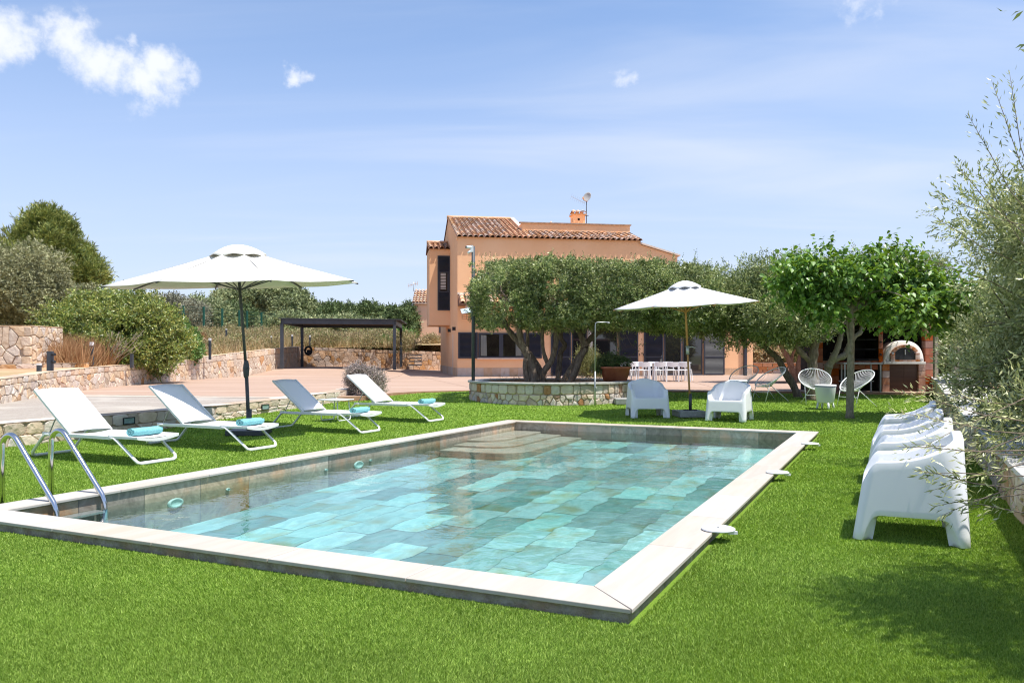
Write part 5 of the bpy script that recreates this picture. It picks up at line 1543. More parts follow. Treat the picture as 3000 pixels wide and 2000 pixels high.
o = MB().add(dv2, [tuple(range(len(dv2)))]).obj('oven_door', M['iron'], ov, world=True)
MB().bx(cx_ - .012, cx_ + .012, oy - .045, oy - .022, zo + .20, zo + .34).obj('door_handle', M['galv'], o, world=True)
MB().tube([(cx_ - ra - .06, oy - .051, zo + .24), (cx_ - ra - .06, oy - .07, zo + .24)], .035, 14).obj('thermometer', M['galv'], ov, world=True)
for sx in (-.83, .83): MB().tube([(cx_ + Ro * sx, oy - .02, zo + .05), (cx_ + Ro * sx, oy + .03, zo + .05)], .035, 12).obj('vent_ring', M['galv'], ov, world=True)
# metal work table in front of the hearth
mt = thing('metal_table', 'long stainless steel work table in front of the black hearth', 'table', (bX(2518), BY - .25, BZ))
x0, x1 = bX(2461, BY - .3), bX(2575, BY - .3)
MB().bx(x0, x1, BY - .55, BY - .03, bZ(1066), bZ(1061)).obj('table_top', M['galv'], mt, world=True, bevel=.004)
for x in (x0 + .05, x0 + .13, x1 - .13, x1 - .05): MB().bx(x - .018, x + .018, BY - .52 if (x in (x0 + .05, x1 - .05)) else BY - .1, BY - .484 if (x in (x0 + .05, x1 - .05)) else BY - .06, BZ, bZ(1067)).obj('leg', M['galv'], mt, world=True)
MB().bx(x0 + .05, x1 - .05, BY - .09, BY - .06, BZ + .28, BZ + .31).obj('stretcher', M['galv'], mt, world=True)
# low coloured wall in the gap between villa and barbecue
rubw = thing('low_block_wall', 'low orange block wall beyond the terrace, right of the villa', 'wall', (12, 46, .29))
for j in range(3):
    for k in range(30):
        x = 11.0 + k * .5 + (j % 2) * .25; y = 47.2 - (x - 11) * .35
        m_ = MB().bx(-.245, .245, -.12, .12, 0, .185)
        o = m_.obj('block', M['brick_low'], rubw); o.location = Vector((x, y, .29 + j * .19)) - rubw.location; o.rotation_euler = (0, 0, -.34)
hd = MB().beam((10.9, 47.1, .88), (26.2, 41.8, .88), .34, .05).obj('wall_cap', M['parapet_cap'], rubw, world=True)

# timber posts in the bed on the right
for (px, y, y0_, y1_, lb) in ((2741, 21.9, 860, 1120, 'pale thin post at the right corner of the barbecue house'), (2800, 16.0, 1000, 1190, 'weathered wooden post rising behind the right stone wall')):
    p = D(px, y1_, y); o = MB().bx(-.05, .05, -.05, .05, 0, D(px, y0_, y).z - .3).obj('timber_post', M['old_wood'], None, bevel=.006); o.location = (p.x, y, .3); tag(o, lb, 'post')

# ---------------------------------------------------------------- string of bulbs
sl = thing('string_lights', 'string of clear round bulbs slung between the olive crowns and the villa', 'string lights', (8, 24, 2.6))
bp = [D(px, py, 24.5) for px, py in ((2010, 957), (2050, 962), (2084, 964), (2119, 966), (2155, 964), (2191, 960), (2229, 956), (2262, 960))]
MB().tube([p + Vector((0, 0, .06)) for p in bp], .006, 4).obj('cable', M['black'], sl, world=True)
for p in bp: MB().lathe([(.001, .035), (.012, .04), (.012, .0), (.032, -.03), (.034, -.055), (.02, -.08), (.001, -.085)], p + Vector((0, 0, .02)), 10).obj('bulb', M['bulb'], sl, world=True)

# ---------------------------------------------------------------- carport, hose reel, wall steps, annexe
cpt = thing('carport', 'dark grey flat-roofed carport with slim steel posts against the back wall', 'carport', (-9.3, 46, .6))
c0 = D(826, 1077, 43.0); c1 = D(1156, 1082, 44.3); c2 = D(885, 1070, 48.9); zroof = 3.23
c3 = c2 + (c1 - c0)
pos = [(c0.x, 43.0, c0.z), (c1.x, 44.3, c1.z), (c2.x, 48.9, terr_z(c2.x, 48.9)), (c3.x, 50.2, .6)]
for p in pos: MB().bx(p[0] - .075, p[0] + .075, p[1] - .075, p[1] + .075, p[2] - .02, zroof - .25).obj('post', M['carport_metal'], cpt, world=True)
P4 = [Vector((p[0], p[1], 0)) for p in pos]
for a, b in ((0, 1), (2, 3), (0, 2), (1, 3)): MB().beam(P4[a] + Vector((0, 0, zroof - .12)), P4[b] + Vector((0, 0, zroof - .12)), .12, .26).obj('beam', M['carport_metal'], cpt, world=True)
ex = (P4[1] - P4[0]).normalized()
MB().add([(*(v + Vector((0, 0, z)))[:],) for z in (zroof + .015, zroof + .05) for v in (P4[0] - ex * .15 + Vector((0, -.15, 0)), P4[1] + ex * .35 + Vector((0, -.15, 0)), P4[3] + ex * .35 + Vector((0, .15, 0)), P4[2] - ex * .15 + Vector((0, .15, 0)))],
         [(3, 2, 1, 0), (4, 5, 6, 7), (0, 1, 5, 4), (1, 2, 6, 5), (2, 3, 7, 6), (3, 0, 4, 7)]).obj('roof_sheet', M['carport_metal'], cpt, world=True)
for k in range(9):
    f = (k + .5) / 9; a = P4[0].lerp(P4[2], f); b = P4[1].lerp(P4[3], f)
    MB().beam(a + Vector((0, 0, zroof - .05)), b + Vector((0, 0, zroof - .05)), .09, .11).obj('rafter', M['soffit_wood'], cpt, world=True)
hr = thing('hose_reel', 'round black hose reel hung on the back stone wall under the carport', 'hose reel', D(904, 1027, 49.3))
ring = MB()
for r_ in (.20, .235, .17): ring.tube([(r_ * math.cos(2 * math.pi * k / 24), -.06, r_ * 1.15 * math.sin(2 * math.pi * k / 24)) for k in range(24)], .03, 6, closed=True)
ring.obj('coiled_hose', M['black'], hr); MB().lathe([(.001, 0), (.07, 0), (.06, .1), (.001, .1)], n=14).obj('hub', M['iron'], hr).rotation_euler = (math.pi / 2, 0, 0)
MB().bx(-.12, .12, -.02, .05, -.22, .05).obj('bracket', M['iron'], hr)
stp = thing('wall_steps', 'four floating stone steps set into the back wall beside the carport', 'steps', D(1218, 1068, 51.5))
for k in range(4):
    z = D(0, (1068, 1058, 1048.5, 1039.5)[k], 51.5).z - stp.location.z
    MB().bx(-.38, .38, -.42 + .06 * k, .3, z - .05, z + .03).obj('step', M['slab_grey'], stp)
sp_ = thing('stone_stub', 'short square stone pillar standing in the dry grass behind the carport wall', 'pillar', D(1091, 1022, 53.5))
for j in range(4): MB().bx(-.17, .17, -.17, .17, j * .11 + .004, (j + 1) * .11).obj('stone', M['limestone'], sp_, bevel=.012)
# annexe
AY = 70.
ax0, ax1 = (1213 - CX) / F * AY, (1330 - CX) / F * AY; az0 = D(0, 1016, AY).z; azt = D(0, 886, AY).z
an = thing('annexe', 'small pale orange outbuilding with a tiled roof behind the left end of the villa', 'building', (ax0, AY, az0), .06)
w_ = ax1 - ax0; h_ = azt - az0
mb = MB(); vs = [(0, 0, -.5), (w_, 0, -.5), (w_, 0, h_), (0, 0, h_), (0, 6, -.5), (w_, 6, -.5), (w_, 6, h_), (0, 6, h_), (0, 3.4, h_ + 1.25), (w_, 3.4, h_ + 1.25)]
mb.add(vs, [(0, 1, 2, 3), (4, 7, 6, 5), (0, 3, 8, 7, 4), (1, 5, 6, 9, 2)]); mb.obj('wall', M['stucco_far'], an)
ar = MB().add([(-.15, -.2, h_ - .02), (w_, -.2, h_ - .02), (w_, 3.4, h_ + 1.3), (-.15, 3.4, h_ + 1.3), (-.15, 6.2, h_), (w_, 6.2, h_)], [(0, 1, 2, 3), (3, 2, 5, 4)]).obj('roof', M['tile_bed'], an)
tiled(ar, -.15, 1.6, -.25, 3.3, h_ + .0, math.atan(1.3 / 3.6), .27, row=.6, mesh=tmn)
MB().bx(-.17, w_, -.22, -.12, h_ - .12, h_ - .021).obj('eave', M['mortar_white'], an)
MB().bx(-.6, -.3, -.3, .0, 0, 2.3).bx(-.85, .1, -.6, .1, 2.3, 2.75).obj('door_canopy', M['iron'], an)
MB().bx(2.15, 2.5, -.03, -.002, 1.2, 2.2).obj('window', M['navy'], an)
ya = thing('roof_aerial', 'small television aerial on the outbuilding roof', 'aerial', D(1212, 850, AY + 3.4))
MB().tube([(0, 0, -.1), (0, 0, .75)], .025, 6).obj('mast', M['galv'], ya)
y2 = MB().beam((-.5, 0, .4), (.35, 0, .62), .03, .03)
for k in range(6): y2.beam((-.5 + k * .17, 0, .2 + k * .044), (-.5 + k * .17, 0, .6 + k * .044), .02, .02)
y2.obj('boom', M['orange_part'], ya)
# stone path up to the annexe

pth = sheet('garden_path', [[D(1190, 1000, 55)[:2], D(1222, 1000, 54)[:2], D(1212, 1000, 66)[:2], D(1195, 1000, 66)[:2]]], M['kerb_concrete'], lambda x, y: upper_z(x, y) + .02, 2)

# ---------------------------------------------------------------- bollards and fence
bpro = None
bl = [(114.5, 1104, 1064, 21.5, 'short bollard light with white top beside the stone pier', 1), (269, 1076, 1002, 25.6, 'tall bollard light in front of the big green shrub', 1), (386, 1064, 1032, 27.3, 'thin bluish bollard half hidden by the big green shrub', 0),
      (615, 1043, 990.5, 35, 'bollard light standing on the long wall left of the parasol pole', 1), (663, 985, 963, 50, 'distant bollard light just right above the parasol side of the dry grass', 1), (794.5, 1020, 984, 46, 'bollard light left of the carport post', 1),
      (856, 1015.5, 980, 49.5, 'bollard light seen between the left carport posts', 1), (908, 1016.5, 982, 50.5, 'bollard light above the hose reel', 1), (1181, 1026, 992, 53, 'bollard light right of the carport by the garden path', 1)]
for i, (px, pb, pt_, y, lb, wt) in enumerate(bl):
    p = D(px, pb, y); h = (pb - pt_) / F * y; w = .045 * max(1, h / .75)
    r = thing('bollard_light', lb, 'bollard light', p, 0, 'bollard lights along the walls')
    MB().bx(-w, w, -w, w, -.15, h * .86).obj('post', M['carport_metal'], r)
    if wt: MB().bx(-w * 1.02, w * 1.02, -w * 1.02, w * 1.02, h * .861, h).obj('lamp_head', M['lamp_white'], r, bevel=.004)
p = D(147, 1103, 21.9); r = thing('spotlight_post', 'dark post carrying two small spotlights beside the stone pier', 'lamp post', p)
MB().bx(-.07, .07, -.05, .05, -.05, .69).obj('post', M['carport_metal'], r)
for z in (.40, .60): MB().tube([(.06, -.02, z), (.16, -.06, z)], .04, 10).obj('spotlight', M['iron'], r)

fence = thing('mesh_fence', 'green wire mesh fence on tall green posts running behind the dry grass', 'fence', (-22, 58, 2.6))
fpx = [471, 537, 597, 651, 701, 724, 766, 807, 844, 877, 911, 940, 966, 990, 1105, 1130]
fy = [interp(px, [471, 537, 940, 1130], [53.5, 56, 74, 84]) for px in fpx]
ftop = [interp(px, [471, 537, 597, 651, 940, 1130], [889, 895, 898, 903, 931, 940]) for px in fpx]
FPT = []
for px, y, t_ in zip(fpx, fy, ftop):
    p = D(px, t_, y); MB().bx(p.x - .06, p.x + .06, y - .06, y + .06, p.z - 2.6, p.z).obj('post', M['green_metal'], fence, world=True); FPT.append(p)
mesh_ = MB()
for a, b in zip(FPT[:-1], FPT[1:]):
    for k in range(9): mesh_.beam(a + Vector((0, 0, -.06 - k * .25)), b + Vector((0, 0, -.06 - k * .25)), .008, .010)
    n = 14
    for k in range(n): q = a.lerp(b, k / n); mesh_.beam(q + Vector((0, 0, -.06)), q + Vector((0, 0, -2.1)), .006, .006)
mesh_.obj('wire_mesh', M['wire_green'], fence, world=True)

# ---------------------------------------------------------------- foliage
def mesh_from(name, V, nv, m, parent, shift):
    """V: (n, nv, 3) one face per row"""
    n = len(V); V = (V - np.array(shift, np.float64)).astype(np.float32)
    me = bpy.data.meshes.new(name)
    me.vertices.add(nv * n); me.vertices.foreach_set('co', V.ravel())
    me.loops.add(nv * n); me.loops.foreach_set('vertex_index', np.arange(nv * n, dtype=np.int32))
    me.polygons.add(n); me.polygons.foreach_set('loop_start', np.arange(0, nv * n, nv, dtype=np.int32))
    me.update(calc_edges=True); me.materials.append(m)
    o = bpy.data.objects.new(name, me); COL.objects.link(o)
    if parent is not None: o.parent = parent
    return o


def nrmz(a): return a / np.maximum(1e-9, np.linalg.norm(a, axis=-1, keepdims=True))


def sample_blobs(blobs, n, R_, shell=(.55, 1.0), zmin=-9, clump=.0, cl_s=1.6):
    """points and outward directions in a union of (super)ellipsoids"""
    w = np.array([(b[1][0] * b[1][1] + b[1][1] * b[1][2] + b[1][0] * b[1][2]) for b in blobs]); w /= w.sum()
    k = R_.choice(len(blobs), size=int(n * 1.7) + 50, p=w); m = len(k)
    C = np.array([b[0] for b in blobs])[k]; Rr = np.array([b[1] for b in blobs])[k]; P_ = np.array([b[2] if len(b) > 2 else 2 for b in blobs])[k]
    d = R_.normal(size=(m, 3))
    d /= (np.abs(d) ** P_[:, None]).sum(1, keepdims=True) ** (1 / P_[:, None])
    r = R_.uniform(shell[0] ** 2, shell[1] ** 2, m) ** .5
    lump = 1 + .10 * np.sin(d[:, 0] * 5 + k) * np.sin(d[:, 1] * 4 + 2 * k) + .07 * np.sin(d[:, 2] * 9 + d[:, 0] * 7 + k * 3)
    lump = 1 + (lump - 1) * np.where(P_ > 2.5, .2, 1.0)
    pos = C + d * Rr * (r * lump)[:, None]
    out = nrmz(d / Rr)
    ok = pos[:, 2] > zmin
    if clump > 0:
        f = np.sin(pos[:, 0] * cl_s * 2.1 + 1.3) * np.sin(pos[:, 1] * cl_s * 1.9 + .4) * np.sin(pos[:, 2] * cl_s * 2.6 + 2.2) + .5 * np.sin(pos[:, 0] * cl_s * 5.2) * np.sin(pos[:, 2] * cl_s * 6.1 + 1) * np.sin(pos[:, 1] * cl_s * 4.7)
        ok &= (f > -clump * .0 - .45 + R_.normal(0, .35, m) * 1) | (R_.random(m) > clump)
    pos = pos[ok][:n]; out = out[ok][:n]
    return pos, out


def clumpify(blobs, n, r, R_, flat=.8, rv=.35, sh=(.55, .95)):
    """break big volumes up into many foliage pads carried by single branches"""
    pos, out = sample_blobs(blobs, n, R_, sh); res = []
    for p in pos:
        k = r * R_.uniform(1 - rv, 1 + rv); res.append((tuple(p), (k, k, k * flat)))
    return res


def leaf_quads(P, Dv, L, W, R_, bend=.15):
    n = len(P); L = np.asarray(L).reshape(-1, 1); W = np.asarray(W).reshape(-1, 1)
    rnd = nrmz(R_.normal(size=(n, 3))); S = nrmz(np.cross(Dv, rnd)); Nn = np.cross(S, Dv)
    V = np.empty((n, 4, 3)); V[:, 0] = P; mid = P + Dv * L * .45 + Nn * L * bend
    V[:, 1] = mid + S * W * .5; V[:, 2] = P + Dv * L; V[:, 3] = mid - S * W * .5
    return V


def twig_leaves(pos, out, R_, tl=(.15, .35), k=9, leaf=(.05, .07), wr=.28, up=.25, jit=.7, spread=.75, droop=0.):
    n = len(pos); T = nrmz(out + np.array([0, 0, up]) + R_.normal(0, jit, (n, 3)) + np.array([0, 0, -droop]))
    ln = R_.uniform(*tl, n)
    t = np.tile((np.arange(k) + .5) / k, (n, 1)) + R_.uniform(-.5 / k, .5 / k, (n, k))
    P = pos[:, None, :] + T[:, None, :] * (t * ln[:, None])[..., None]
    P[..., 2] -= droop * (t * ln[:, None]) ** 2 * .8
    Dv = nrmz(T[:, None, :] * .75 + nrmz(R_.normal(size=(n, k, 3))) * spread)
    L = R_.uniform(leaf[0], leaf[1], n * k)
    return leaf_quads(P.reshape(-1, 3), Dv.reshape(-1, 3), L, L * wr, R_), T, ln


def limb(mb, p0, p1, r0, r1, bow=.1, n=7, R_=RND, sides=8):
    p0 = Vector(p0); p1 = Vector(p1); d = p1 - p0; L = d.length
    w1 = Vector((R_.uniform(-1, 1), R_.uniform(-1, 1), R_.uniform(-.5, .5))) * L * bow; pts = []; rs = []
    for i in range(n):
        t = i / (n - 1); pts.append(p0 + d * t + w1 * math.sin(math.pi * t) + Vector((R_.uniform(-1, 1), R_.uniform(-1, 1), 0)) * L * .018 * (0 < i < n - 1)); rs.append(lerp(r0, r1, t) * (1 + .12 * R_.uniform(-1, 1)))
    mb.tube(pts, rs, sides); return pts


def knot_tube(mb, pts, r0, r1, n=10, R_=RND, lump=.14):
    """smooth path through given points with uneven thickness"""
    P_ = [Vector(p) for p in pts]; out = []; 
    for i in range(len(P_) - 1):
        a = P_[max(0, i - 1)]; b = P_[i]; c_ = P_[i + 1]; d = P_[min(len(P_) - 1, i + 2)]
        for j in range(5):
            t = j / 5; out.append(.5 * ((2 * b) + (c_ - a) * t + (2 * a - 5 * b + 4 * c_ - d) * t * t + (3 * b - a - 3 * c_ + d) * t ** 3))
    out.append(P_[-1]); m = len(out)
    rs = [lerp(r0, r1, (i / (m - 1)) ** .8) * (1 + lump * R_.uniform(-1, 1)) for i in range(m)]
    rs[0] *= 1.35; mb.tube(out, rs, n)


def tree(name, label, base, trunks, blobs, n_tw, mleaf, mbark, seed, cat='tree', group=None, leaf=(.06, .09), wr=.3, tl=(.15, .35), k=9, shell=(.5, 1.0), zmin=-9, clump=.5, up=.25, jit=.7, limbs=10, limb_r=.035, droop=0., spread=.75, cl_s=1.6, twigs=0, pads=None):
    R_ = np.random.default_rng(seed); r2 = random.Random(seed)
    root = thing(name, label, cat, base, 0, group)
    sb = clumpify(blobs, pads[0], pads[1], R_, *pads[2:]) if pads else blobs
    pos, out = sample_blobs(sb, n_tw, R_, (.35, 1.0) if pads else shell, zmin, clump if not pads else 0, cl_s)
    V, T, ln = twig_leaves(pos, out, R_, tl, k, leaf, wr, up, jit, spread, droop)
    cr_ = mesh_from('crown', V, 4, mleaf, root, base)
    if trunks is not None:
        mb = MB(); tips = []
        for (pts, r0, r1) in trunks: knot_tube(mb, pts, r0, r1, R_=r2); tips.append(Vector(pts[-1]))
        bw = [b[1][0] * b[1][1] for b in blobs]
        for i in range(limbs):
            b = r2.choices(blobs, bw)[0]; d = Vector((r2.gauss(0, 1), r2.gauss(0, 1), r2.gauss(.2, .6))).normalized()
            tgt = Vector(b[0]) + Vector((d.x * b[1][0], d.y * b[1][1], d.z * b[1][2])) * r2.uniform(.5, .85)
            s = min(tips, key=lambda q: (q - tgt).length + r2.random() * .5); pp_ = limb(mb, s, tgt, limb_r, limb_r * .25, .12, 6, r2, 6)
            for _ in range(2):
                q = pp_[r2.randint(2, 4)]; d2 = Vector((r2.gauss(0, 1), r2.gauss(0, 1), r2.gauss(.3, .6))).normalized() * (tgt - s).length * .45
                limb(mb, q, q + d2, limb_r * .45, limb_r * .12, .12, 5, r2, 5)
        mb.obj('trunk', mbark, root, world=True)
    if twigs:
        mb = MB()
        for i in range(0, min(twigs, len(pos))):
            p = Vector(pos[i]); q = p + Vector(T[i]) * float(ln[i]); mb.tube([p - Vector(T[i]) * float(ln[i]) * .6, p, q], [.004, .003, .0012], 3)
        mb.obj('twigs', mbark, root, world=True)
    return root


def X_(px, y): return (px - CX) / F * y
def Z_(py, y): return CZ - (py - HY) / F * y


# the clipped olive in the round planter: boxy crown on many leaning stems
oy_ = 21.2
stems = []
for (path, r0, r1) in (
        ([(1562, 1114), (1553, 1060), (1530, 1010), (1520, 965), (1518, 925)], .13, .06), ([(1545, 1114), (1538, 1080), (1540, 1050)], .08, .06),
        ([(1585, 1114), (1577, 1085), (1560, 1050), (1535, 1020), (1505, 985), (1484, 955), (1470, 925)], .13, .055),
        ([(1590, 1114), (1592, 1090), (1614, 1058), (1627, 1010), (1628, 960), (1626, 920)], .10, .06), ([(1605, 1062), (1592, 1030), (1588, 985), (1588, 930)], .06, .045),
        ([(1635, 1114), (1640, 1070), (1645, 1030), (1658, 1012), (1645, 985), (1655, 950), (1660, 925)], .085, .045),
        ([(1650, 1116), (1680, 1075), (1710, 1030), (1718, 1008), (1740, 985), (1770, 960), (1800, 925)], .13, .06), ([(1716, 1010), (1703, 985), (1695, 955), (1692, 920)], .085, .05),
        ([(1665, 1118), (1685, 1085), (1698, 1050), (1715, 1020)], .09, .07), ([(1545, 1020), (1546, 985), (1545, 925)], .05, .04)):
    dy = RND.uniform(-.25, .25); stems.append(([(X_(a, oy_), oy_ + dy + i * .05 * (1 if dy > 0 else -1), Z_(b, oy_) - (.06 if i == 0 else 0)) for i, (a, b) in enumerate(path)], r0 * 1.0, r1))
hedge = [((.45, 21.2, 2.86), (1.46, 1.65, .78), 8), ((2.0, 21.3, 2.86), (1.9, 1.8, .78), 8), ((3.7, 21.4, 2.82), (1.5, 1.7, .76), 5), ((4.5, 21.5, 2.55), (1.0, 1.4, .62), 3)]
tree('clipped_olive_tree', 'wide flat-topped clipped olive with many stems growing from the round planter', (1.05, 21.2, .45), stems, hedge, 31000, M['leaf_olive'], M['bark'], 11, leaf=(.055, .085), wr=.30, tl=(.06, .16), k=9, pads=(1250, .15, .9, .3, (.84, .985)), up=.3, limbs=26, limb_r=.035)
# loose upright sprigs above the clipped top
R_ = np.random.default_rng(5)
pos = np.stack([R_.uniform(-.8, 5.2, 90), R_.uniform(19.8, 22.6, 90), R_.uniform(3.50, 3.66, 90)], 1); T0 = np.tile([[0, 0, 1.]], (90, 1))
V, T, ln = twig_leaves(pos, T0, R_, (.15, .38), 12, (.05, .07), .28, .8, .18, .6)
t_ = bpy.data.objects['clipped_olive_tree']; mesh_from('sprigs', V, 4, M['leaf_olive'], t_, t_.location)

# the olives right of the planter
oy2 = 21.
tr = [([(X_(2340, 21.6), 21.6, .15), (X_(2325, 21.6), 21.6, Z_(1130, 21.6)), (X_(2300, 21.6), 21.6, Z_(1090, 21.6)), (X_(2282, 21.6), 21.7, Z_(1050, 21.6)), (X_(2250, 21.6), 21.7, Z_(1022, 21.6)), (X_(2225, 21.6), 21.7, Z_(990, 21.6)), (X_(2200, 21.6), 21.7, Z_(955, 21.6)), (X_(2180, 21.6), 21.8, Z_(900, 21.6))], .12, .055)]
tree('leaning_olive_tree', 'olive with a bare trunk leaning left over the string chairs', (X_(2340, 21.6), 21.6, .2), tr,
     [((X_(2120, 22), 22.2, 2.75), (1.35, 1.5, .85)), ((X_(2200, 21.5), 21.8, 2.95), (1.5, 1.5, .9)), ((X_(2290, 22), 22, 3.0), (1.3, 1.4, .85)), ((X_(2090, 21), 22.5, 2.35), (.8, 1.1, .5)), ((X_(2210, 21), 21, 2.1), (.9, .9, .35))],
     14500, M['leaf_olive'], M['bark'], 12, leaf=(.06, .09), tl=(.15, .36), limbs=16, pads=(85, .42, .85, .35))
yb = 20.7
tr = [([(X_(2382, yb), yb, .15), (X_(2384, yb), yb, Z_(1110, yb)), (X_(2380, yb), yb, Z_(1070, yb)), (X_(2384, yb), yb, Z_(1030, yb)), (X_(2390, yb), yb, Z_(985, yb)), (X_(2380, yb), yb, Z_(935, yb)), (X_(2375, yb), yb, Z_(890, yb))], .17, .07),
      ([(X_(2378, yb), yb, Z_(1062, yb)), (X_(2355, yb), yb, Z_(1040, yb)), (X_(2330, yb), yb, Z_(1010, yb)), (X_(2315, yb), yb, Z_(970, yb)), (X_(2305, yb), yb, Z_(910, yb))], .085, .05),
      ([(X_(2392, yb), yb, Z_(1005, yb)), (X_(2415, yb), yb, Z_(990, yb)), (X_(2440, yb), yb, Z_(960, yb))], .05, .03)]
tree('old_olive_tree', 'old olive with a thick forked grey trunk behind the bucket table', (X_(2380, yb), yb, .2), tr,
     [((X_(2350, yb), 21.3, 3.0), (1.4, 1.5, .8)), ((X_(2470, yb), 21.6, 2.95), (1.4, 1.4, .8)), ((X_(2340, yb), 20.9, 2.2), (.9, 1.0, .4)), ((X_(2640, yb), 22, 3.2), (1.3, 1.2, .75)), ((X_(2730, yb), 22, 3.1), (.9, 1.2, .8))],
     14000, M['leaf_olive'], M['bark'], 13, leaf=(.06, .09), tl=(.15, .34), limbs=16, pads=(85, .42, .85, .35))
yc = 21.4
tr = [([(X_(2415, yc), yc, .2), (X_(2425, yc), yc, Z_(1085, yc)), (X_(2440, yc), yc, Z_(1055, yc)), (X_(2475, yc), yc, Z_(1040, yc)), (X_(2488, yc), yc, Z_(1010, yc)), (X_(2505, yc), yc, Z_(985, yc)), (X_(2525, yc), yc, Z_(965, yc)), (X_(2530, yc), yc, 2.6)], .12, .05),
      ([(X_(2425, yc), yc, Z_(1075, yc)), (X_(2440, yc), yc - .1, Z_(1040, yc)), (X_(2452, yc), yc - .1, Z_(1010, yc)), (X_(2462, yc), yc - .1, Z_(960, yc)), (X_(2465, yc), yc, 2.6)], .10, .055)]
tree('forked_olive_tree', 'olive with smooth pale curving branches in front of the barbecue hearth', (X_(2415, yc), yc, .2), tr, [((X_(2500, yc), yc + .2, 2.95), (1.1, 1.1, .6)), ((X_(2560, yc), 22.4, 3.15), (1.2, 1., .6))], 5000, M['leaf_olive'], M['bark_pale'], 14, leaf=(.06, .09), clump=.6, limbs=8)
yd = 30.5
tr = [([(X_(2330, yd), yd, .25), (X_(2320, yd), yd, Z_(1080, yd)), (X_(2310, yd), yd, Z_(1050, yd)), (X_(2292, yd), yd, Z_(1020, yd)), (X_(2285, yd), yd, Z_(985, yd)), (X_(2288, yd), yd, Z_(950, yd))], .14, .07),
      ([(X_(2340, yd), yd, .25), (X_(2338, yd), yd, Z_(1080, yd)), (X_(2345, yd), yd, Z_(1040, yd)), (X_(2340, yd), yd, Z_(1000, yd)), (X_(2345, yd), yd, Z_(955, yd))], .13, .06),
      ([(X_(2290, yd), yd, Z_(1015, yd)), (X_(2272, yd), yd, Z_(995, yd)), (X_(2252, yd), yd, Z_(980, yd))], .06, .04), ([(X_(2318, yd), yd, Z_(1065, yd)), (X_(2325, yd), yd, Z_(1030, yd)), (X_(2345, yd), yd, Z_(1005, yd)), (X_(2370, yd), yd, Z_(980, yd))], .07, .04)]
tree('red_barked_tree', 'twisted reddish-barked olive standing in a hole in the terrace paving', (X_(2330, yd), yd, .25), tr, [((X_(2290, yd), yd, 3.3), (1.8, 1.6, .9)), ((X_(2340, yd), yd, 2.4), (1.4, 1.2, .5))], 6500, M['leaf_olive'], M['bark_red'], 15, leaf=(.08, .11), clump=.6, limbs=10)
hole = MB().lathe([(1.0, 0), (.8, .03), (.001, .04)], (X_(2330, yd), yd, .294), 24).obj('tree_pit_soil', M['soil']); struct(hole)

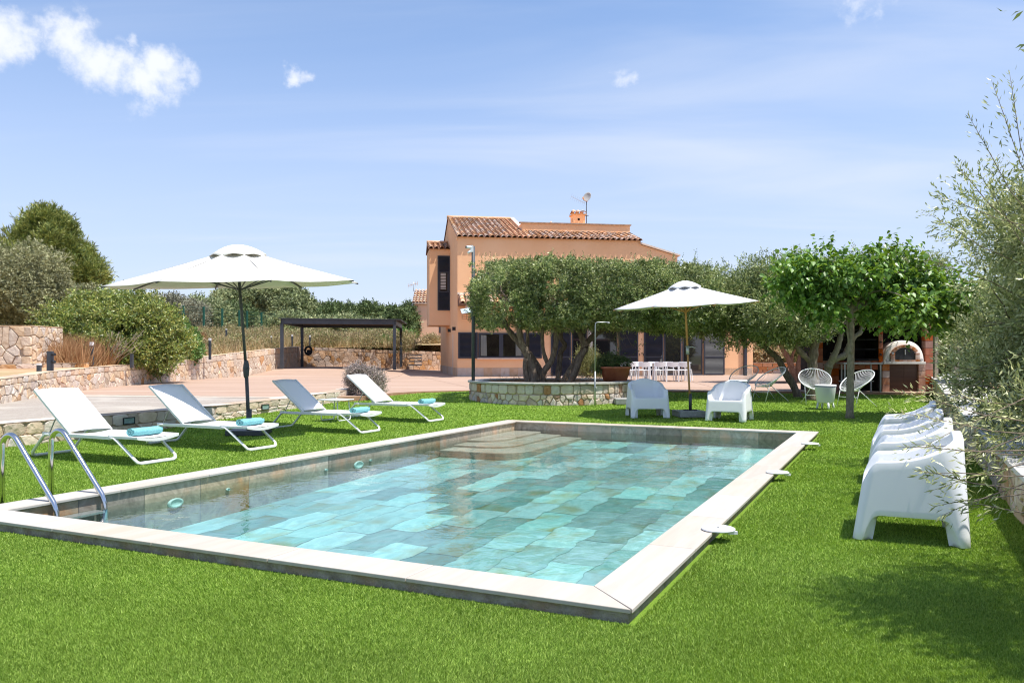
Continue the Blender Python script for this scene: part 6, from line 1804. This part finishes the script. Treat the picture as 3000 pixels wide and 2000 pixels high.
# mulberry: slim trunk, flat parasol crown of big glossy leaves, the nearest leaves one by one
def mulberry():
    y = 16.3; x = X_(2489, y); base = (x, y, lawn_z(x, y)); R_ = np.random.default_rng(77); r2 = random.Random(9)
    root = thing('mulberry_tree', 'young mulberry with slim bare trunk and big bright green leaves before the bread oven', 'tree', base)
    mb = MB(); knot_tube(mb, [(x, y, base[2] - .05), (x + .02, y, 1.0), (x + .03, y, 1.7), (x + .02, y, 2.2), (x + .01, y, 2.42)], .078, .055, 12, r2, .05)
    # an old cut limb alongside the trunk
    knot_tube(mb, [(x + .02, y - .04, 1.35), (x - .06, y - .05, 1.75), (x - .08, y - .05, 2.05)], .03, .015, 6, r2)
    blobs = [((x - .55, y, 2.92), (.95, 1.0, .36)), ((x + .45, y, 2.95), (1.15, 1.1, .40)), ((x + 1.25, y, 2.62), (1.0, 1.0, .50)), ((x - .95, y - .1, 2.45), (.55, .8, .36)), ((x + .75, y - .3, 2.25), (.8, .7, .42)), ((x + 1.75, y - .2, 2.35), (.7, .8, .55)), ((x - .02, y - .5, 2.12), (.30, .35, .17)), ((x - 1.25, y - .1, 2.8), (.35, .5, .28)), ((x - .6, y - .2, 2.2), (.45, .5, .2))]
    top = Vector((x + .01, y, 2.40)); pts_all = []
    for i in range(30):
        b = r2.choices(blobs[:6] + blobs[7:], [q[1][0] * q[1][1] for q in blobs[:6] + blobs[7:]])[0]; a = r2.uniform(0, 6.28); rr = r2.uniform(.4, .95)
        tgt = Vector(b[0]) + Vector((math.cos(a) * b[1][0] * rr, math.sin(a) * b[1][1] * rr, r2.uniform(-.4, .8) * b[1][2]))
        up_ = (top + tgt) / 2 + Vector((0, 0, .22)); mb2 = [top + Vector((0, 0, -r2.uniform(0, .25))), up_, tgt]; knot_tube(mb, mb2, .034, .008, 6, r2)
    mb.obj('trunk', M['bark_pale'], root, world=True)
    n = 2700; pos, out = sample_blobs(clumpify(blobs, 70, .30, R_, .7), n, R_, (.3, 1.0))
    # each shoot carries drooping heart-shaped leaves
    k = 5; ln = R_.uniform(.18, .45, len(pos)); T = nrmz(out + R_.normal(0, .6, out.shape) + [0, 0, .35])
    t = (np.arange(k) + .5) / k; P = (pos[:, None] + T[:, None] * (t[None] * ln[:, None])[..., None]).reshape(-1, 3)
    m = len(P); hd = R_.uniform(0, 2 * np.pi, m); Dv = nrmz(np.stack([np.cos(hd), np.sin(hd), -R_.uniform(.1, 1.5, m)], 1) + .4 * np.repeat(out, k, 0))
    L = R_.uniform(.07, .13, m); S = nrmz(np.cross(Dv, np.array([0, 0, 1.0])) + R_.normal(0, .35, (m, 3))); S = nrmz(S - Dv * (S * Dv).sum(1, keepdims=True)); N_ = np.cross(S, Dv)
    shape = [(0, 0, 0), (-.06, .26, .02), (.18, .40, .05), (.48, .34, .04), (.80, .14, -.02), (1.0, 0, -.10), (.80, -.14, -.02), (.48, -.34, .04), (.18, -.40, .05), (-.06, -.26, .02)]
    V = np.empty((m, 10, 3))
    for i, (a, b, c_) in enumerate(shape): V[:, i] = P + Dv * (L * a)[:, None] + S * (L * b)[:, None] + N_ * (L * c_)[:, None]
    # halves folded along the midrib
    q1 = V[:, [0, 1, 2, 3, 4, 5]]; q2 = V[:, [5, 6, 7, 8, 9, 0]]
    order = np.argsort(P[:, 1] - L * 6); near, rest = order[:300], order[300:]
    both = np.concatenate([q1[rest][:, None], q2[rest][:, None]], 1).reshape(-1, 6, 3)
    o = mesh_from('crown', both, 6, M['leaf_mulberry'], root, base); stuff(o)
    for i in near:
        c_ = V[i].mean(0); mb = MB().add([tuple(v - c_) for v in V[i]], [(0, 1, 2, 3, 4, 5), (5, 6, 7, 8, 9, 0)], True); ob = mb.obj('leaf', M['leaf_mulberry'], root); ob.location = Vector(c_) - Vector(base)


mulberry()

# the big olive overhanging from the right, its nearest leaves one by one
def near_olive():
    base = (6.9, 7.9, .35); R_ = np.random.default_rng(21); r2 = random.Random(4)
    root = thing('overhanging_olive_tree', 'large silvery olive overhanging the right wall and the row of tub armchairs', 'tree', base)
    mb = MB(); tip = Vector((6.5, 7.8, 1.6)); knot_tube(mb, [(6.9, 7.9, .2), (6.8, 7.9, .8), (6.6, 7.8, 1.3), tuple(tip)], .16, .10, 12, r2)
    blobs = [((6.65, 8.6, 1.95), (1.4, 1.8, 1.05)), ((6.45, 8.4, 2.6), (1.35, 1.6, .95)), ((6.9, 8.0, 2.95), (1.0, 1.2, .75)), ((7.2, 10.3, 1.85), (1.2, 1.3, .9)), ((5.9, 7.5, 1.45), (.8, .9, .6)), ((5.15, 4.5, 2.95), (.95, 1.0, .42)), ((4.0, 3.5, 3.05), (1.05, .9, .40)), ((4.95, 7.0, .85), (.55, .9, .42)), ((5.75, 9.1, .85), (.6, 1, .40)), ((8.7, 12.5, 1.6), (1.0, 1.4, .8))]
    w = [b[1][0] * b[1][1] for b in blobs]
    for i in range(46):
        b = r2.choices(blobs[:5] + blobs[-1:], w[:5] + w[-1:])[0]; d = Vector((r2.gauss(-.3, 1), r2.gauss(-.3, 1), r2.gauss(.1, .7))).normalized(); tgt = Vector(b[0]) + Vector((d.x * b[1][0], d.y * b[1][1], d.z * b[1][2])) * r2.uniform(.6, .98)
        pp_ = limb(mb, tip + Vector((0, 0, r2.uniform(-.2, .1))), tgt, .030, .004, .12, 8, r2, 5)
        for _ in range(3): q = pp_[r2.randint(3, 6)]; limb(mb, q, q + Vector((r2.gauss(-.2, .6), r2.gauss(-.2, .6), r2.gauss(.1, .5))), .010, .003, .1, 5, r2, 4)
    pos, out = sample_blobs(clumpify(blobs, 300, .34, R_, .9, .35, (.6, .97)), 33000, R_, (.3, 1.04))
    V, T, ln = twig_leaves(pos, out, R_, (.18, .42), 13, (.05, .08), .27, .25, .55, .62, droop=.1)
    # long shoots reaching out over the wall and chairs
    sh_p = []; sh_d = []
    for (px, py, y, dx, dy, dz, L) in ((2845, 1322, 5.45, -.8, -.1, .06, .52), (2905, 1262, 6.1, -.95, -.15, .18, .85), (2880, 1215, 6.6, -.95, -.1, .25, .75), (2905, 1180, 7.2, -.9, -.1, .15, .7), (2930, 1200, 6.4, -.75, -.3, -.25, .8),
                                    (2850, 1415, 5.0, -.7, 0, .16, .35), (2960, 1395, 5.3, -.95, -.1, .05, .6), (2975, 1450, 5.0, -.9, 0, -.12, .5), (2990, 1360, 5.4, -.9, -.2, -.2, .7), (2960, 1290, 5.8, -.85, -.2, -.3, .75),
                                    (2830, 1130, 8.2, -.9, -.1, .1, .36), (2825, 1165, 7.9, -.8, -.2, -.2, .36), (2830, 1080, 8.8, -.95, 0, .2, .36), (2985, 700, 7.4, -.55, -.1, .8, .7), (2960, 560, 7.3, -.5, 0, .9, .8), (2990, 480, 7.3, -.35, 0, 1, .8),
                                    (2990, 430, 7.3, -.15, 0, 1, .7), (2920, 640, 7.6, -.9, 0, .35, .6), (2870, 720, 8, -.8, 0, .5, .6), (2900, 600, 7.6, -.6, 0, .7, .5), (2990, 1420, 4.9, -.8, .1, -.35, .5), (2930, 1330, 5.7, -.9, .1, .1, .6), (2990, 1500, 4.7, -.7, .1, .1, .35)):
        p = np.array(D(px, py, y)); d = nrmz(np.array([dx, dy, dz], float)); sh_p.append(p); sh_d.append(d)
        q = Vector(p + d * L); mb.tube([Vector(p) - Vector(d) * .6 + Vector((.1, 0, .05)), Vector(p), Vector(p).lerp(q, .6) + Vector((0, 0, .01)), q], [.005, .004, .003, .0012], 5)
        n = 11
        for s in range(int(L / .055)):
            pass
    VS = []
    for (p, d, L) in zip(sh_p, sh_d, [.52, .85, .75, .7, .8, .35, .6, .5, .7, .75, .36, .36, .36, .7, .8, .8, .7, .6, .6, .5, .5, .6, .35]):
        m = int(L / .012); t = R_.uniform(.05, 1, m); P = p + d * (t * L)[:, None]
        # side twigs
        side = nrmz(np.cross(d, R_.normal(size=(m, 3)))); off = R_.random(m) < .45; P = P + side * (off * R_.uniform(.02, .13, m))[:, None]
        Dv = nrmz(d * .8 + side * R_.uniform(.3, .9, m)[:, None]); Lf = R_.uniform(.045, .07, m); VS.append(leaf_quads(P, Dv, Lf, Lf * .19, R_, .08))
    VS = np.concatenate(VS)
    mb.obj('trunk', M['bark'], root, world=True)
    allv = np.concatenate([VS, V]); tip_n = min(300, len(VS))
    stuff(mesh_from('crown', allv[tip_n:], 4, M['leaf_olive_near'], root, base))
    for i in range(tip_n):
        c_ = allv[i].mean(0); ob = MB().add([tuple(v - c_) for v in allv[i]], [(0, 1, 2, 3)], True).obj('leaf', M['leaf_olive_near'], root); ob.location = Vector(c_) - Vector(base)


near_olive()

# plants in the pots, planter and paving
def bush(name, label, c0, blobs, n, m, seed, mb_=None, **k): return tree(name, label, c0, [([c0, (c0[0] + .02, c0[1], c0[2] + .25 * (blobs[0][1][2]))], .03, .02)] if mb_ else None, blobs, n, m, mb_ or M['twig'], seed, cat=k.pop('cat', 'shrub'), **k)


q = pot1.location
bush('potted_conifer', 'low dark green spreading conifer in the oval terracotta pot', (q.x, q.y, q.z + .3), [((q.x - .12, q.y, q.z + .48), (.33, .25, .20)), ((q.x - .35, q.y, q.z + .36), (.22, .2, .16)), ((q.x + .2, q.y, q.z + .44), (.2, .2, .12))], 1500, M['leaf_far_dark'], 31, leaf=(.03, .05), wr=.3, tl=(.05, .12), k=8, cat='plant')
tree('potted_sapling', 'thin half-bare sapling rising from the oval terracotta pot', (q.x + .1, q.y, q.z + .3), [([(q.x + .08, q.y, q.z + .3), (q.x + .1, q.y, q.z + .8), (q.x + .07, q.y, q.z + 1.35), (q.x + .09, q.y, q.z + 1.6)], .018, .008)], [((q.x + .3, q.y, q.z + .75), (.35, .3, .3))], 22, M['leaf_far_dark'], M['bark'], 32, leaf=(.06, .09), k=5, limbs=7, limb_r=.008, clump=0, cat='plant')
q = pot2.location
bush('trough_bush', 'yellow-green feathery bush in the long terracotta trough behind the planter', (q.x, q.y, q.z + .2), [((q.x - .05, q.y, q.z + .75), (.28, .25, .5)), ((q.x + .2, q.y, q.z + .55), (.25, .2, .3))], 1100, M['leaf_yellow'], 33, leaf=(.04, .07), wr=.25, up=1.0, cat='plant')
lx, ly = X_(1066, 21.0), 21.0
bush('lavender_bush', 'purple-grey dried lavender bush at the end of the low stone wall', (lx, ly, .28), [((lx, ly, .62), (.36, .35, .33)), ((lx - .18, ly, .72), (.25, .25, .30)), ((lx + .28, ly - .1, .55), (.25, .3, .36))], 3000, M['leaf_lavender'], 34, leaf=(.025, .045), wr=.45, tl=(.12, .24), k=9, up=.9, jit=.35, shell=(.3, 1.0), cat='shrub')
# a few weeds in the planter
bush('planter_weeds', 'sparse reddish seedlings around the stems in the round planter', (1.0, 20.4, .5), [((-.1, 20.2, .62), (.5, .3, .12)), ((1.0, 20.2, .66), (.5, .3, .15)), ((1.9, 20.3, .66), (.5, .3, .15))], 160, M['brown_grass'], 35, leaf=(.025, .04), tl=(.08, .2), up=1.2, cat='plant')

# left side: shrub masses and trees behind the long wall
def T_(name, label, px, y, zg, blobs, n, m, seed, **k):
    """blobs: (dx px, top py, bottom py, half-width px, depth m)"""
    B = []
    for (cx__, t_, b_, hw, dp) in blobs:
        x = X_(cx__, y); zt_, zb_ = Z_(t_, y), Z_(b_, y); B.append(((x, y + k.get('dy', 0), (zt_ + zb_) / 2), (hw / F * y, dp, (zt_ - zb_) / 2)))
    k.pop('dy', 0); x = X_(px, y)
    kind = k.pop('trunk', None); tr_ = None
    if kind:
        zt_ = min(b[0][2] for b in B); tr_ = [([(x, y, zg), (x + .1, y, lerp(zg, zt_, .5)), (x - .05, y, zt_ + .2)], kind, kind * .6)]
    return tree(name, label, (x, y, zg), tr_, B, n, m, k.pop('bark', M['bark']), seed, **k)


T_('lentisk_shrub', 'huge dense rounded green shrub spilling over the long stone wall', 330, 29.5, .9, [(310, 862, 1060, 150, 2.2), (400, 880, 1070, 115, 2.0), (230, 905, 1060, 85, 1.8), (450, 950, 1075, 65, 1.6), (350, 960, 1068, 120, 2.4)], 15000, M['leaf_shrub'], 41, leaf=(.09, .13), wr=.38, tl=(.15, .35), trunk=.12, limbs=8, cat='shrub', pads=(150, .50, .9, .3, (.7, .98)))
T_('green_bush', 'smaller bright green bush to the right of the huge shrub', 540, 34, 1.1, [(530, 955, 1052, 38, 1.2), (505, 930, 1040, 30, 1.1), (555, 1000, 1052, 25, .8)], 3600, M['leaf_bright'], 42, leaf=(.10, .14), wr=.35, cat='shrub')
T_('pine_tree', 'tall dark olive-green pine at the far left against the sky', 170, 46, 2.0, [(130, 620, 760, 50, 2.2), (90, 655, 790, 65, 2.4), (185, 690, 800, 50, 2.2), (150, 720, 860, 110, 3.0), (235, 770, 860, 45, 1.9), (60, 700, 800, 45, 1.8), (118, 608, 720, 18, .8), (150, 622, 720, 14, .7), (85, 636, 720, 14, .7), (190, 668, 760, 16, .8), (215, 720, 820, 32, 1.4), (262, 800, 865, 30, 1.5)], 17000, M['leaf_pine'], 43, leaf=(.20, .34), wr=.16, tl=(.2, .5), k=10, up=.9, jit=.4, spread=.55, trunk=.28, limbs=30, limb_r=.09, pads=(110, .52, 1.35, .35, (.35, .98)))
T_('grey_olive_tree', 'dusty grey-green wild olive at the left edge behind the stone pier', 60, 33, 1.2, [(40, 715, 940, 100, 2.6), (100, 720, 900, 55, 2.0), (20, 830, 960, 80, 2.0), (110, 840, 960, 50, 1.6)], 11000, M['leaf_olive_dry'], 44, leaf=(.10, .15), wr=.30, tl=(.2, .45), trunk=.2, limbs=14, limb_r=.06, pads=(60, .62, .95, .35))
T_('wild_olive_scrub', 'grey-green scrub between the pine and the huge shrub', 210, 40, 1.6, [(200, 838, 960, 60, 2.0), (260, 845, 950, 45, 2.0), (150, 850, 960, 50, 1.8)], 6000, M['leaf_olive_dry'], 45, leaf=(.13, .18), wr=.3, cat='shrub', clump=.5)
T_('pale_scrub', 'pale thin scrub just right of the huge shrub behind the fence', 470, 62, 2.6, [(430, 870, 960, 35, 2.5), (500, 868, 970, 38, 2.5), (560, 885, 975, 40, 2.5), (470, 900, 985, 60, 2.5)], 4500, M['leaf_far_grey'], 46, leaf=(.16, .24), wr=.3, tl=(.3, .7), up=.7, cat='shrub', clump=.7)
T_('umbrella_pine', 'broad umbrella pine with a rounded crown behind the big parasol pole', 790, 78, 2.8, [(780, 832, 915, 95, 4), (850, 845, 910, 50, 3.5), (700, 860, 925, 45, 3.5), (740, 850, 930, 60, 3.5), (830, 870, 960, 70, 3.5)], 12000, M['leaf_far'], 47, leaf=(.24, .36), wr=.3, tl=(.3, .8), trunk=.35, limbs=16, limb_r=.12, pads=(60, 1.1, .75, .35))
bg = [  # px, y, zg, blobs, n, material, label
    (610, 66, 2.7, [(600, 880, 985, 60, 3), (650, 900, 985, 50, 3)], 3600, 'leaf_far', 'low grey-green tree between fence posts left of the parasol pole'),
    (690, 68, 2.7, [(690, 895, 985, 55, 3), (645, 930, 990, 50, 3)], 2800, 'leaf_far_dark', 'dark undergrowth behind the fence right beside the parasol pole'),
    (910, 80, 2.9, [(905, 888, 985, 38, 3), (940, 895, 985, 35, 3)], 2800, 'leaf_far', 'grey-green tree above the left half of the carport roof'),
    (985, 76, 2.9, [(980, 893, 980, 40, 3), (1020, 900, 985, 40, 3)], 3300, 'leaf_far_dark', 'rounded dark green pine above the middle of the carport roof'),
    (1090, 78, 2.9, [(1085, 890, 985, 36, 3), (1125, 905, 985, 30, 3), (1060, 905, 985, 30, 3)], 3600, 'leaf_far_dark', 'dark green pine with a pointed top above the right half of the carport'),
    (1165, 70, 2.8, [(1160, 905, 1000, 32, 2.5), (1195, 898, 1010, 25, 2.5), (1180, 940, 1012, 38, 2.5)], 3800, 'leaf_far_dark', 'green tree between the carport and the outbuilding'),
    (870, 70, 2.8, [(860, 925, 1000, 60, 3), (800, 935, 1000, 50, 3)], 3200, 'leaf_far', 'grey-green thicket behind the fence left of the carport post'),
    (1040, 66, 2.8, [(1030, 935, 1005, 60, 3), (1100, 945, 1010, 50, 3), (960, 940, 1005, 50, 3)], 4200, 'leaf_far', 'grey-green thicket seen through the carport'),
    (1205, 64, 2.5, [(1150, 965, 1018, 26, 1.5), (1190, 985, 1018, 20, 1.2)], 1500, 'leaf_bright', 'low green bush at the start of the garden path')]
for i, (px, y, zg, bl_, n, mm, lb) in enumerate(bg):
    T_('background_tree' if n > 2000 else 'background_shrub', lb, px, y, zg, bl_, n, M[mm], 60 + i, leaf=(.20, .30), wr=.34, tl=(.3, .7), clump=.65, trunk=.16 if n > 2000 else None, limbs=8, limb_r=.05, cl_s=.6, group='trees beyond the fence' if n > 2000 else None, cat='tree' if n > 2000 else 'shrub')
# far wood closing the view
wood = []; Rw = np.random.default_rng(3)
Rw2 = np.random.default_rng(8)
for k in range(46):
    px = -300 + k * 34 + Rw2.uniform(-12, 12); y = Rw2.uniform(95, 125); top_ = interp(px, [-300, 300, 480, 760, 900, 1250], [850, 880, 905, 905, 912, 915]) + Rw2.uniform(-10, 16)
    wood.append(((X_(px, y), y, (Z_(top_, y) + 2.2) / 2), (3.4, 4, (Z_(top_, y) - 2.2) / 2)))
for k in range(26):
    px = 1950 + k * 60 + Rw2.uniform(-20, 20); y = Rw2.uniform(70, 90); top_ = Rw2.uniform(925, 960); wood.append(((X_(px, y), y, (Z_(top_, y) + .5) / 2), (3.4, 4, (Z_(top_, y) - .5) / 2 + .5)))
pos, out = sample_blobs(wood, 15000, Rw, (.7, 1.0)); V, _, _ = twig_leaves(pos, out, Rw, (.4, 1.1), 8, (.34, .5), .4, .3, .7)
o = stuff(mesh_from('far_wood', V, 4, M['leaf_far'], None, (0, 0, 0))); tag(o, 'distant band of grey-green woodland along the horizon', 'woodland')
# right gap: shrubs beyond the low orange wall
for i, (px, y, bl_, n, mm, lb) in enumerate(((2245, 50, [(2240, 1000, 1068, 34, 1.5), (2215, 1010, 1068, 25, 1.4)], 1800, 'dry_grass', 'straw-coloured bush right beside the right corner of the villa'),
                                             (2290, 51, [(2285, 1015, 1070, 35, 1.5), (2330, 995, 1070, 40, 1.5)], 2600, 'leaf_yellow', 'yellow-green bush behind the reddish tree trunks'),
                                             (2230, 60, [(2240, 985, 1050, 50, 2.5), (2300, 960, 1040, 60, 2.5), (2370, 975, 1050, 50, 2.5)], 4500, 'leaf_far', 'grey-green scrub in the gap beyond the villa'),
                                             (2800, 27, [(2800, 935, 1100, 60, 1.8), (2880, 900, 1110, 60, 1.8)], 4200, 'leaf_yellow', 'yellow-green tree behind the right side of the barbecue house'),
                                             (2920, 19, [(2930, 960, 1090, 90, 1.8), (3010, 900, 1090, 80, 1.8)], 5000, 'leaf_olive_dry', 'dusty olive bush far right beyond the stone wall'))):
    T_('gap_bush', lb, px, y, .5, bl_, n, M[mm], 80 + i, leaf=(.09, .14) if y < 30 else (.16, .24), wr=.36, cat='shrub', clump=.5)

# dry grass and brown scrub
def blades(name, label, X, Y, Z, h, w, m, cat='grass', tilt=.25, R_=np.random.default_rng(9)):
    n = len(X); a = R_.uniform(0, 6.283, n); V = np.empty((n, 3, 3)); V[:, 0] = np.stack([X - np.cos(a) * w, Y - np.sin(a) * w, Z], 1); V[:, 1] = np.stack([X + np.cos(a) * w, Y + np.sin(a) * w, Z], 1)
    V[:, 2] = np.stack([X + R_.normal(0, tilt, n) * h, Y + R_.normal(0, tilt, n) * h, Z + h], 1)
    return tag(stuff(mesh_from(name, V, 3, m, None, (0, 0, 0))), label, cat)


Rg = np.random.default_rng(12); uz = np.vectorize(upper_z)
n = 24000; Y = Rg.uniform(50.5, 58, n); X = Rg.uniform(-1, 1, n)
X = X_(0, Y) * 0 + (Rg.uniform(560, 1215, n) - CX) / F * Y
keep = (np.sin(X * 1.1 + 2) * np.sin(Y * .9) + Rg.normal(0, .5, n)) > -.5
blades('dry_grass', 'tall straw-coloured dry grass on the bank behind the carport', X[keep], Y[keep], uz(X[keep], Y[keep]) - .05, Rg.uniform(.2, .85, keep.sum()), .016, M['dry_grass'])
n = 12000; Y = Rg.uniform(31, 52, n); X = np.interp(Y, [p[1] for p in LWo], [p[0] for p in LWo]) - Rg.uniform(.1, 9, n)
blades('dry_grass', 'dry grass along the top of the long stone wall', X, Y, uz(X, Y) - .05, Rg.uniform(.2, .8, n), .018, M['dry_grass'])
n = 5200; Y = Rg.uniform(24.5, 28.5, n); X = np.interp(Y, [p[1] for p in LWo], [p[0] for p in LWo]) - Rg.uniform(.05, 2.2, n)
blades('brown_grass', 'rusty brown dead grass between the stone pier and the huge shrub', X, Y, uz(X, Y) - .05, Rg.uniform(.35, 1.15, n), .014, M['brown_grass'], tilt=.3)
for i, (px, y, t_, b_, hw, mm, lb) in enumerate(((700, 50, 985, 1040, 45, 'leaf_yellow', 'yellow-brown wild bush beside the big parasol pole'), (760, 50, 1000, 1035, 40, 'leaf_yellow', 'low yellow-green bush left of the carport'), (655, 47, 1000, 1045, 35, 'dry_grass', 'straw-coloured wild bush left of the parasol pole'),
                                                 (575, 42, 985, 1055, 28, 'brown_grass', 'rusty brown bush next to the bright green bush'), (1010, 53, 1000, 1024, 28, 'leaf_bright', 'small green bush above the back wall under the carport'), (1128, 53, 990, 1026, 26, 'leaf_bright', 'small green bush right of the stone stub'),
                                                 (1265, 55, 985, 1030, 28, 'dry_grass', 'straw-coloured bush against the side of the villa'), (830, 55, 985, 1015, 50, 'dry_grass', 'pale dry bush behind the left carport post'), (1050, 56, 985, 1018, 50, 'dry_grass', 'pale dry bush in the middle of the carport opening'), (930, 56, 980, 1015, 45, 'leaf_yellow', 'yellowish bush above the hose reel'))):
    T_('wild_bush', lb, px, y, Z_(b_, y) - .1, [(px, t_, b_ + 4, hw, 1.2), (px + hw * .5, t_ + 8, b_ + 4, hw * .7, 1.0)], 1300, M[mm], 100 + i, leaf=(.10, .17), wr=.28, up=.9, cat='shrub', clump=.4)
# mixed low scrub on the bank
Rs = np.random.default_rng(19); sb = []
for q in range(75):
    y = Rs.uniform(50.5, 59); x = X_(Rs.uniform(560, 1200), y); r_ = Rs.uniform(.3, .8); sb.append(((x, y, upper_z(x, y) + r_ * .3), (r_ * 1.2, r_, r_ * .7)))
for q in range(30):
    y = Rs.uniform(33, 50); x = interp(y, [p[1] for p in LWo], [p[0] for p in LWo]) - Rs.uniform(.4, 4); r_ = Rs.uniform(.25, .6); sb.append(((x, y, upper_z(x, y) + r_ * .3), (r_ * 1.2, r_, r_ * .8)))
M['leaf_scrub'] = leafmat('scrub_leaf', [(.12, .17, .05), (.26, .27, .09), (.46, .38, .18), (.55, .45, .27), (.30, .20, .09), (.17, .22, .08)], trans=.2, gloss=.02)
pos, out = sample_blobs(sb, 9000, Rs, (.5, 1)); V, _, _ = twig_leaves(pos, out, Rs, (.15, .4), 8, (.08, .15), .3, .8, .5)
tag(stuff(mesh_from('scrub', V, 4, M['leaf_scrub'], None, (0, 0, 0))), 'mixed low scrub of green and straw tufts on the bank behind the back wall', 'scrub')
# bare twiggy shrub in front of the huge shrub
tw = thing('bare_shrub', 'leafless pale twiggy shrub in front of the huge green shrub', 'shrub', (X_(310, 27.3), 27.3, .95)); mb = MB(); r2 = random.Random(3)
for k in range(46):
    p = Vector((X_(310, 27.3) + r2.uniform(-.15, .15), 27.3 + r2.uniform(-.2, .2), .9)); d = Vector((r2.gauss(.15, .5), r2.gauss(0, .25), r2.uniform(.6, 1.1))); pp_ = limb(mb, p, p + d * 1.15, .016, .004, .1, 5, r2, 4)
    for _ in range(2): q = pp_[r2.randint(2, 3)]; limb(mb, q, q + Vector((r2.gauss(.1, .35), r2.gauss(0, .2), r2.uniform(.15, .4))), .008, .003, .1, 4, r2, 3)
mb.obj('twigs', M['twig'], tw, world=True)
